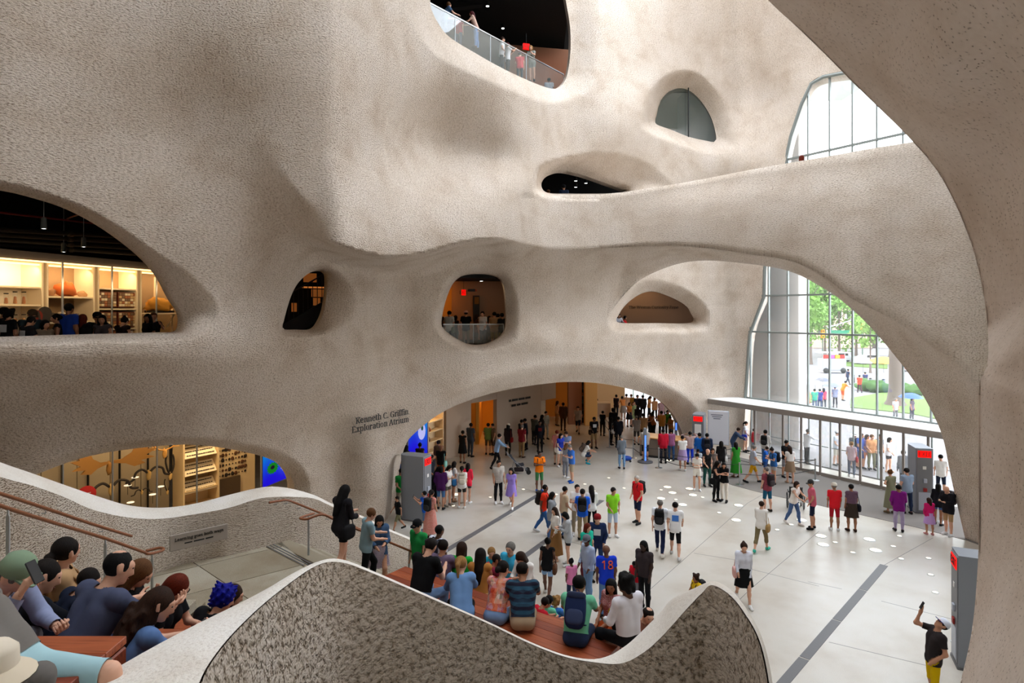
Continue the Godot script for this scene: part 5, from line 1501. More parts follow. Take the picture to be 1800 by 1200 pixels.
func build_outdoors() -> void:
	var g := PackedVector2Array()
	for s in [-12.0, 40.0]:
		var q: Vector2 = WA + WD * s - WN * 0.35
		g.append(q)
	g.append(Vector2(190, -60))
	g.append(Vector2(150, -220))
	g.append(Vector2(20, -190))
	struct("ground_plaza", slab(g, -0.4, -0.02), mat(Color(0.5, 0.49, 0.49), 0.9), "pale paved forecourt outside the glass front")
	var lawn := mat(Color(0.36, 0.46, 0.19), 0.95)
	var k := 0
	for pts in [[[1345, 707], [1432, 707], [1412, 668], [1398, 640], [1370, 632]], [[1495, 716], [1600, 727], [1690, 745], [1690, 706], [1560, 689], [1496, 700]], [[1440, 640], [1560, 648], [1560, 640], [1440, 634]]]:
		var poly := PackedVector2Array()
		for q in pts:
			var p := on_level(q[0], q[1], 0.0)
			poly.append(Vector2(p.x, p.z))
		struct("ground_lawn", slab(poly, -0.1, 0.06), lawn, ["sunny lawn at the left outside the window", "lawn around the big tree trunk outside", "thin strip of lawn by the street"][k])
		k += 1
	var hedge := mat(Color(0.24, 0.38, 0.16), 0.9)
	for q in [[1525, 686, "low clipped shrub left of the big tree trunk"], [1545, 689, "rounded shrub between path and tree trunk"], [1600, 694, "shrub right of the big tree trunk"], [1385, 648, "dark shrub on the left lawn"], [1370, 640, "small shrub at the far edge of the left lawn"]]:
		var sh := thing("shrub", q[2], "shrub", on_level(q[0], q[1], 0.0))
		obj("foliage", blob(Vector3(1.1, 0.6, 0.8), q[0], 0.9, 9, 14), hedge, sh, Vector3(0, 0.45, 0))
		obj("stem", lathe([Vector2(0.0, -0.1), Vector2(0.06, -0.1), Vector2(0.05, 0.4), Vector2(0.0, 0.4)], 6), mat(Color(0.3, 0.24, 0.2), 0.9), sh)
	leafy("big old tree with a thick grey trunk on the right lawn", on_level(1574, 712, 0.0), 17, 7, 8.5, 3, Color(0.34, 0.5, 0.2), 2500, 0.5)
	leafy("slender leafy tree beside the white jamb at the left", on_level(1388, 672, 0.0), 12, 3.6, 3.2, 4, Color(0.4, 0.56, 0.22), 2200, 0.14)
	leafy("leafy tree by the left lawn under the traffic light", on_level(1425, 640, 0.0), 13, 5.0, 4.0, 5, Color(0.42, 0.58, 0.26), 2000)
	leafy("tall street tree above the green street sign", on_level(1505, 632, 0.0), 27, 9, 3.2, 6, Color(0.42, 0.56, 0.25), 8000)
	leafy("tall street tree behind the thick grey trunk", on_level(1610, 640, 0.0), 28, 10, 3.2, 7, Color(0.4, 0.55, 0.24), 8000)
	leafy("young street tree beside the white cart", on_level(1530, 655, 0.0), 8, 2.6, 2.4, 8, Color(0.5, 0.64, 0.32), 1200, 0.1)
	leafy("broad street tree in the gap between the lawns", on_level(1475, 630, 0.0), 24, 9, 3.0, 12, Color(0.4, 0.55, 0.24), 7500)
	leafy("street tree partly hidden by the left jamb", on_level(1372, 626, 0.0), 22, 8, 3.0, 13, Color(0.4, 0.55, 0.24), 4000)
	leafy("street tree beyond the blue umbrella", on_level(1565, 628, 0.0), 25, 9, 3.0, 14, Color(0.4, 0.55, 0.24), 7500)
	leafy("far street tree at the middle of the window", on_level(1450, 622, 0.0), 22, 8, 3.0, 9, Color(0.48, 0.62, 0.32), 2500)
	# far houses
	for b in [[1475, 612, 14, 24, "pale brick apartment house far beyond the trees", Color(0.74, 0.66, 0.58)], [1620, 612, 18, 28, "grey apartment house far beyond the trees at the right", Color(0.7, 0.69, 0.68)], [1360, 612, 10, 20, "beige apartment house far beyond the trees at the left", Color(0.78, 0.72, 0.64)]]:
		var o := thing("apartment_house", b[4], "building", on_level(b[0], b[1], 0.0) * Vector3(1, 0, 1))
		var wd: int = b[2]
		var ht: int = b[3]
		obj("wall", cbox(Vector3(wd, ht, 10), 0.1), mat(b[5], 0.9), o, Vector3(0, ht / 2.0, -5))
		obj("cornice", cbox(Vector3(wd + 0.8, 0.6, 10.8), 0.1), mat(Color(0.8, 0.77, 0.72), 0.9), o, Vector3(0, ht, -5))
		for i in wd / 2:
			for j in (ht - 4) / 3:
				var w := obj("window", cbox(Vector3(1.1, 1.7, 0.12), 0.02), M.white, o, Vector3(-wd / 2.0 + 1.0 + 2 * i, 4.0 + 3 * j, 0.02))
				obj("pane", cbox(Vector3(0.9, 1.5, 0.06), 0.01), mat(Color(0.2, 0.22, 0.25), 0.2), w, Vector3(0, 0, 0.06))
	# street things
	var yel := mat(Color(0.9, 0.62, 0.08), 0.6)
	for q in [[1446, 612, 4.2, "yellow traffic light at the street corner"], [1516, 600, 5.4, "yellow traffic light hanging beside the right trees"], [1387, 603, 4.6, "yellow traffic light seen past the left tree"]]:
		var p := on_level(q[0], 640, 0.0)
		var o := thing("traffic_light", q[3], "traffic light", p)
		obj("pole", lathe([Vector2(0.0, 0.0), Vector2(0.09, 0.0), Vector2(0.07, q[2]), Vector2(0.0, q[2])], 8), mat(Color(0.3, 0.38, 0.34), 0.6), o)
		obj("head", cbox(Vector3(0.5, 1.3, 0.4), 0.05), yel, o, Vector3(0, q[2] + 0.3, 0))
		for c in 3: obj("lens", lathe([Vector2(0.0, 0.0), Vector2(0.13, 0.0), Vector2(0.1, 0.06), Vector2(0.0, 0.07)], 10), mat([Color(0.5, 0.08, 0.05), Color(0.6, 0.45, 0.05), Color(0.05, 0.4, 0.15)][c], 0.4), o, Vector3(0, q[2] + 0.7 - 0.4 * c, 0.2), Basis(Vector3.RIGHT, PI / 2))
	var ss := thing("street_sign", "green street sign board hung on a slanting arm", "sign", on_level(1500, 640, 0.0))
	obj("pole", lathe([Vector2(0.0, 0.0), Vector2(0.1, 0.0), Vector2(0.08, 7.0), Vector2(0.0, 7.0)], 8), M.kiosk, ss)
	beam("arm", Vector3(0, 6.6, 0), Vector3(-4.0, 5.4, 0.3), 0.12, 0.12, M.kiosk_light, ss)
	obj("board", cbox(Vector3(3.2, 0.55, 0.06), 0.02), mat(Color(0.02, 0.5, 0.36), 0.5), ss, Vector3(-2.3, 4.75, 0.3))
	var cart := thing("food_cart", "white food cart with red trim and bright goods at the kerb", "cart", on_level(1462, 655, 0.0))
	obj("body", cbox(Vector3(3.0, 1.5, 1.4), 0.06), mat(Color(0.6, 0.62, 0.66), 0.5), cart, Vector3(0, 1.1, 0))
	obj("canopy", cbox(Vector3(3.4, 0.12, 1.8), 0.03), M.white, cart, Vector3(0, 2.6, 0))
	for x in [-1.4, 1.4]: obj("upright", cbox(Vector3(0.06, 0.9, 0.06), 0.01), M.steel, cart, Vector3(x, 2.2, 0.5))
	for q in [[-1.0, Color(0.85, 0.15, 0.12)], [-0.3, Color(0.6, 0.3, 0.75)], [0.4, Color(0.95, 0.6, 0.15)], [1.0, Color(0.85, 0.15, 0.12)]]: obj("goods_box", cbox(Vector3(0.6, 0.45, 0.3), 0.03), mat(q[1], 0.6), cart, Vector3(q[0], 2.1, 0.55))
	for x in [-1.1, 1.1]: obj("wheel", lathe([Vector2(0.0, -0.08), Vector2(0.32, -0.08), Vector2(0.35, 0.0), Vector2(0.32, 0.08), Vector2(0.0, 0.08)], 14), M.black, cart, Vector3(x, 0.35, 0.72), Basis(Vector3.RIGHT, PI / 2))
	for q in [[1553, 668, 1.7, 2.7, Color(0.95, 0.72, 0.2), "big yellow parasol beside the tree trunk"], [1517, 668, 1.0, 2.4, Color(0.62, 0.63, 0.68), "grey umbrella above the walkers in the middle"], [1463, 716, 0.75, 2.05, Color(0.45, 0.47, 0.5), "dark grey umbrella over the waiting line"], [1433, 712, 0.75, 2.1, Color(0.55, 0.56, 0.6), "grey umbrella at the left of the waiting line"], [1446, 705, 0.75, 2.1, Color(0.4, 0.41, 0.44), "charcoal umbrella in the waiting line"], [1601, 739, 0.8, 2.0, Color(0.22, 0.36, 0.72), "blue umbrella near the right pier"], [1419, 700, 0.7, 2.2, Color(0.72, 0.7, 0.7), "pale umbrella over the orange-skirted walker"]]:
		var o := thing("umbrella", q[5], "umbrella", on_level(q[0], q[1], 0.0))
		obj("canopy", lathe([Vector2(q[2], q[3] - q[2] * 0.42), Vector2(q[2] * 0.75, q[3] - q[2] * 0.22), Vector2(q[2] * 0.4, q[3] - q[2] * 0.07), Vector2(0.0, q[3])], 8), mat(q[4], 0.7), o)
		obj("shaft", lathe([Vector2(0.0, 1.0), Vector2(0.015, 1.0), Vector2(0.015, q[3]), Vector2(0.0, q[3])], 6), M.black, o)
		obj("handle", tube(PackedVector3Array([Vector3(0, 1.0, 0), Vector3(0, 0.9, 0), Vector3(0.04, 0.87, 0), Vector3(0.07, 0.92, 0)]), 0.014, 6), M.black, o)
	for q in [[1480, 636, Color(0.75, 0.75, 0.78), "silver car parked on the far street"], [1530, 640, Color(0.85, 0.85, 0.86), "white car on the far street behind the cart"], [1350, 634, Color(0.35, 0.4, 0.5), "dark blue car past the left jamb"], [1610, 652, Color(0.7, 0.12, 0.1), "red car behind the big trunk"]]:
		var o := thing("car", q[3], "car", on_level(q[0], q[1], 0.0))
		var prof := PackedVector2Array()
		for p in [[-2.2, 0.35], [2.2, 0.35], [2.25, 0.7], [1.9, 0.95], [1.1, 1.0], [0.5, 1.5], [-1.0, 1.52], [-1.7, 1.05], [-2.2, 0.95]]: prof.append(Vector2(p[0], p[1]))
		obj("body", plate(prof, 1.7), mat(q[2], 0.3, 0.2), o)
		obj("side_window", cbox(Vector3(1.5, 0.4, 1.72), 0.03), M.black, o, Vector3(-0.25, 1.22, 0))
		for x in [-1.35, 1.35]:
			for z in [-0.8, 0.8]: obj("wheel", lathe([Vector2(0.0, -0.1), Vector2(0.3, -0.1), Vector2(0.34, 0.0), Vector2(0.3, 0.1), Vector2(0.0, 0.1)], 12), M.black, o, Vector3(x, 0.33, z), Basis(Vector3.RIGHT, PI / 2))
	for q in [[1530, 678], [1553, 680], [1500, 672]]:
		var o := thing("planter_post", "short black bollard on the forecourt", "bollard", on_level(q[0], q[1], 0.0), 0.0, "forecourt bollards")
		obj("shaft", lathe([Vector2(0.0, 0.0), Vector2(0.16, 0.0), Vector2(0.14, 0.8), Vector2(0.0, 0.86)], 10), M.black, o)
		obj("collar", lathe([Vector2(0.15, 0.6), Vector2(0.17, 0.62), Vector2(0.17, 0.68), Vector2(0.15, 0.7)], 10), M.kiosk, o)

# ------------------------------------------------------------------------------- signs, kiosks, ropes, chairs on wheels
func kiosk(label: String, px: float, py: float, h: float, turn: float, paper: bool) -> void:
	var o := thing("exit_kiosk", label, "kiosk", on_level(px, py, 0.0), turn)
	var poly := PackedVector2Array([Vector2(-0.3, 0.45), Vector2(0.3, 0.45), Vector2(0.3, -0.35)])
	for k in 9: poly.append(Vector2(cos(PI * k / 8.0) * 0.3, -0.35 - sin(PI * k / 8.0) * 0.3))
	poly.append(Vector2(-0.3, -0.35))
	obj("body", slab(poly, 0.04, h), M.kiosk, o)
	obj("base", slab(Geometry2D.offset_polygon(poly, 0.03)[0], 0.0, 0.06), M.floor_dark, o)
	obj("front_panel", cbox(Vector3(0.52, h - 0.15, 0.03), 0.006), mat(Color(0.5, 0.51, 0.53), 0.45, 0.4), o, Vector3(0, h / 2 + 0.02, 0.455))
	var s := obj("sign_panel", cbox(Vector3(0.46, 0.26, 0.03), 0.006), cache_glow("exit", Color(0.9, 0.03, 0.02), 1.1), o, Vector3(0, h - 0.22, 0.47))
	text("lettering", "EXIT", 0.17, mat(Color(0.3, 0.0, 0.0), 0.6), s, Vector3(0, 0, 0.016), Basis(), false)
	obj("notice", cbox(Vector3(0.34 if paper else 0.12, 0.5 if paper else 0.12, 0.01), 0.002), M.white, o, Vector3(0, h - 0.75, 0.475))
	obj("call_box", cbox(Vector3(0.12, 0.16, 0.05), 0.01), M.kiosk_light, o, Vector3(0.02, h - 1.25, 0.49))
	obj("ashtray", cbox(Vector3(0.13, 0.14, 0.04), 0.01), mat(Color(0.6, 0.1, 0.08), 0.5), o, Vector3(0.02, 0.95, 0.49))
	obj("hatch", cbox(Vector3(0.4, 0.7, 0.012), 0.003), M.kiosk_light, o, Vector3(0, 0.5, 0.475))

func stanchion(px: float, py: float, label: String, to: Array) -> void:
	var at := on_level(px, py, 0.0)
	var o := thing("stanchion", label, "stanchion", at)
	obj("base", lathe([Vector2(0.0, 0.0), Vector2(0.18, 0.0), Vector2(0.18, 0.015), Vector2(0.04, 0.035), Vector2(0.0, 0.035)], 16), M.steel, o)
	obj("post", lathe([Vector2(0.0, 0.03), Vector2(0.032, 0.03), Vector2(0.032, 0.95), Vector2(0.04, 0.96), Vector2(0.04, 1.02), Vector2(0.0, 1.02)], 10), M.steel, o)
	if to.size():
		var b := on_level(to[0], to[1], 0.0) - at
		for y in [0.95, 0.5]:
			var line := PackedVector3Array()
			for k in 9:
				var u := k / 8.0
				line.append(b * u + Vector3(0, y - 0.16 * sin(u * PI), 0))
			obj("belt", tube(line, 0.025, 6, false, 0.5), M.black, o)

func build_fittings() -> void:
	kiosk("grey exit kiosk by the arch's left foot, seen from its side", 733, 912, 2.45, deg_to_rad(68), false)
	kiosk("exit kiosk with a white notice at the arch's right foot", 1229, 803, 2.35, deg_to_rad(-25), true)
	kiosk("exit kiosk in front of the glass doors at the right", 1617, 897, 2.55, deg_to_rad(-15), false)
	kiosk("exit kiosk half hidden behind the near right pier", 1722, 1172, 2.5, deg_to_rad(-114), false)
	stanchion(1433, 844, "belt stanchion at the right end of the entrance line", [1285, 822])
	stanchion(1285, 822, "belt stanchion beside the woman in green", [1221, 818])
	stanchion(1158, 822, "belt stanchion behind the person in red hood", [1230, 838])
	stanchion(1113, 804, "belt stanchion right of the denim-jacketed woman", [1158, 822])
	stanchion(1071, 786, "belt stanchion left of the denim-jacketed woman", [1113, 804])
	stanchion(1064, 762, "belt stanchion farther back in the hall line", [1085, 775])
	stanchion(1230, 838, "belt stanchion in front of the rope line's bend", [1300, 852])
	stanchion(1300, 852, "belt stanchion behind the two hugging women", [1433, 844])
	stanchion(1656, 918, "belt stanchion beside the man in black jacket", [])
	# lettering on the carved wall
	var a := P(640, 745, far_wall_depth(640, 745))
	var b := P(697, 735, far_wall_depth(697, 735))
	var bs := along(a, b)
	var t := thing("wall_lettering", "two lines of dark metal lettering on the concrete pier", "lettering", (P(668, 738, far_wall_depth(668, 738))) + bs.z * 0.05)
	t.basis = bs
	text("lettering_line", "Kenneth C. Griffin", 0.22, M.black, t, Vector3(0.08, 0.14, 0.04), Basis(), true, true)
	text("lettering_line", "Exploration Atrium", 0.22, M.black, t, Vector3(0, -0.15, 0.04), Basis(), true, true)
	# plaque on the stair wall
	var p0 := P(308, 950, 11.85)
	var p1 := P(388, 935, 12.4)
	var pb := along(p0, p1)
	var pl := thing("wall_plaque", "smooth grey plaque with small lettering on the stair wall", "plaque", (p0 + p1) / 2 + pb.z * 0.06)
	pl.basis = pb
	obj("board", cbox(Vector3(1.05, 0.3, 0.04), 0.008), mat(Color(0.62, 0.58, 0.54), 0.85), pl)
	text("lettering", "Learning goes both ways", 0.056, M.black, pl, Vector3(0.0, 0.05, 0.022), Basis())
	for k in 3: obj("lettering", cbox(Vector3(0.14 + 0.05 * (k % 2), 0.025, 0.006), 0.002), M.black, pl, Vector3(-0.2 + 0.19 * k, -0.045, 0.022))
	# panel inside the vestibule
	var vp := thing("notice_board", "large white notice board on the wall beside the vestibule", "notice board", on_level(1282, 812, 0.0) + Vector3(-0.4, 0, -0.5), deg_to_rad(-20))
	obj("panel", cbox(Vector3(1.0, 1.75, 0.05), 0.01), mat(Color(0.88, 0.89, 0.92), 0.5), vp, Vector3(0, 1.7, 0))
	obj("frame", cbox(Vector3(1.06, 1.81, 0.03), 0.008), M.kiosk_light, vp, Vector3(0, 1.7, -0.02))
	for k in 3: obj("lettering", cbox(Vector3(0.6 - 0.12 * k, 0.05, 0.01), 0.002), mat(Color(0.5, 0.52, 0.58), 0.6), vp, Vector3(-0.08, 2.38 - 0.1 * k, 0.03))
	wheelchair()
	stroller()
	var toy := thing("ride_toy", "yellow and blue wheeled toy case beside the denim-jacketed woman", "toy", on_level(1102, 811, 0.0))
	obj("body", blob(Vector3(0.26, 0.13, 0.16), 5, 0.2, 7, 12), mat(Color(0.05, 0.3, 0.75), 0.4), toy, Vector3(0, 0.17, 0))
	obj("handle", tube(PackedVector3Array([Vector3(-0.18, 0.2, 0), Vector3(-0.22, 0.55, 0), Vector3(-0.1, 0.6, 0)]), 0.03, 8), mat(Color(0.9, 0.75, 0.05), 0.4), toy)
	for x in [-0.15, 0.15]: obj("wheel", lathe([Vector2(0.0, -0.03), Vector2(0.06, -0.03), Vector2(0.06, 0.03), Vector2(0.0, 0.03)], 10), M.black, toy, Vector3(x, 0.06, 0.15), Basis(Vector3.RIGHT, PI / 2))

func wheelchair() -> void:
	var o := thing("wheelchair", "black wheelchair pushed by the woman in white top and jeans", "wheelchair", on_level(1398, 893, 0.0), deg_to_rad(160))
	var ring := PackedVector3Array()
	for k in 20: ring.append(Vector3(0, cos(TAU * k / 20) * 0.3, sin(TAU * k / 20) * 0.3))
	for s in [-1.0, 1.0]:
		var w := obj("wheel", tube(ring, 0.02, 6, true), M.black, o, Vector3(0.3 * s, 0.32, -0.05))
		for k in 6: obj("spoke", tube(PackedVector3Array([Vector3.ZERO, Vector3(0, cos(TAU * k / 6) * 0.3, sin(TAU * k / 6) * 0.3)]), 0.004, 4), M.steel, w)
		obj("push_handle", tube(PackedVector3Array([Vector3(0.23 * s, 0.45, -0.2), Vector3(0.23 * s, 0.92, -0.25), Vector3(0.23 * s, 0.94, -0.38)]), 0.014, 6), M.black, o)
		obj("armrest", cbox(Vector3(0.05, 0.04, 0.36), 0.01), M.black, o, Vector3(0.26 * s, 0.68, 0.0))
		obj("caster", lathe([Vector2(0.0, -0.02), Vector2(0.09, -0.02), Vector2(0.09, 0.02), Vector2(0.0, 0.02)], 12), M.black, o, Vector3(0.24 * s, 0.09, 0.35), Basis(Vector3.FORWARD, PI / 2))
		obj("footrest", cbox(Vector3(0.14, 0.02, 0.16), 0.005), M.black, o, Vector3(0.12 * s, 0.12, 0.45))
	obj("seat", cbox(Vector3(0.44, 0.05, 0.42), 0.015), M.black, o, Vector3(0, 0.48, 0))
	obj("backrest", cbox(Vector3(0.44, 0.42, 0.03), 0.012), M.black, o, Vector3(0, 0.7, -0.22))

func stroller() -> void:
	var o := thing("stroller", "dark grey pushchair with a child, pushed by the man in pale blue", "stroller", on_level(912, 832, 0.0), deg_to_rad(95))
	obj("seat", cbox(Vector3(0.38, 0.08, 0.4), 0.03), mat(Color(0.2, 0.21, 0.24), 0.9), o, Vector3(0, 0.42, 0.05), Basis(Vector3.RIGHT, -0.2))
	obj("backrest", cbox(Vector3(0.38, 0.6, 0.06), 0.03), mat(Color(0.2, 0.21, 0.24), 0.9), o, Vector3(0, 0.68, -0.26), Basis(Vector3.RIGHT, -0.6))
	obj("basket", cbox(Vector3(0.36, 0.14, 0.45), 0.03), mat(Color(0.15, 0.1, 0.12), 0.9), o, Vector3(0, 0.2, 0.0))
	for s in [-1.0, 1.0]:
		obj("frame", tube(PackedVector3Array([Vector3(0.22 * s, 1.02, -0.6), Vector3(0.22 * s, 0.6, -0.2), Vector3(0.22 * s, 0.15, 0.45)]), 0.015, 6), M.kiosk, o)
		obj("leg", tube(PackedVector3Array([Vector3(0.22 * s, 0.6, -0.2), Vector3(0.24 * s, 0.13, -0.35)]), 0.015, 6), M.kiosk, o)
		for z in [-0.35, 0.45]: obj("wheel", lathe([Vector2(0.0, -0.025), Vector2(0.11, -0.025), Vector2(0.12, 0.0), Vector2(0.11, 0.025), Vector2(0.0, 0.025)], 12), M.black, o, Vector3(0.25 * s, 0.12, z), Basis(Vector3.FORWARD, PI / 2))
	obj("handle", tube(PackedVector3Array([Vector3(-0.22, 1.02, -0.6), Vector3(0.22, 1.02, -0.6)]), 0.018, 6), M.black, o)

# ------------------------------------------------------------------------------- people
# lean, hip and knee (left, right), then shoulder pitch, spread, elbow, inward (left, right), head pitch, head turn, seated
const POSES := {
	"stand": [2, 3, 4, -2, 3, 4, 9, 14, 6, 0, 9, 16, 6, 6, 0, 0], "ease": [2, 6, 8, -3, 2, 0, 14, 30, 20, 6, 10, 40, 25, 8, 15, 0],
	"walk": [4, 24, 8, -17, 22, -18, 9, 16, 6, 20, 9, 24, 6, 4, 0, 0], "stride": [3, -15, 20, 22, 6, 18, 9, 26, 8, -16, 9, 18, 6, 2, -10, 0],
	"phone": [3, 4, 5, -2, 3, 22, 8, 82, 34, 24, 8, 86, 36, 30, 0, 0], "fold": [2, 2, 3, 0, 2, 18, 12, 92, 62, 16, 12, 96, 64, 6, 10, 0],
	"photo": [0, 3, 4, -2, 3, 58, 14, 75, 34, 60, 14, 78, 34, -4, 0, 0], "aim": [-3, 3, 4, -2, 3, 4, 9, 20, 10, 62, 20, 85, 20, -6, 0, 0],
	"overhead": [0, 3, 4, -2, 3, 118, 58, 112, 70, 120, 58, 112, 70, -4, 0, 0], "point": [4, 4, 4, -2, 3, 4, 9, 16, 6, 62, 10, 14, 4, 4, 20, 0],
	"rail": [16, 2, 4, -2, 3, 42, 16, 55, 24, 44, 16, 52, 22, 10, 0, 0], "hip": [2, 4, 4, -3, 3, -18, 42, 78, 70, 2, 9, 16, 6, 4, 0, 0],
	"push": [10, 18, 10, -12, 16, 46, 8, 26, 6, 46, 8, 26, 6, 12, 0, 0], "lookup": [-9, 2, 2, -2, 2, -6, 16, 42, 30, 98, 22, 95, 18, -48, 0, 0],
	"hug": [3, 3, 4, -2, 3, 50, 20, 50, 50, 40, 16, 70, 50, 14, 25, 0], "lean": [24, 8, 8, 2, 6, 50, 12, 35, 18, 58, 12, 20, 8, 16, 0, 0],
	"down": [6, 30, 34, -10, 12, 20, 8, 70, 30, 14, 8, 60, 26, 20, 0, 0],
	"sit": [12, 84, 88, 80, 84, 34, 10, 42, 18, 36, 10, 40, 18, 8, 0, 1], "sitphone": [20, 84, 90, 82, 86, 26, 8, 78, 26, 30, 8, 76, 30, 32, 10, 1],
	"sitlean": [30, 86, 88, 84, 88, 50, 12, 44, 16, 54, 12, 38, 18, 18, -24, 1], "sitback": [2, 80, 84, 84, 88, 18, 12, 50, 26, 12, 12, 46, 26, 4, 28, 1], "situp": [44, 92, 96, 90, 92, 40, 9, 60, 30, 78, 14, 88, 20, 20, 10, 1],
	"recline": [-52, 84, 62, 78, 58, -30, 12, 30, 10, -20, 12, 30, 10, 20, 0, 1], "kneeup": [-30, 116, 112, 100, 96, 10, 12, 40, 10, 10, 12, 30, 10, 20, 0, 1],
	"crouch": [26, 100, 128, 84, 120, 40, 10, 50, 20, 44, 10, 40, 20, 20, 0, 0],
}
const SKIN := {"lt": Color(0.86, 0.66, 0.55), "md": Color(0.76, 0.55, 0.43), "tn": Color(0.62, 0.42, 0.3), "br": Color(0.42, 0.27, 0.19), "dk": Color(0.25, 0.16, 0.12)}
const HAIR := {"k": Color(0.035, 0.03, 0.03), "d": Color(0.09, 0.06, 0.045), "b": Color(0.2, 0.12, 0.075), "n": Color(0.42, 0.28, 0.16), "y": Color(0.66, 0.5, 0.3), "r": Color(0.42, 0.14, 0.05), "g": Color(0.5, 0.49, 0.48), "w": Color(0.82, 0.81, 0.79), "u": Color(0.03, 0.07, 0.6), "m": Color(0.3, 0.05, 0.08)}

var bodies := {}

func capsules(pose: Array, fem: bool, near: bool) -> Dictionary:
	var bones := []     # a, b, ra, rb, chain, u0, u1
	var rad := func(x): return deg_to_rad(x)
	var lean: float = rad.call(pose[0])
	var tors := Basis(Vector3.RIGHT, lean)
	var pel := Vector3(0, 0.93, 0)
	var sw := 0.155 if fem else 0.178
	var hw := 0.092 if fem else 0.088
	var waist := 0.09 if fem else 0.104
	var T := func(x: float, y: float, z := 0.0) -> Vector3: return pel + tors * Vector3(x, y, z)
	for s in [-1.0, 1.0]:
		bones.append([pel + Vector3(s * 0.055, -0.02, -0.012), T.call(s * 0.05, 0.15), 0.112 if fem else 0.106, waist, 0, 0.0, 0.3])
		bones.append([T.call(s * 0.05, 0.15), T.call(s * (0.066 if fem else 0.08), 0.36, 0.012), waist, 0.098 if fem else 0.11, 0, 0.3, 0.78])
		bones.append([T.call(s * 0.04, 0.44), T.call(s * sw, 0.475, -0.01), 0.075, 0.058, 0, 0.95, 0.9])
		if fem: bones.append([T.call(s * 0.062, 0.33, 0.07), T.call(s * 0.066, 0.34, 0.085), 0.062, 0.055, 0, 0.74, 0.78])
	bones.append([T.call(0, 0.45, -0.01), T.call(0, 0.57, 0.005), 0.058 if not fem else 0.05, 0.052 if not fem else 0.045, 5, 0.98, 1.2])
	# head
	var hb := tors * Basis(Vector3.UP, rad.call(pose[14])) * Basis(Vector3.RIGHT, rad.call(pose[13]) - lean * 0.7)
	var hc: Vector3 = T.call(0, 0.57, 0.005) + hb * Vector3(0, 0.1, 0.018)
	var G := func(x: float, y: float, z: float) -> Vector3: return hc + hb * Vector3(x, y, z)
	bones.append([G.call(0, 0.03, -0.018), G.call(0, -0.005, 0.012), 0.089, 0.08, 5, 1.4, 1.5])
	bones.append([G.call(0, -0.06, 0.035), G.call(0, -0.085, 0.058), 0.056, 0.03, 5, 1.4, 1.5])
	bones.append([G.call(0, 0.01, 0.086), G.call(0, -0.028, 0.108), 0.011, 0.016, 5, 1.5, 1.5])
	for s in [-1.0, 1.0]:
		bones.append([G.call(s * 0.088, 0.012, -0.012), G.call(s * 0.09, -0.03, -0.005), 0.016, 0.012, 5, 1.5, 1.5])
		bones.append([G.call(s * 0.014, 0.035, 0.075), G.call(s * 0.05, 0.032, 0.058), 0.016, 0.016, 5, 1.5, 1.5])
	# legs
	var feet := []
	for i in 2:
		var s := 1.0 if i == 0 else -1.0
		var a: float = rad.call(pose[1 + i * 2])
		var b: float = rad.call(pose[2 + i * 2])
		var hip := pel + Vector3(s * hw, -0.04, 0)
		var knee := hip + Vector3(s * 0.02 * cos(a) + s * 0.06 * pose[15], -cos(a) * 0.43, sin(a) * 0.43)
		var ank := knee + Vector3(0, -cos(a - b) * 0.41, sin(a - b) * 0.41)
		var fa := clampf(a - b, -0.6, 0.4) * 0.5
		var toe := ank + Vector3(s * 0.03, -0.045 - 0.15 * maxf(-fa, 0.0), 0.155)
		bones.append([hip, knee, 0.088 if fem else 0.085, 0.056, 3 + i, 0.0, 1.0])
		bones.append([knee, knee.lerp(ank, 0.35) + Vector3(0, 0, -0.016), 0.054, 0.056, 3 + i, 1.0, 1.35])
		bones.append([knee.lerp(ank, 0.35) + Vector3(0, 0, -0.016), ank, 0.056, 0.037, 3 + i, 1.35, 2.0])
		bones.append([ank + Vector3(0, -0.035, -0.035), toe, 0.044, 0.037, 3 + i, 2.05, 2.35])
		feet.append(toe.y - 0.037)
	# arms
	var hands := []
	for i in 2:
		var s := 1.0 if i == 0 else -1.0
		var k := 5 + i * 4
		var p: float = rad.call(pose[k])
		var sp: float = rad.call(pose[k + 1])
		var el: float = rad.call(pose[k + 2])
		var inw: float = rad.call(pose[k + 3])
		var sh: Vector3 = T.call(s * sw, 0.47, -0.01)
		var q := p - lean * 0.3
		var elb := sh + Vector3(s * sin(sp), -cos(q) * cos(sp), sin(q) * cos(sp)) * 0.285
		var q2 := q + el
		var fd := Vector3(s * sin(sp * 0.4 - inw), -cos(q2) * cos(sp * 0.4 - inw), sin(q2) * cos(sp * 0.4 - inw))
		var wri := elb + fd * 0.245
		bones.append([sh, elb, 0.052 if not fem else 0.044, 0.041 if not fem else 0.036, 1 + i, 0.0, 1.0])
		bones.append([elb, wri, 0.041 if not fem else 0.035, 0.027, 1 + i, 1.0, 2.0])
		if not near:
			bones.append([wri, wri + fd * 0.14, 0.034, 0.026, 1 + i, 2.0, 2.5])
		hands.append([wri, fd, s])
	return {"bones": bones, "low": minf(feet[0], feet[1]), "head": [hc, hb], "hands": hands, "seat": 0.93 - 0.125, "chest": [T.call(0, 0.34), tors]}

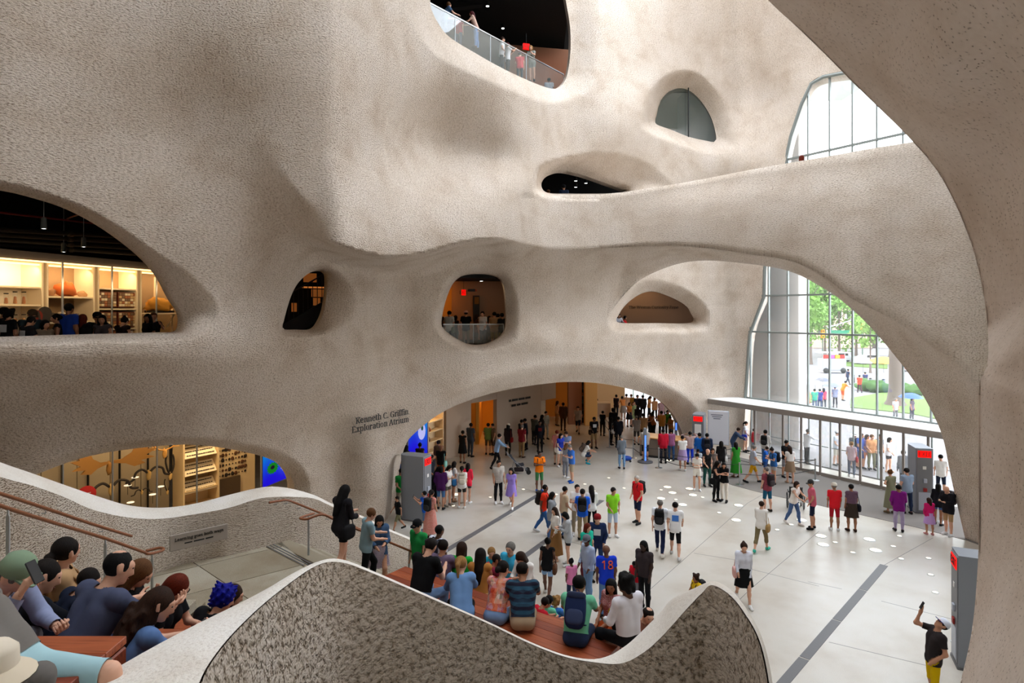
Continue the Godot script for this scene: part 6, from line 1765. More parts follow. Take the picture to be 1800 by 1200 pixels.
func field_mesh(bones: Array, cell: float, k: float, cut := []) -> Array:
	var lo := Vector3(1e9, 1e9, 1e9)
	var hi := -lo
	for b in bones:
		var r: float = maxf(b[2], b[3]) + cell * 3.0
		lo = lo.min(b[0] - Vector3.ONE * r).min(b[1] - Vector3.ONE * r)
		hi = hi.max(b[0] + Vector3.ONE * r).max(b[1] + Vector3.ONE * r)
	var nx := int((hi.x - lo.x) / cell) + 2
	var ny := int((hi.y - lo.y) / cell) + 2
	var nz := int((hi.z - lo.z) / cell) + 2
	var g := PackedFloat32Array()
	g.resize(nx * ny * nz)
	g.fill(1.0)
	var m := cell * 2.0 + k * 0.5
	for b in bones:
		var a: Vector3 = b[0]
		var ab: Vector3 = b[1] - a
		var ra: float = b[2]
		var rd: float = b[3] - ra
		var inv := 1.0 / maxf(ab.length_squared(), 1e-8)
		var r: float = maxf(b[2], b[3]) + m
		var i0: Vector3 = ((a.min(b[1]) - Vector3.ONE * r - lo) / cell).floor()
		var i1: Vector3 = ((a.max(b[1]) + Vector3.ONE * r - lo) / cell).ceil()
		for z in range(maxi(int(i0.z), 0), mini(int(i1.z), nz - 1) + 1):
			for y in range(maxi(int(i0.y), 0), mini(int(i1.y), ny - 1) + 1):
				var row := (z * ny + y) * nx
				for x in range(maxi(int(i0.x), 0), mini(int(i1.x), nx - 1) + 1):
					var p := Vector3(lo.x + x * cell, lo.y + y * cell, lo.z + z * cell) - a
					var t := clampf(p.dot(ab) * inv, 0.0, 1.0)
					var d := (p - ab * t).length() - ra - rd * t
					var o := g[row + x]
					var h := maxf(k - absf(o - d), 0.0) / k
					g[row + x] = minf(o, d) - h * h * k * 0.25
	for c in cut:      # [centre, radius] carved away
		var i0: Vector3 = ((c[0] - Vector3.ONE * c[1] - lo) / cell).floor()
		var i1: Vector3 = ((c[0] + Vector3.ONE * c[1] - lo) / cell).ceil()
		for z in range(maxi(int(i0.z), 0), mini(int(i1.z), nz - 1) + 1):
			for y in range(maxi(int(i0.y), 0), mini(int(i1.y), ny - 1) + 1):
				for x in range(maxi(int(i0.x), 0), mini(int(i1.x), nx - 1) + 1):
					var q := (z * ny + y) * nx + x
					g[q] = maxf(g[q], c[1] - (lo + Vector3(x, y, z) * cell).distance_to(c[0]))
	var v := PackedVector3Array()
	var ix := PackedInt32Array()
	var id := {}
	var off := [0, 1, nx, nx + 1, nx * ny, nx * ny + 1, nx * ny + nx, nx * ny + nx + 1]
	var lim := cell * 1.9
	for z in nz - 1:
		for y in ny - 1:
			var base := (z * ny + y) * nx
			for x in nx - 1:
				var q := base + x
				var g0 := g[q]
				if g0 > lim or g0 < -lim: continue
				var s := Vector3.ZERO
				var n := 0
				var inside := 0
				var vals := [g0, g[q + 1], g[q + off[2]], g[q + off[3]], g[q + off[4]], g[q + off[5]], g[q + off[6]], g[q + off[7]]]
				for e in vals:
					if e < 0.0: inside += 1
				if inside == 0 or inside == 8: continue
				for e in [[0, 1], [2, 3], [4, 5], [6, 7], [0, 2], [1, 3], [4, 6], [5, 7], [0, 4], [1, 5], [2, 6], [3, 7]]:
					var va: float = vals[e[0]]
					var vb: float = vals[e[1]]
					if (va < 0.0) == (vb < 0.0): continue
					var t := va / (va - vb)
					var ca := Vector3(e[0] & 1, (e[0] >> 1) & 1, (e[0] >> 2) & 1)
					var cb := Vector3(e[1] & 1, (e[1] >> 1) & 1, (e[1] >> 2) & 1)
					s += ca.lerp(cb, t)
					n += 1
				id[q] = v.size()
				v.append(lo + (Vector3(x, y, z) + s / n) * cell)
	for q in id:
		var g0 := g[q]
		var neg := g0 < 0.0
		for ax in 3:
			var o: int = [1, nx, nx * ny][ax]
			if (g[q + o] < 0.0) == neg: continue
			var u: int = [nx, nx * ny, 1][ax]
			var w: int = [nx * ny, 1, nx][ax]
			if not (id.has(q - u) and id.has(q - w) and id.has(q - u - w)): continue
			var a: int = id[q]
			var b: int = id[q - u]
			var c: int = id[q - u - w]
			var d: int = id[q - w]
			if neg: ix.append_array([a, c, b, a, d, c])
			else: ix.append_array([a, b, c, a, c, d])
	return [v, ix]

func normals_of(v: PackedVector3Array, ix: PackedInt32Array) -> PackedVector3Array:
	var n := PackedVector3Array()
	n.resize(v.size())
	for i in range(0, ix.size(), 3):
		var c := (v[ix[i + 2]] - v[ix[i]]).cross(v[ix[i + 1]] - v[ix[i]])
		for k in 3: n[ix[i + k]] += c
	for i in n.size(): n[i] = n[i].normalized()
	return n

func finger_bones(side: float, grip: float) -> Array:   # wrist at the origin, hand along -y, palm towards +z, thumb towards +x * side
	var out := []
	for k in 4:
		var x := (0.028 - 0.019 * k) * side
		out.append([Vector3(x * 0.6, -0.01, 0), Vector3(x, -0.078, 0), 0.014, 0.013, 0, 0, 0])
		var p := Vector3(x, -0.08, 0)
		var a := 0.2 + grip * 0.5
		var l: float = [0.042, 0.047, 0.043, 0.033][k]
		for j in 3:
			var q: Vector3 = p + Vector3(0.002 * side * (1.5 - k), -cos(a), sin(a)) * l * [1.0, 0.7, 0.55][j]
			out.append([p, q, 0.0092 - 0.0007 * j, 0.0086 - 0.0007 * j, 0, 0, 0])
			p = q
			a += 0.3 + grip * 0.7
	var t := Vector3(0.026 * side, -0.02, 0.008)
	var t2 := t + Vector3(0.026 * side, -0.03, 0.016)
	out.append([Vector3(0.01 * side, -0.01, 0.002), t, 0.015, 0.014, 0, 0, 0])
	out.append([t, t2, 0.0135, 0.0105, 0, 0, 0])
	out.append([t2, t2 + Vector3(0.008 * side - 0.02 * side * grip, -0.03, 0.014), 0.0105, 0.0085, 0, 0, 0])
	return out

func body(pose: String, fem: bool, lod: int) -> Dictionary:
	var key := "%s_%s_%d" % [pose, fem, lod]
	if bodies.has(key): return bodies[key]
	var cell: float = [0.0165, 0.027, 0.041][lod]
	var c := capsules(POSES[pose], fem, lod == 0)
	var m := field_mesh(c.bones, cell, 0.035)
	var v: PackedVector3Array = m[0]
	var ix: PackedInt32Array = m[1]
	var nrm := normals_of(v, ix)
	var chain := PackedInt32Array()
	var u := PackedFloat32Array()
	chain.resize(v.size())
	u.resize(v.size())
	for i in v.size():
		var best := 1e9
		for b in c.bones:
			var a: Vector3 = b[0]
			var ab: Vector3 = b[1] - a
			var t := clampf((v[i] - a).dot(ab) / maxf(ab.length_squared(), 1e-8), 0.0, 1.0)
			var d: float = (v[i] - a - ab * t).length() - lerpf(b[2], b[3], t)
			if d < best:
				best = d
				chain[i] = b[4]
				u[i] = lerpf(b[5], b[6], t)
	c.merge({"v": v, "ix": ix, "n": nrm, "chain": chain, "u": u, "cloth": {}})
	var vv := PackedVector3Array(v)
	var ii := PackedInt32Array(ix)
	if lod == 0:
		var grip := 0.9 if "phone" in pose or pose in ["situp", "lookup", "aim", "photo"] else 0.45
		for h in c.hands:
			var hk := "hand_%f_%f" % [h[2], grip]
			if not cache.has(hk): cache[hk] = field_mesh(finger_bones(h[2], grip), 0.0042, 0.007)
			var fd: Vector3 = h[1]
			var z := Vector3(0, 0, 1) if absf(fd.z) < 0.8 else Vector3(0, 1, 0)
			z = Vector3(-h[2] * 0.7, 0.0, 0.5) if absf(fd.z) < 0.6 else Vector3(-h[2] * 0.3, 0.9, 0.0)
			var y := -fd
			var x := y.cross(z).normalized()
			var bs := Basis(x, y, x.cross(y).normalized())
			var n0 := vv.size()
			for p in cache[hk][0]: vv.append(h[0] + bs * (p + Vector3(0, 0.005, 0)))
			for p in cache[hk][1]: ii.append(n0 + p)
	c["mesh"] = finish(vv, ii)
	bodies[key] = c
	return c

# the part of the body's surface where VALUE is positive, lifted off the skin
func cloth(b: Dictionary, key: String, lift: float, value: Callable) -> ArrayMesh:
	if b.cloth.has(key): return b.cloth[key]
	var v: PackedVector3Array = b.v
	var ix: PackedInt32Array = b.ix
	var s := PackedFloat32Array()
	s.resize(v.size())
	for i in v.size(): s[i] = value.call(b.chain[i], b.u[i], v[i])
	var out := PackedVector3Array()
	var oi := PackedInt32Array()
	var at := {}
	for i in range(0, ix.size(), 3):
		if s[ix[i]] <= 0.0 and s[ix[i + 1]] <= 0.0 and s[ix[i + 2]] <= 0.0: continue
		var ring := PackedInt32Array()
		for k in 3:
			var p := ix[i + k]
			var q := ix[i + (k + 1) % 3]
			if s[p] > 0.0:
				if not at.has(p):
					at[p] = out.size()
					out.append(v[p] + b.n[p] * lift)
				ring.append(at[p])
			if (s[p] > 0.0) != (s[q] > 0.0):
				var e := mini(p, q) * 100000 + maxi(p, q) + 10000000000
				if not at.has(e):
					at[e] = out.size()
					var t := s[p] / (s[p] - s[q])
					out.append(v[p].lerp(v[q], t) + b.n[p].lerp(b.n[q], t) * lift)
				ring.append(at[e])
		for k in range(1, ring.size() - 1): oi.append_array([ring[0], ring[k], ring[k + 1]])
	b.cloth[key] = finish(out, oi) if oi.size() else null
	return b.cloth[key]

func hair_mesh(style: String, lod: int) -> ArrayMesh:
	var key := "hair_%s_%d" % [style, lod]
	if cache.has(key): return cache[key]
	var b := [[Vector3(0, 0.032, -0.022), Vector3(0, 0.022, -0.008), 0.1, 0.098, 0, 0, 0]]
	var face_cut := [[Vector3(0, -0.052, 0.115), 0.102]]
	match style:
		"crew": b = [[Vector3(0, 0.03, -0.02), Vector3(0, 0.018, -0.006), 0.0955, 0.092, 0, 0, 0]]
		"long": b.append_array([[Vector3(0, 0.0, -0.045), Vector3(0, -0.2, -0.075), 0.095, 0.07, 0, 0, 0], [Vector3(0.06, 0, -0.01), Vector3(0.075, -0.16, -0.02), 0.045, 0.035, 0, 0, 0], [Vector3(-0.06, 0, -0.01), Vector3(-0.075, -0.16, -0.02), 0.045, 0.035, 0, 0, 0]])
		"vlong": b.append_array([[Vector3(0, 0.0, -0.045), Vector3(0, -0.24, -0.095), 0.095, 0.085, 0, 0, 0], [Vector3(0, -0.24, -0.095), Vector3(0, -0.46, -0.11), 0.085, 0.05, 0, 0, 0], [Vector3(0.06, 0, -0.01), Vector3(0.08, -0.2, -0.03), 0.045, 0.035, 0, 0, 0], [Vector3(-0.06, 0, -0.01), Vector3(-0.08, -0.2, -0.03), 0.045, 0.035, 0, 0, 0]])
		"wavy":
			b.append_array([[Vector3(0, 0.0, -0.045), Vector3(0, -0.24, -0.1), 0.1, 0.11, 0, 0, 0], [Vector3(0, -0.24, -0.1), Vector3(0.02, -0.42, -0.12), 0.11, 0.06, 0, 0, 0]])
			for k in 40: b.append([Vector3(0.1 * sin(k * 2.4), -0.04 - 0.011 * k, -0.08 - 0.1 * absf(cos(k * 2.4))), Vector3(0.13 * sin(k * 2.4 + 0.5), -0.11 - 0.011 * k, -0.09 - 0.11 * absf(cos(k * 2.4 + 0.4))), 0.026, 0.018, 0, 0, 0])
		"pony": b.append_array([[Vector3(0, 0.04, -0.1), Vector3(0, -0.02, -0.15), 0.035, 0.036, 0, 0, 0], [Vector3(0, -0.02, -0.15), Vector3(0, -0.2, -0.14), 0.036, 0.018, 0, 0, 0]])
		"bun": b.append([Vector3(0, 0.1, -0.07), Vector3(0, 0.12, -0.075), 0.045, 0.04, 0, 0, 0])
		"lowbun": b.append([Vector3(0, -0.03, -0.13), Vector3(0, -0.04, -0.135), 0.05, 0.045, 0, 0, 0])
		"bob": b.append_array([[Vector3(0.05, 0, -0.02), Vector3(0.065, -0.1, -0.02), 0.06, 0.04, 0, 0, 0], [Vector3(-0.05, 0, -0.02), Vector3(-0.065, -0.1, -0.02), 0.06, 0.04, 0, 0, 0], [Vector3(0, 0, -0.05), Vector3(0, -0.1, -0.05), 0.085, 0.07, 0, 0, 0]])
		"curly":
			for k in 22: b.append([Vector3(sin(k * 2.4) * 0.075, 0.02 + 0.1 * cos(k * 0.7) * 0.9, -0.03 + 0.07 * cos(k * 2.4)), Vector3(sin(k * 2.4) * 0.08, 0.03 + 0.1 * cos(k * 0.7) * 0.9, -0.03 + 0.075 * cos(k * 2.4)), 0.042, 0.04, 0, 0, 0])
		"fluffy":
			b = [[Vector3(0, 0.035, -0.02), Vector3(0, 0.025, -0.015), 0.115, 0.112, 0, 0, 0]]
			for k in 46: b.append([Vector3(sin(k * 2.4) * 0.09 * sqrt(1.0 - pow(k / 23.0 - 1.0, 2)), 0.03 + 0.1 * (k / 23.0 - 1.0), -0.02 + 0.09 * cos(k * 2.4) * sqrt(1.0 - pow(k / 23.0 - 1.0, 2))), Vector3(sin(k * 2.4) * 0.125 * sqrt(1.0 - pow(k / 23.0 - 1.0, 2)), 0.04 + 0.13 * (k / 23.0 - 1.0), -0.02 + 0.12 * cos(k * 2.4)), 0.026, 0.012, 0, 0, 0])
		"locs":
			for k in 9: b.append([Vector3(0.07 * sin(k * 0.7 - 2.8), 0.0, -0.06 - 0.04 * cos(k * 0.7 - 2.8)), Vector3(0.09 * sin(k * 0.7 - 2.8), -0.4, -0.1 - 0.03 * cos(k * 0.7 - 2.8)), 0.026, 0.016, 0, 0, 0])
		"balding":
			b = [[Vector3(0, 0.026, -0.02), Vector3(0, 0.012, -0.01), 0.097, 0.094, 0, 0, 0]]
			face_cut.append([Vector3(0, 0.15, -0.05), 0.068])
		"beard": b = [[Vector3(0.03, -0.07, 0.03), Vector3(0, -0.1, 0.06), 0.04, 0.04, 0, 0, 0], [Vector3(-0.03, -0.07, 0.03), Vector3(0, -0.1, 0.06), 0.04, 0.04, 0, 0, 0]]
	var m := field_mesh(b, [0.012, 0.018, 0.028][lod], 0.02, face_cut if style != "beard" else [[Vector3(0, -0.035, 0.12), 0.05]])
	cache[key] = finish(m[0], m[1])
	return cache[key]

func hair_mat(code: String) -> StandardMaterial3D:
	var key := "hairmat" + code
	if cache.has(key): return cache[key]
	if not cache.has("strands"): cache["strands"] = noise_tex(0.03, 71, [[0.0, Color(0.45, 0.42, 0.4)], [0.5, Color(0.95, 0.93, 0.9)], [1.0, Color(1, 1, 1)]], 256, 3)
	var m := StandardMaterial3D.new()
	m.albedo_color = HAIR[code]
	m.albedo_texture = cache["strands"]
	m.roughness = 0.7
	m.metallic_specular = 0.3
	m.uv1_triplanar = true
	m.uv1_scale = Vector3(16, 2.2, 16)
	m.heightmap_enabled = true
	m.heightmap_scale = 0.6
	m.heightmap_texture = cache["strands"]
	cache[key] = m
	return m

func sack(r: Vector3, square := 0.6) -> ArrayMesh:   # a soft-edged bag
	var key := "sack%v_%f" % [r, square]
	if cache.has(key): return cache[key]
	var v := PackedVector3Array()
	var ix := PackedInt32Array()
	for i in 13:
		var a := PI * i / 12.0
		for k in 20:
			var b := TAU * k / 20.0
			var d := Vector3(sin(a) * cos(b), cos(a), sin(a) * sin(b))
			v.append(Vector3(signf(d.x) * pow(absf(d.x), square), signf(d.y) * pow(absf(d.y), square), signf(d.z) * pow(absf(d.z), square)) * r)
	for i in 12:
		for k in 20:
			var a := i * 20 + k
			var b := i * 20 + (k + 1) % 20
			ix.append_array([a, a + 20, b, b, a + 20, b + 20])
	cache[key] = finish(v, ix)
	return cache[key]

func skirt(hem: float, r: float) -> ArrayMesh:
	var key := "skirt_%f_%f" % [hem, r]
	if cache.has(key): return cache[key]
	var v := PackedVector3Array()
	var ix := PackedInt32Array()
	var n := 28
	for i in 8:
		var t := i / 7.0
		for k in n:
			var a := TAU * k / n
			var rr := lerpf(0.17, r, pow(t, 0.8)) * (1.0 + 0.07 * t * sin(a * 7.0))
			v.append(Vector3(cos(a) * rr, lerpf(1.03, hem, t), sin(a) * rr * 0.82))
	for i in 7:
		for k in n:
			var a := i * n + k
			var b := i * n + (k + 1) % n
			ix.append_array([a, a + n, b, b, a + n, b + n])
	cache[key] = finish(v, ix)
	return cache[key]

func fabric(hex: String) -> StandardMaterial3D:
	var key := "fab" + hex
	if not cache.has(key):
		var m := StandardMaterial3D.new()
		m.albedo_color = Color(hex)
		m.roughness = 0.92
		m.metallic_specular = 0.3
		cache[key] = m
	return cache[key]

func patterned(hex: String, kind: String) -> StandardMaterial3D:
	var key := "pat%s%s" % [hex, kind]
	if cache.has(key): return cache[key]
	var m := StandardMaterial3D.new()
	m.roughness = 0.92
	m.uv1_triplanar = true
	var c := Color(hex)
	if kind == "stripe":
		var g := Gradient.new()
		g.interpolation_mode = Gradient.GRADIENT_INTERPOLATE_CONSTANT
		g.offsets = PackedFloat32Array([0.0, 0.5])
		g.colors = PackedColorArray([c, Color(0.06, 0.04, 0.14)])
		var t := GradientTexture2D.new()
		t.gradient = g
		t.width = 8
		t.height = 64
		t.fill_from = Vector2(0, 0)
		t.fill_to = Vector2(0, 1)
		m.albedo_texture = t
		m.uv1_scale = Vector3(11, 11, 11)
	else:
		var ramps := {"floral": [[0.0, Color(0.75, 0.2, 0.05)], [0.3, Color(0.9, 0.5, 0.35)], [0.45, Color(0.92, 0.86, 0.78)], [0.6, Color(0.65, 0.2, 0.4)], [0.75, Color(0.5, 0.55, 0.4)], [1.0, Color(0.85, 0.3, 0.1)]], "dots": [[0.0, c], [0.55, c], [0.62, c.lerp(Color(0.95, 0.9, 0.85), 0.8)], [1.0, c.lerp(Color(0.95, 0.9, 0.85), 0.8)]], "plaid": [[0.0, c.darkened(0.4)], [0.5, c], [1.0, c.lightened(0.4)]]}
		m.albedo_texture = noise_tex(0.02 if kind == "floral" else 0.06, 17, ramps[kind], 256, 1, FastNoiseLite.TYPE_CELLULAR if kind == "floral" else FastNoiseLite.TYPE_SIMPLEX_SMOOTH)
		if kind == "floral": m.albedo_texture.noise.cellular_return_type = FastNoiseLite.RETURN_CELL_VALUE
		m.uv1_scale = Vector3(4, 4, 4)
	cache[key] = m
	return m

func fab(s: String) -> StandardMaterial3D:   # "rrggbb" or "rrggbb~floral"
	var p := s.split("~")
	return fabric(p[0]) if p.size() == 1 else patterned(p[0], p[1])

# one line: x, foot row (or headtop row h depth), height, facing, pose, hair, skin, top, bottom, shoes, extras | label
func person(line: String, group := "") -> void:
	var half := line.split("|")
	var f := half[0].split(" ", false)
	var px := float(f[0])
	var h := float(f[2])
	var fem: bool = f[2].ends_with("f")
	var pose: String = f[4]
	var at: Vector3
	var d: float
	var sit: bool = POSES[pose][15] == 1
	var sc := h / 1.72
	if "h" in f[1]:
		d = float(f[1].split("h")[1])
	else:
		d = F * H / (float(f[1]) - CY)
	var lod := 0 if d < 7.6 else (1 if d < 16.5 else 2)
	var b := body(pose, fem, lod)
	var base: float = b.seat if sit else b.low
	if "h" in f[1]:
		at = P(px, float(f[1].split("h")[0]), d)
		at.y -= (b.head[0].y + 0.125 - base) * sc
	else: at = on_level(px, float(f[1]), 0.0)
	var turn := deg_to_rad(float(f[3]))
	# centre the head or feet on the given column
	var o := thing("person", half[1].strip_edges(), "person", at, turn, group)
	o.scale = Vector3.ONE * sc
	var up := Vector3(0, -base, 0)
	if "h" in f[1]: up -= Vector3(b.head[0].x, 0, b.head[0].z)
	var skin := mat(SKIN[f[6]], 0.6)
	obj("body", b.mesh, skin, o, up)
	# clothing
	var top: PackedStringArray = f[7].split(":")
	var bot: PackedStringArray = f[8].split(":")
	var sleeve: float = {"s": 0.62, "l": 1.93, "j": 1.95, "t": -0.05, "c": 0.62, "d": 0.5, "D": 0.5, "e": -0.05}[top[0]]
	var hem: float = {"s": 0.14, "l": 0.12, "j": 0.34, "t": 0.08, "c": -0.3, "d": 0.1, "D": 0.1, "e": 0.1}[top[0]]
	if sit and hem > 0.0 and top[0] != "j": hem = -0.1
	var neck: float = 1.0 if top[0] in ["t", "e"] else 1.06
	var shirt := cloth(b, top[0] + ("sit" if sit else ""), 0.016 if top[0] != "j" else 0.026, func(c: int, u: float, _p: Vector3) -> float:
		if c == 1 or c == 2: return (sleeve - u) * 0.28
		if c >= 3 and c <= 4: return (hem - u) * 0.42
		return minf((neck - u) * 0.5, (u + hem) * 0.5) if hem < 0.0 else (neck - u) * 0.5)
	if shirt: obj("jacket" if top[0] == "j" else "shirt", shirt, fab(top[1]), o, up)
	var cuff: float = {"p": 1.93, "h": 0.55, "m": 0.95, "k": 0.2, "K": 0.2, "d": 0.2, "D": 0.2, "c": 1.5}[bot[0]]
	var tr := cloth(b, "b" + bot[0], 0.01, func(c: int, u: float, _p: Vector3) -> float:
		if c == 1 or c == 2 or c == 5: return -0.1
		if c >= 3: return (cuff - u) * 0.42
		return (0.2 - u) * 0.5)
	if tr: obj("trousers" if bot[0] == "p" else "shorts", tr, fab(bot[1]), o, up)
	if bot[0] in ["k", "K", "d", "D"] and not sit:
		obj("skirt", skirt(0.52 if bot[0] in ["k", "d"] else 0.22, 0.25 if bot[0] in ["k", "d"] else 0.29), fab(bot[1]), o, up)
	var shoe := cloth(b, "shoe", 0.012, func(c: int, u: float, _p: Vector3) -> float: return (u - 1.97) * 0.42 if c == 3 or c == 4 else -0.1)
	if shoe: obj("shoes", shoe, fabric(f[9]), o, up)
	# head
	var hs := f[5].split(".")
	var hb := Basis(b.head[1])
	var hp: Vector3 = b.head[0] + up
	if hs[0] != "bald":
		obj("hair", hair_mesh(hs[0], lod), hair_mat(hs[1]), o, hp, hb)
	if lod < 2:
		for s in [-1.0, 1.0]:
			obj("eye", blob(Vector3(0.013, 0.008, 0.006), 1, 0.0, 5, 8), mat(Color(0.06, 0.045, 0.04), 0.3), o, hp + hb * Vector3(s * 0.032, 0.012, 0.089), hb)
		obj("mouth", blob(Vector3(0.024, 0.006, 0.006), 1, 0.0, 5, 8), mat(SKIN[f[6]].lerp(Color(0.5, 0.15, 0.15), 0.5), 0.6), o, hp + hb * Vector3(0, -0.066, 0.09), hb)
	for e in f.slice(10):
		extra(e, o, b, up, hp, hb, sc, half[1].strip_edges())

func extra(e: String, o: Node3D, b: Dictionary, up: Vector3, hp: Vector3, hb: Basis, sc: float, label: String) -> void:
	var p := e.split(":")
	var who := " ".join(label.split(" ").slice(0, 7))
	match p[0]:
		"cap":
			var v := obj("cap", lathe([Vector2(0.104, 0.0), Vector2(0.106, 0.03), Vector2(0.095, 0.075), Vector2(0.06, 0.108), Vector2(0.0, 0.118)], 16), fabric(p[1]), o, hp + hb * Vector3(0, 0.03, -0.012), hb)
			obj("visor", plate(PackedVector2Array([Vector2(-0.085, 0.06), Vector2(-0.08, 0.13), Vector2(-0.04, 0.17), Vector2(0.04, 0.17), Vector2(0.08, 0.13), Vector2(0.085, 0.06)]), 0.012), fabric(p[2] if p.size() > 2 else p[1]), v, Vector3(0, 0.01, 0), Basis(Vector3.RIGHT, PI / 2 + 0.15))
		"hat":
			var v := obj("hat", lathe([Vector2(0.2, -0.01), Vector2(0.105, 0.012), Vector2(0.1, 0.09), Vector2(0.06, 0.11), Vector2(0.0, 0.11)], 18), fabric(p[1]), o, hp + hb * Vector3(0, 0.04, -0.01), hb)
			obj("band", lathe([Vector2(0.107, 0.012), Vector2(0.106, 0.04)], 18), fabric("3a332c"), v)
		"beanie":
			obj("beanie", lathe([Vector2(0.106, 0.0), Vector2(0.109, 0.03), Vector2(0.1, 0.09), Vector2(0.06, 0.125), Vector2(0.0, 0.135)], 16), fabric(p[1]), o, hp + hb * Vector3(0, 0.02, -0.014), hb)
		"glasses":
			for s in [-1.0, 1.0]:
				var ring := PackedVector3Array()
				for k in 10: ring.append(hp + hb * Vector3(s * 0.034 + cos(TAU * k / 10) * 0.024, 0.01 + sin(TAU * k / 10) * 0.018, 0.104))
				obj("spectacles", tube(ring, 0.003, 5, true), M.black, o)
				obj("spectacles", tube(PackedVector3Array([hp + hb * Vector3(s * 0.058, 0.014, 0.102), hp + hb * Vector3(s * 0.096, 0.012, 0.0)]), 0.003, 5), M.black, o)
		"number":
			var cb: Basis = b.chest[1]
			text("shirt_number", p[1], 0.2, fabric("e8643c"), o, b.chest[0] + up + cb * Vector3(0, 0.02, -0.132), cb * Basis(Vector3.UP, PI), false)
		"logo":
			obj("shirt_print", cbox(Vector3(0.2, 0.18, 0.012), 0.004), fabric(p[1]), o, b.chest[0] + up + b.chest[1] * Vector3(0, -0.02, -0.128 if p.size() > 2 else 0.145), b.chest[1])
		"patch":
			obj("shoulder_patch", lathe([Vector2(0.0, 0.0), Vector2(0.05, 0.0), Vector2(0.05, 0.012), Vector2(0.0, 0.014)], 12), fabric("d8b62a"), o, up + b.chest[0] + b.chest[1] * Vector3(0.238, 0.0, 0.05), Basis(Vector3.FORWARD, PI / 2 - 0.2))
			obj("patch_centre", lathe([Vector2(0.0, 0.0), Vector2(0.034, 0.0), Vector2(0.034, 0.018), Vector2(0.0, 0.02)], 12), fabric("22242e"), o, up + b.chest[0] + b.chest[1] * Vector3(0.238, 0.0, 0.05), Basis(Vector3.FORWARD, PI / 2 - 0.2))
		"bp":
			var t := thing("backpack", "%s backpack on the %s" % [colour_word(p[1]), who], "backpack")
			var cb: Basis = b.chest[1]
			var base: Vector3 = b.chest[0] + up + cb * Vector3(0, -0.03, -0.2)
			t.transform = o.transform * Transform3D(cb, base)
			obj("bag", sack(Vector3(0.15, 0.24, 0.09)), fabric(p[1]), t)
			obj("top_flap", sack(Vector3(0.135, 0.05, 0.1)), mat(Color(p[1]).darkened(0.15), 0.9), t, Vector3(0, 0.19, -0.005))
			obj("grab_loop", tube(PackedVector3Array([Vector3(-0.03, 0.23, 0.06), Vector3(-0.02, 0.27, 0.06), Vector3(0.02, 0.27, 0.06), Vector3(0.03, 0.23, 0.06)]), 0.008, 5), fabric(p[1]), t)
			obj("pocket", sack(Vector3(0.12, 0.1, 0.04)), mat(Color(p[1]).lightened(0.06), 0.9), t, Vector3(0, -0.09, -0.08))
			for s in [-1.0, 1.0]:
				var line := PackedVector3Array()
				for q in catmull3([[0.09, 0.2, 0.07], [0.1, 0.215, 0.17], [0.11, 0.14, 0.31], [0.13, -0.02, 0.315], [0.15, -0.14, 0.2], [0.13, -0.17, 0.08]], 3): line.append(Vector3(q[0] * s, q[1], q[2]))
				obj("strap", tube(line, 0.018, 6, false, 0.5), fabric(p[1]), t)
		"bag":
			var t := thing("shoulder_bag", "%s bag carried by the %s" % [colour_word(p[1]), who], "bag")
			t.transform = o.transform * Transform3D(Basis(), up + Vector3(-0.23, 0.86, -0.02))
			obj("bag", sack(Vector3(0.06, 0.14, 0.16)), fabric(p[1]), t)
			var line := PackedVector3Array()
			for q in catmull3([[0.0, 0.1, 0.12], [0.03, 0.35, 0.08], [0.06, 0.56, 0.0], [0.03, 0.35, -0.08], [0.0, 0.1, -0.12]], 3): line.append(Vector3(q[0], q[1], q[2]))
			obj("strap", tube(line, 0.01, 5), fabric(p[1]), t)
		"phone":
			var h: Array = b.hands[1]
			var t := thing("phone", "dark phone held by the %s" % who, "phone")
			t.transform = o.transform * Transform3D(Basis(Vector3.RIGHT, -0.5), up + h[0] + h[1] * 0.13 + Vector3(0, 0.02, 0.02))
			obj("case", cbox(Vector3(0.075, 0.15, 0.01), 0.004), M.black, t)
			obj("screen", cbox(Vector3(0.068, 0.14, 0.002), 0.0005), mat(Color(0.25, 0.3, 0.36), 0.15), t, Vector3(0, 0, -0.006))

func colour_word(hex: String) -> String:
	var c := Color(hex)
	if c.v < 0.22: return "black" if c.s < 0.5 or c.h < 0.5 else "navy"
	if c.s < 0.18: return "white" if c.v > 0.75 else "grey"
	if c.h < 0.03 or c.h > 0.93: return "red" if c.s > 0.5 else "pink"
	if c.h < 0.17: return "tan" if c.s < 0.6 else "brown"
	if c.h < 0.45: return "green"
	return "blue" if c.h < 0.72 else "purple"

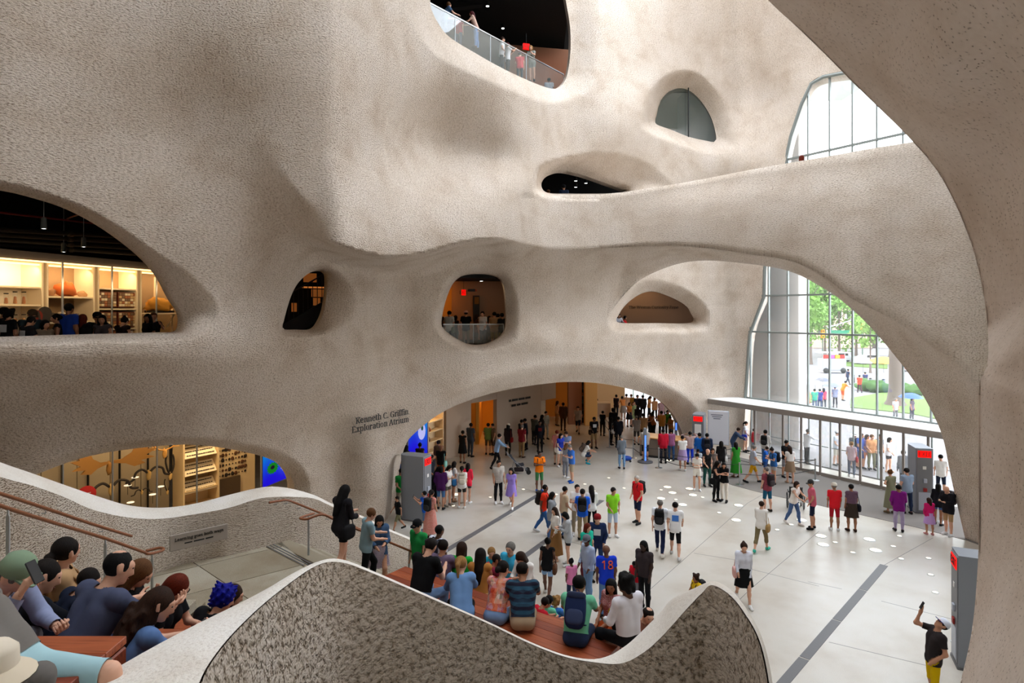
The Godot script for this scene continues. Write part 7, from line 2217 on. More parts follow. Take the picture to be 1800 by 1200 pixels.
func build_people() -> void:
	# x, foot row (or head row h depth), height (f: female build), facing, pose, hair, skin, top, bottom, shoes, extras | label
	for l in [
		# --- hall floor, left
		"703 874 1.72 35 phone short.k tn s:1c2a55 m:2c3550 222222|man in navy shirt reading his phone behind the first kiosk",
		"704 903 1.74 50 ease short.k md s:1f8a3c p:8a7f6c 33302c glasses|man in green tee and glasses beside the pillar foot",
		"700 932 1.25 -60 walk short.d md s:141416 m:7d7a5c 222222|small boy in black tee and camouflage shorts walking at the pillar foot",
		"746 934 1.42 -75 photo short.k md s:1d5fd0 m:5f7da8 8fa3bd phone|boy in bright blue tee aiming a phone beside the kiosk",
		"757 947 1.66f 150 ease pony.d md D:c9584a~dots D:c9584a~dots 3a2a22 bp:1a1a1c|woman in long coral patterned dress beside the kiosk",
		"757 872 1.74 60 ease short.k tn s:20242e p:23252c 1c1c1e|man in dark tee half hidden behind the kiosk",
		"762 886 1.6f 70 lean vlong.k md t:151517 p:1c1c20 1c1c1e|long-haired woman in black reaching across behind the kiosk",
		"775 895 1.68 175 ease bob.k md j:4b1f57 m:4f78a6 2a2a2c|person in dark purple jacket and denim shorts near the counter",
		"787 889 1.65f 60 phone long.d lt s:e9e6e2 h:6f6b62 8a8378|woman in white tee and olive shorts looking at her hands",
		"797 881 1.62f 120 ease long.d md s:d8d4d0 h:4a4f66 8a6a50 bag:2f6fa8|woman with a blue shoulder bag behind the backpacked girl",
		"812 893 1.64f 185 stand pony.d lt s:eceae6 h:35332f f0f0ee bp:cfc7b4|girl in white tee with a small cream backpack",
		"822 884 1.6f 160 ease long.d lt j:f0304a h:3b4048 f2f2f2|girl carrying a hot pink jacket",
		"876 885 1.76 20 stand short.d md s:8f8b84~dots p:17171a f4f4f4|man in grey patterned shirt and black trousers walking with the woman in lilac",
		"899 891 1.6f -15 walk long.d md d:9a83d8 d:9a83d8 f2f2f2|woman in short lilac puff-sleeved dress",
		"873 824 1.76 95 push short.d lt l:8fb0d6 p:141416 1c1c1e|man in pale blue shirt pushing the pushchair",
		"948 864 1.75 15 fold crew.d br s:f07a12 m:3f7a4c 2a5fc0 bp:3a2a22|man in orange tee and green shorts holding an umbrella",
		"771 838 1.7f 190 stand short.d md j:5b4632 p:2e2a26 1c1c1e|woman in brown jacket facing the lit shelves",
		"775 848 1.68 170 stand bald.k tn s:141416 p:c9521a 1c1c1e bag:8fd0c4|bald man in black top and orange trousers with a mint bag",
		"738 842 1.66f 180 ease bun.k br t:2a2024 d:22202a 1c1c1e|woman silhouetted against the blue screen",
		"713 848 1.68f 150 stand vlong.k md j:30302e p:23252c 1c1c1e|long-haired woman in dark jacket left of the blue screen",
		"699 858 1.7 120 stand short.k tn j:1e1c1c p:1c1c20 1c1c1e|dark-clothed man at the pillar's inner edge",
		"813 814 1.66f 165 stand short.k tn e:121214 d:121214 1c1c1e|woman in black dress standing by the pale wall",
		"827 803 1.8 150 stand crew.k br s:3c4652 p:39424e 1c1c1e|tall man in slate blue beside the ochre doorway",
		"858 799 1.7 175 stand short.k md s:66783c m:5d4a34 1c1c1e|man in green tee in front of the ochre doorway",
		"867 799 1.68 -60 stand short.k md s:6b5a48 m:4a3c30 1c1c1e|man in brown beside the green-shirted man at the doorway",
		"893 801 1.7f 160 stand long.k md j:2a2022 p:23201f 1c1c1e cap:e8ded0 bag:8a1a1c|woman in white cap and dark clothes with a red bag",
		"917 804 1.74 150 stand balding.g lt s:7a1f26 p:9a7d55 3a2a22|man in maroon polo and tan trousers seen from behind",
		"916 792 1.72 120 stand short.k md j:1d2026 p:22242a 1c1c1e|man in dark jacket behind the maroon polo",
		"924 791 1.76 -100 stand short.k tn s:1a1e28 p:22242a 1c1c1e|man in navy tee near the lettering wall",
		"939 782 1.74 140 phone short.k tn l:3a3c30~plaid p:22242a 1c1c1e|man in dark plaid shirt by the wall's end",
		"952 780 1.7f 110 stand long.k tn j:2e2620 p:2a2622 1c1c1e|woman in dark brown coat by the wall's end",
		"949 794 1.72 0 stand crew.k br j:16181f p:15161a 1c1c1e logo:6a2222|man in dark suit with a red tie facing the hall",
		"959 772 1.7f 20 ease short.d md l:6d6a55~dots p:6d6a55~dots 2a2622|woman in mottled olive outfit near the stair end",
		"990 757 1.82 170 stand short.k br j:4a3222 p:33261e 1c1c1e|tall blurred man in brown coat in the corridor mouth",
		"994 726 1.78 180 aim short.k br s:17171c p:2a2018 1c1c1e|man in black raising an arm in the orange corridor",
		"979 748 1.68f 120 stand long.b md s:b08a64 p:8a6a4a 2a2622|woman in tan beside the corridor mouth",
		"1016 761 1.76 -15 walk short.d lt s:a8988a m:1c2436 2a2622|man in grey tee and navy shorts walking out of the hall",
		"979 817 1.74 165 ease short.r lt s:c97a72 m:8a7a6a 2a2622|man in salmon shirt behind the blue-topped woman",
		"985 820 1.66f 30 ease long.k lt s:2438a8 h:eceae4 f0f0f0 bag:e6e0d4|woman in royal blue top and white shorts with a white bag",
		"996 818 1.74 -20 phone short.b lt s:7d93bd m:5a6478 2a2622|man in faded blue tee with a strap",
		"994 840 1.62f 140 phone long.n lt s:8d8f96 p:7d8088 e8e8e8|woman in grey overalls turned to the blue polo man",
		"1005 848 1.74 -70 phone crew.g lt s:3f74cc m:b0a189 2a5fc0|man in blue polo and khaki shorts reading a leaflet",
		"1025 816 1.66f 100 crouch long.k md s:e8e6e0 m:22304a 1f9ab0 bp:5a4a40|crouching woman in white with a backpack",
		"1044 788 1.78 10 ease short.k br s:0f0f11 m:8a6f4e 1c1c1e bag:3a3026 logo:c9c9c9|big man in black printed tee and khaki shorts",
		"1059 766 1.55f 160 phone short.k md s:15151a p:2a2320 1c1c1e|short person in black at the back of the hall",
		"1078 768 1.76 180 stand curly.k br j:14161c p:23262c 1c1c1e|man in black hooded jacket seen from behind in the line",
		"1074 782 1.6f 120 ease long.d md s:2a2528 p:1c1c20 1c1c1e bag:d8d4cc|woman in dark top with a white bag at the rope",
		"1087 787 1.76 175 stand short.k tn j:171922 p:15161a 1c1c1e|man in dark navy jacket standing at the rope",
		"1093 824 1.64f 180 ease crew.g lt j:6d7680 p:7aa3cf 23252c|person in grey denim jacket and pale jeans at the rope's near side",
		"1166 814 1.74 180 stand crew.k br j:c01a32 p:22242e 1c1c1e|person in red hooded top facing the desk",
		"1180 810 1.64f 175 stand bun.k tn s:9a5f86 p:30507a 1c1c1e|woman in mauve top and jeans beside the red hood",
		"1200 827 1.7f 175 ease crew.d md s:ecebe8 k:b09ac8 f2f2f2|person in white tee and lilac skirt in the line",
		"1213 816 1.66 180 overhead short.k md l:b79a94 p:1d3fd0 2a2a2c|person in pale mauve sweater with both hands on the head",
		"1230 822 1.72 180 stand short.k md l:1d63b8 p:2a3550 1c1c1e|man in blue sweater near the second kiosk",
		"1243 824 1.74 165 stand short.k md j:1f2c48 p:23283a 1c1c1e bp:16181f|man in navy jacket with a black backpack near the vestibule",
		"1227 838 1.3 170 stand short.k md s:8fa8c0~dots m:3a4560 2a2a2c|child in patterned pale blue shirt in the line",
		"1225 862 1.64f -10 phone short.d lt c:e9e4da h:efece4 f4f4f4|woman in white crop top and white shorts",
		"1243 855 1.68f 10 ease bald.k lt t:121214 p:1f4a44 2a2a2c|woman with shaved head in black vest and wide green trousers",
		"1253 850 1.6f -30 ease bob.b md t:7a6f6a k:5a524e 2a2a2c|woman in grey beside the shaved-headed woman",
		"1259 881 1.66f 40 hug vlong.d md t:17161a p:101012 1c1c1e bag:141416|woman in black with a black tote, hugging",
		"1273 882 1.62f -40 hug vlong.d md s:121214 p:e3d9cc 1c1c1e|woman in black top and white trousers, being hugged",
		"1268 838 1.66f 160 ease long.d md j:1c1a1c p:23252c 1c1c1e bag:e2e2e0|woman in dark jacket with a white bag near the kiosk",
		"1294 839 1.64f 190 stand long.d md D:2f8a2a D:2f8a2a 6a4a3a|woman in long bright green dress",
		"1323 848 1.76 80 walk short.g lt s:a9aebc m:d9a21c 1c1c1e|man in grey tee and mustard shorts walking to the doors",
		"1345 818 1.78 140 ease short.k md l:dcdad6 p:44618a 1c1c1e bp:17171a|man in white shirt with a slung black bag inside the doors",
		"1345 836 1.4 60 phone short.b lt s:2566c8 m:2a4f90 e0e0e0|boy in blue tee waiting by the rope",
		"1360 851 1.66f -80 phone bun.d md s:2f62a0 h:a9a6a4 1c1c1e bp:16181f|woman in blue top with a dark backpack at the rope",
		"1381 839 1.74 20 ease short.k md s:141416 m:8f8f94 1c1c1e|young man in black tee near the glass doors",
		"1389 849 1.66f 175 ease long.b lt s:e6e2de k:8a735c c9a58a|woman in white tee and brown skirt near the glass doors",
		"1418 815 1.76 100 point crew.g md l:e6e8ec p:24262c 1c1c1e|guard in white shirt pointing inside the vestibule",
		"1349 899 1.72 200 ease crew.g lt s:8a3f4a m:1c5570 2a2622 bp:2a2024|man in maroon tee and teal shorts with a dark backpack",
		"1395 922 1.64f 30 push bob.b lt t:e9e2da p:4a6490 e0d8d0|woman in white top and jeans pushing the wheelchair",
		"1428 930 1.74 -110 ease crew.b md s:c95f72 m:1c2036 1c1c1e cap:3a3a38|man in pink shirt and navy shorts beside the wheelchair",
		"1467 932 1.66 170 stand crew.g tn s:d8202c m:a81f2c e6e6e6 cap:d9d2c4|man in red tee and red shorts with a pale cap",
		"1497 934 1.66f 175 stand crew.k tn s:5c3a52~plaid k:3a3028 3a2a22 bag:1a1a20|person in purple plaid shirt and dark skirt",
		"1566 902 1.66f 190 hip bun.n lt D:7f8068 D:7f8068 7a6a50|woman in long olive dress with a hand on her hip",
		"1595 903 1.74 180 ease short.d lt s:8fa2b8 p:22304a 1c1c1e|man in pale grey-blue shirt with a bag strap by the kiosk",
		"1580 934 1.64 160 ease short.k tn j:7a1a78 p:a79ab8 2a2a2c|person in bright purple jacket and lilac trousers",
		"1589 862 1.74 180 stand crew.k br j:8f949e p:4a4f5a 1c1c1e|man in grey hooded top facing the glass doors",
		"1634 940 1.28f 175 ease long.b md j:d0206a k:c8a0dc c98a8a|small girl in hot pink jacket and lilac skirt",
		"1649 923 1.5f 130 ease long.k tn j:16161c h:3f5a8a 1c1c1e|girl in dark hooded jacket behind the pink-jacketed child",
		"1667 941 1.74 -70 phone bald.k lt j:1a1a1e m:b09066 d8d8d8 bp:2a2022|man in black jacket and khaki shorts with a round backpack",
		"1654 872 1.74 160 stand crew.d lt s:e4e0dc m:22283a e0e0e0|man in white tee beyond the glass near the right pier",
		# --- hall floor, middle
		"956 938 1.76 75 stride crew.k br s:e0361c p:35609a d8d8d8 bp:26201e|man in red tee and jeans striding with a small backpack",
		"969 951 1.66f 70 ease vlong.d md j:8f9298 p:4a6490 f0f0f0|long-haired woman in grey jacket and jeans among the middle group",
		"991 944 1.74 110 ease crew.d md s:cdb698 p:3f6494 2a2622|man in beige tee and jeans in the middle group",
		"1014 940 1.76 5 fold crew.d lt s:efeeec p:a3947a f2f2f2|man in white tee and sunglasses with folded arms",
		"1024 950 1.74 170 ease crew.d md s:1d5fd8 p:9c8a6a 2a2622 bp:121214|man in bright blue tee with a black backpack",
		"1040 937 1.66f 180 ease vlong.d md l:ecebea p:141416 1c1c1e|woman in white hooded top and black trousers seen from behind",
		"1077 943 1.7 15 ease short.d md s:8fe02c m:b9cbe0 f4f4f4|boy in neon green tee and pale denim shorts",
		"1121 920 1.76 -60 ease crew.w lt s:d81f26 m:1c2440 2a2a2c bp:17181c|white-haired man in red tee and navy shorts with a backpack",
		"1160 974 1.78 160 walk crew.g lt s:eceff4 p:1c2444 e0dcd4 bp:141416|man in white shirt and navy trousers with a black backpack",
		"1187 979 1.78 165 walk crew.d lt s:efefef m:111113 d8d8d8 logo:4a7fd0:b|man in white tee with a blue back print and black shorts",
		"977 985 1.66f -70 ease vlong.b lt l:eae4dc K:8a6238 c9a58a|long-haired woman in white top and tan skirt",
		"998 993 1.64f -80 phone bob.k lt j:b9bcc0 h:2a2a2e e8e8e8|woman with short black hair in grey cardigan holding a plant",
		"1050 1010 1.78 -10 ease crew.d lt j:1f2c50 p:28406a 2a2622 beanie:8a1f26 logo:d8d8d8|man in maroon beanie and navy jacket",
		"1031 1022 1.68f 30 ease long.r lt s:1fb89a p:5a2028 2a2622|woman in teal top behind the man in grey cap",
		"1034 1058 1.78 -60 ease short.d br l:aebfda p:7ba0c8 c9b89a cap:6a7078|man in pale blue shirt and jeans with a grey cap",
		"962 1049 1.64f 165 walk bun.k br t:141416 h:8fb2da e8e8e8 bag:5a3a26|woman in black vest and denim shorts with a brown bag",
		"1005 1066 1.25f 200 ease bun.k br s:e88ab8 m:2a3556 d8d8d8|small girl in pink tee beside the denim-shorted woman",
		"1066 1086 1.82 180 stand bald.k br s:1c3fd0 p:5f86b8 1c1c1e number:18|big man in blue number eighteen jersey seen from behind",
		"1117 1058 1.12 -40 phone crew.k dk s:d81f30 m:8a8a90 2a2a2c|little boy in red tee and grey shorts",
		"1133 1072 1.8 -45 stand locs.k dk s:3a3234 p:17171a 141416|tall person with long locs in dark grey tee",
		"1338 969 1.66f 140 stride crew.b lt l:ece8e2 c:7d6f50 3fb8a0 bag:9a7a4a|woman in white blouse and olive trousers swinging an umbrella",
		"1307 1060 1.68f -10 walk bun.b lt j:dfe2ee k:121214 f2f2f2 bag:d8a8a0|woman with top bun in white open shirt over a black dress",
		"1226 1098 1.3 -75 walk curly.b tn s:e3b81c m:2a2a30 2a2a2c bp:17181c|curly-haired boy in yellow tee behind the parapet's right hump",
		"1640 1243 1.78 -100 lookup crew.d md s:2a2424 m:d8b400 e0e0e0 cap:d8dce8:1c2a78 phone|man in yellow shorts tipping his head back to photograph the ceiling",
	]: person(l)
	# --- stairs and seats
	for l in [
		"607 852h12.0 1.7f 150 down vlong.k lt j:1c1b1f h:121214 c9a58a bag:1a1a1c|long-haired woman in black blouse and shorts going down the stair",
		"653 893h12.7 1.66 120 down short.n lt s:7f9aa2 p:121214 1c1c1e|person in grey-green tee and black trousers going down the stair",
		"667 906h13.2 1.6f 20 down long.k md j:3f5878 k:8a7a98~dots e8e8e8|woman in denim jacket and floral skirt on the stair",
		"733 914h13.6 1.74 -40 stand crew.d lt s:1f8a44 m:141418 1c1c1e cap:141416|man in green polo and black cap holding the rail",
		"773 922h13.0 1.74 140 stand crew.k br s:d8dce8 p:22283a 1c1c1e bp:1c2030|man in white shirt with a navy backpack beyond the seats",
		"757 946h9.8 1.78 150 sitphone crew.d lt s:121214 p:7a9ac4 1c1c1e|man in black polo reading on the long timber seat",
		"779 948h11.3 1.72 165 sit short.d md s:6f5f78 p:3a4050 1c1c1e|person in dusty purple tee on the second seat step",
		"812 952h11.4 1.68f 170 sit long.b lt s:17a83a p:2a3040 1c1c1e|woman in bright green tee holding up a phone",
		"811 978h9.6 1.68f 185 sitlean pony.y lt j:6f96c8 p:141416 1c1c1e|blond-ponytailed woman in denim jacket on the long seat",
		"845 963h11.0 1.68f 170 sit vlong.d md t:b0783a k:d8a878~plaid 6a4a3a|long-haired woman in tan top on the second seat step",
		"864 962h11.9 1.35 10 sit short.y lt s:2ab0d0 m:3a4a6a e0e0e0|blond child in turquoise shirt between the seat rows",
		"873 974h11.2 1.5 120 sitlean crew.d tn s:7a2036 p:2a2a36 1c1c1e bp:c8304a|boy in maroon tee with a pink-red backpack",
		"897 953h12.6 1.74 -30 stand short.g lt s:3fb0d8 p:4a5a78 2a2622|grey-haired man in turquoise polo beyond the seats",
		"915 970h11.8 1.66f -40 sitphone long.b lt l:eae6e2 p:5a6a88 c9a58a|woman in white with long brown hair looking back",
		"885 986h9.7 1.68f 160 sitlean lowbun.d lt s:d8a888~floral p:7f9ec8 2a2622|woman in bright floral shirt and jeans on the long seat",
		"919 988h9.5 1.76 180 sitlean crew.d tn s:1f4a62~stripe p:b09c80 2a2622|man in dark teal striped tee on the long seat",
		"1019 1012h9.1 1.74 165 sitlean short.k tn s:6fc09a p:2a3a5a 1c1c1e bp:1f2c50|man in mint green shirt with a navy backpack on the long seat",
		"1099 1010h8.7 1.8 -150 sitback curly.k br l:eceaf2 p:17181c 1c1c1e patch|guard in white uniform shirt sitting at the seat's right end",
		"1074 1018h10.4 1.62f -50 sitback long.k tn s:8a2030~dots p:a8481c 2a2622|dark-haired woman in crimson and orange on the lower seat",
		"958 1050h10.9 1.3 120 sitphone short.d md s:c02030 p:2a3040 1c1c1e|child in red shirt low behind the long seat",
		"966 1046h11.3 1.3f 140 sit lowbun.k md s:6fd0a8 p:2a3040 1c1c1e|child in mint shirt low behind the long seat",
		"978 1048h11.6 1.25f 150 sit curly.y lt s:3a78c8 p:2a3040 1c1c1e|curly blond child in blue low behind the long seat",
		"1139 1068h9.9 1.7 40 sitlean balding.d lt s:8a5a4a p:3a3a40 1c1c1e|pink-faced balding man half hidden by the parapet's right hump",
		# left seats
		"28 975h4.2 1.76 84 situp crew.g lt l:8f98b8 p:6f7078 1c1c1e cap:7f947a phone|bearded man in sage green cap holding up a phone",
		"80 985h4.9 1.74 150 sitlean short.d lt j:16181f p:24262c 1c1c1e|person in black jacket behind the green cap",
		"117 944h5.4 1.7f 125 sitback lowbun.d lt j:b8936a p:6a6a50 1c1c1e bp:a8835a|woman in tan jacket with a hood and low ponytail",
		"156 1000h5.2 1.4 140 sitlean short.d lt j:1c2438 p:7a7a5a 1c1c1e|small boy in navy jacket leaning on the balding man",
		"209 968h4.9 1.8 155 sitlean balding.k lt s:4a5068 p:24304a 1c1c1e|balding man in slate grey polo shirt seen from behind",
		"246 984h5.6 1.68f 95 sitphone long.n lt l:141418 p:2a4a88 1c1c1e|woman with dark-to-blond long hair in black top",
		"312 1010h5.9 1.68f 80 sitphone long.r lt s:141418 p:2a3040 1c1c1e glasses phone|red-haired woman in glasses holding a phone",
		"281 1034h4.7 1.7f 138 sitlean wavy.b lt s:5a78a8 p:4a6490 1c1c1e|woman with long wavy brown hair in front of the parapet",
		"-190 996h3.05 1.8 84 kneeup short.d lt s:55585c p:6e6a66 17171a|person in grey jeans with a raised knee at the frame's lower left corner",
		"-91 984h3.55 1.78 84 recline short.d lt s:77726c m:a9cdd4 d8d8d8|person in pale blue shorts stretched out on the upper seat",
		"393 1032h6.3 1.66 150 sitlean fluffy.u lt j:141418 p:22242a 1c1c1e|person with bright blue spiky hair behind the pale parapet",
		"411 1028h6.9 1.6f 140 sitlean long.b lt s:24242a p:22242a 1c1c1e|brown-haired woman hidden behind the blue-haired person",
	]: person(l)
	var hat := thing("sun_hat", "cream cloth sun hat at the bottom left corner", "hat", P(-14, 1172, 2.35))
	hat.scale = Vector3.ONE * 0.85
	obj("crown", lathe([Vector2(0.1, 0.0), Vector2(0.098, 0.07), Vector2(0.07, 0.1), Vector2(0.0, 0.11)], 20), fabric("e2d6c2"), hat)
	obj("brim", lathe([Vector2(0.1, 0.0), Vector2(0.165, -0.045), Vector2(0.168, -0.05), Vector2(0.1, -0.01)], 20), fabric("d8cab2"), hat)
	# --- people behind openings and in the back hall
	for l in [
		"8 540h14.7 1.7 150 ease short.d md s:17181c p:22242a 1c1c1e|person in black at the frame's left edge of the upper gallery",
		"17 543h14.2 1.64f 170 ease curly.d md s:101012 p:22242a 1c1c1e logo:c8c8c8:b|curly-haired woman in black tee with a white back print",
		"57 545h14.5 1.72 60 lean crew.d md s:2a3a40 p:22242a 1c1c1e cap:4a3a2a|man in brown cap bending forward in the upper gallery",
		"55 556h14.2 1.56f 160 phone short.d md s:1c1c20 p:22242a 1c1c1e logo:b8b8b8:b|short woman in dark printed tee in the upper gallery",
		"80 562h14.3 1.5f 60 ease bob.k md s:6a5a4a p:22242a 1c1c1e|woman in tan beside the printed tee",
		"98 551h14.9 1.64f -60 ease pony.k md t:1c1c20 p:22242a 1c1c1e|woman with a ponytail beside the blue polo",
		"122 533h15.1 1.8 175 stand short.k tn s:1d3f9a p:1c2230 1c1c1e|tall man in royal blue polo in the upper gallery",
		"146 552h15.3 1.64f 180 stand long.r md j:15161a p:22242a 1c1c1e|auburn-haired woman with a dark bag in the upper gallery",
		"171 549h15.7 1.72 20 ease crew.d md s:1c2a24 p:22242a 1c1c1e cap:141416|man in black cap behind the dark-haired girl",
		"179 553h15.5 1.66f 10 ease vlong.k md t:4a4448 p:141416 1c1c1e|dark-haired girl facing out of the upper gallery",
		"219 557h16.3 1.62f 175 phone bun.d lt t:2a1c1c p:22242a 1c1c1e|woman in dark strappy top with a bun",
		"259 551h16.9 1.66f -20 ease vlong.k tn s:141416 p:22242a 1c1c1e|long-haired woman in black near the fossil shelf",
		"270 549h17.5 1.68f 40 photo short.n lt s:2a2420 p:22242a 1c1c1e|woman lifting her hands near the fossil shelf",
		# oval room
		"790 546h28.2 1.74 160 ease short.k md s:c8c8c4 p:2c3a58 1c1c1e bag:2a3a2a|man in pale tee with a dark strap in the oval opening",
		"801 554h28.8 1.6f 150 stand bob.k md s:2a2620 p:22242a 1c1c1e|woman half hidden behind the strapped man",
		"819 546h28.4 1.72 175 ease crew.d md s:0f0f11 p:6a5a44 1c1c1e cap:d8a898|man in black with a pink cap in the oval opening",
		"838 552h28.2 1.62f 120 stand long.b md s:5a3018 p:3a2a20 1c1c1e|brown-haired woman in rust top in the oval opening",
		"848 547h28.4 1.66f -30 ease short.d lt s:d8d4d0 p:4a4a50 1c1c1e|woman in white top turning round in the oval opening",
		"860 555h29.2 1.6f 160 stand long.k md s:1c1a1c p:22242a 1c1c1e|dark-haired woman in black in the oval opening",
		"869 548h28.8 1.74 170 ease short.k md s:9a7a5a m:7a6030 1c1c1e|man in tan tee and shorts in the oval opening",
		"875 551h29.0 1.66 180 stand short.k md s:2a2018 p:22242a 1c1c1e|person behind the tan-shirted man",
		"882 550h28.8 1.72 -160 ease short.k tn s:141416 m:6a5a2a 1c1c1e|man in black at the oval opening's right edge",
		"778 556h28.6 1.66f 120 stand long.b md s:3a2418 p:22242a 1c1c1e|woman at the oval opening's left edge",
		# wide low opening, bridge, top gallery
		"1088 551h33.6 1.66f 10 rail long.b md j:c8ccd8 p:22242a 1c1c1e|woman in white jacket leaning on the wide low sill",
		"1099 555h34.0 1.6 60 rail short.k tn s:b81c20 p:22242a 1c1c1e|person in red beside the woman on the wide low sill",
		"964 333h31.0 1.7 170 stand crew.n lt s:2a2420 p:22242a 1c1c1e|brown-haired person's head above the bridge parapet",
		"991 325h31.5 1.76 180 stand crew.d lt s:2c3a58 p:22242a 1c1c1e cap:17181c|man in blue tee and dark cap above the bridge parapet",
		"1409 273h24.2 1.7f 160 stand long.r lt s:2a2420 p:22242a 1c1c1e|auburn head showing above the bridge in front of the window",
		"789 4h25.6 1.76 120 rail short.n lt s:3f5a78 p:3a4a62 1c1c1e|man in denim shirt leaning on the top balustrade",
		"807 28h26.8 1.5 160 stand short.d md s:a82038 p:3a4a62 1c1c1e|child in crimson behind the top balustrade",
		"829 20h26.6 1.66f -100 rail long.m lt s:c8a898 p:5f8ac0 1c1c1e|auburn-haired woman in pale jeans leaning on the top balustrade",
		"884 65h28.6 1.74 90 ease crew.b lt s:dcdce0 p:2a3038 1c1c1e|man in white tee on the top gallery",
		"893 75h28.2 1.6f 110 photo short.m lt s:e6e6ea p:22242e 1c1c1e|woman in white tee photographing from the top gallery",
		"914 92h29.0 1.5 170 stand crew.d lt s:d84050 p:2a3848 1c1c1e|child in coral vest on the top gallery",
		"933 80h29.6 1.66f -20 rail bob.y lt s:4a5a52~dots h:4a5a52~dots 1c1c1e|blond woman in green print leaning over the top balustrade",
		"965 137h32.0 1.7 180 stand crew.k br s:c8d0d8 p:22242a 1c1c1e|person in pale shirt at the low end of the top balustrade",
	]: person(l)
	# crowd deep in the hall, near the shop
	for l in [
		"1083 734 1.66f 150 stand bun.k md s:2a2024 p:22242a 1c1c1e|woman in dark top at the shop's left edge",
		"1096 738 1.7f 190 lean bun.d md e:d88a4a k:9a9088 c9a58a|woman in orange top and grey skirt bending over a table",
		"1101 735 1.76 160 stand crew.d lt s:d0a884 p:6a5a4a 1c1c1e|man in beige shirt in the shop",
		"1110 734 1.7 190 stand short.n lt s:a87830 p:5a4430 1c1c1e|person in ochre shirt in the shop",
		"1120 737 1.76 10 ease short.k md s:1c1c22 p:7a5a3a 1c1c1e|man in black tee facing out of the shop",
		"1130 738 1.76 170 stand short.k tn j:17171a p:1c1c20 1c1c1e|man in black coat seen from behind in the shop",
		"1141 736 1.66f 60 phone long.b md s:d89a58 p:22242a 1c1c1e|woman in amber blouse at the shop shelves",
		"1151 740 1.64f 170 stand bun.r lt s:d8a878 p:1c1c20 1c1c1e|red-haired woman in cream top in the shop",
		"1162 745 1.68f 175 stand bun.n lt D:8a5a72~dots D:8a5a72~dots 1c1c1e|woman in long patterned plum dress in the shop",
		"1171 744 1.66 160 stand crew.w lt s:dcd4c8 p:4a4a50 1c1c1e|person in white shirt beside the plum dress",
		"1106 750 1.64f 20 ease bob.b md e:b06a30 d:1c1c24 1c1c1e|woman in orange top and dark skirt in the shop queue",
		"1113 748 1.6f -20 ease long.n lt d:5a8a3a~dots d:5a8a3a~dots 1c1c1e|woman in green dotted dress in the shop queue",
		"1121 758 1.66f 150 stand long.k md j:1c1818 p:1c1c20 1c1c1e|woman in black jacket in the shop queue",
		"1119 782 1.7 180 stand crew.g lt s:9a9088 m:4a4440 1c1c1e|grey-haired man in grey tee by the desk",
		"1131 780 1.78 175 stand crew.k tn s:c09468 m:4a3a2c 1c1c1e|man in tan tee seen from behind by the desk",
		"1142 768 1.62f 120 lean long.k md t:2a1c1c p:1c1c20 1c1c1e|dark-haired woman leaning on the desk",
		"1149 770 1.64f -60 lean long.k md t:a86038 p:17171c 1c1c1e|woman in rust vest leaning on the desk",
		"1163 773 1.74 180 stand short.k md s:c08038 p:2a2624 1c1c1e|man in ochre tee beside the desk",
		"1174 768 1.66f -30 ease long.k md t:3a7a2a p:1c1c20 1c1c1e|woman in green vest at the arch's right edge",
		"1180 778 1.6f -60 phone bun.k tn s:b0703a p:22242a 1c1c1e|woman in amber tee at the arch's right edge",
		"1134 810 1.72 180 stand crew.g lt s:b8b0a8 m:2a2a30 1c1c1e|person in pale grey beside the blue light pillar",
	]: person(l)
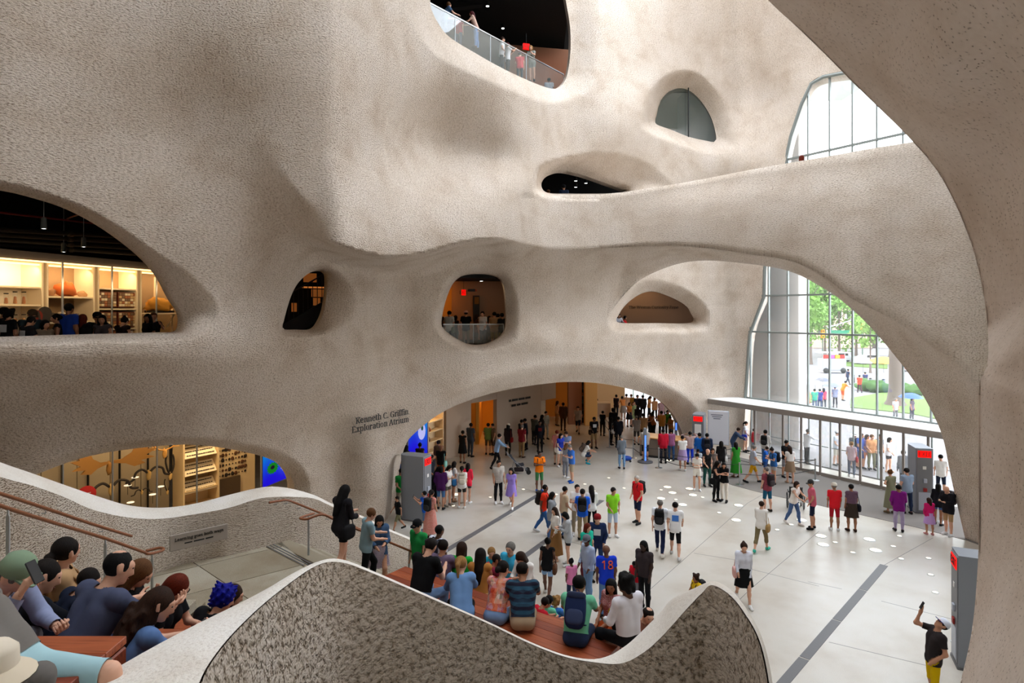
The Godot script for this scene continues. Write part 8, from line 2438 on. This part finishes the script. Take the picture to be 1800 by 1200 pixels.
	# --- outside
	for l in [
		"1310 794 1.68f 60 ease pony.d lt s:eceef2 h:2c4a9a 2a2a2c bag:2a3aa8|woman in white tee and blue shorts just outside the doors",
		"1324 795 1.3 70 ease short.b lt j:c8303c m:5a6478 2a2a2c|child in red jacket just outside the doors",
		"1288 806 1.7 70 lean short.b lt j:3a4a66 p:4a5a78 2a2a2c|man in denim jacket leaning inside the vestibule",
		"1497 838 1.64f 150 ease short.y lt s:c9b0b8 p:5a6478 d8d8d8 bag:a82030|blond woman in pink with a red bag between the door screens",
		"1470 818 1.76 40 ease short.d lt s:c8d0dc m:c8c0b0 2a2a2c cap:e8e8ea|man in white cap waiting outside the doors",
		"1501 822 1.74 0 ease short.b md s:2a3040 m:c8c0b0 2a2a2c hat:e6e6e8|man in dark tee and white hat outside the doors",
		"1513 824 1.76 20 ease crew.b md s:3a62b8 m:3a4f80 2a2a2c|man in blue shirt outside the doors",
		"1523 824 1.7f 10 ease long.b md s:8a7ab8 m:c87a5a 2a2a2c|woman in violet top outside the doors",
		"1532 826 1.74 -10 ease short.n lt s:d89a6a p:7a7a60 2a2a2c|man in peach shirt outside the doors",
		"1562 830 1.68f 40 ease bob.d lt s:e6e2e4 h:2a2a30 c9a58a|woman in white top and black shorts outside the doors",
		"1545 822 1.66f 0 stand long.k md s:3a3f4c p:2a2f3c 2a2a2c|woman in slate under the pale umbrella outside",
		"1418 712 1.66f 120 walk long.b md s:6a4a40 K:c86a3a 2a2a2c|woman in orange skirt walking on the forecourt",
		"1432 722 1.7 160 stand short.k md s:3a9a80 p:3a4a6a 2a2a2c|person in green tee in the outdoor waiting line",
		"1441 722 1.7 150 stand short.k md s:2a3a88 p:2a3a5a 2a2a2c|person in blue tee in the outdoor waiting line",
		"1448 720 1.7f 150 stand long.k md s:d84050 p:3a3a44 2a2a2c|woman in coral in the outdoor waiting line",
		"1468 716 1.7 170 stand crew.k md s:8a90a8 p:2a2a34 2a2a2c|man in grey in the outdoor waiting line",
		"1481 704 1.76 100 lean short.k md s:f07a1c m:c8521c 2a2a2c|man in bright orange bending forward on the path",
		"1511 690 1.72 160 walk short.k md s:d8402c p:4a2a3a 2a2a2c|person in red walking along the path",
		"1521 684 1.7 170 stand short.k md s:3a3f66 p:3a3f66 2a2a2c|person in indigo beneath the grey umbrella on the path",
		"1574 741 1.66 10 stand short.g md s:a8a8ac p:5a5a60 2a2a2c|person in grey on the lawn edge near the right pier",
		"1490 676 1.7 90 walk short.k md s:2a3350 p:2a3040 2a2a2c|person in navy beside the orange man",
		"1603 740 1.7f 30 stand long.k md s:6a5a6a p:3a3a44 2a2a2c|woman under the blue umbrella",
	]: person(l)
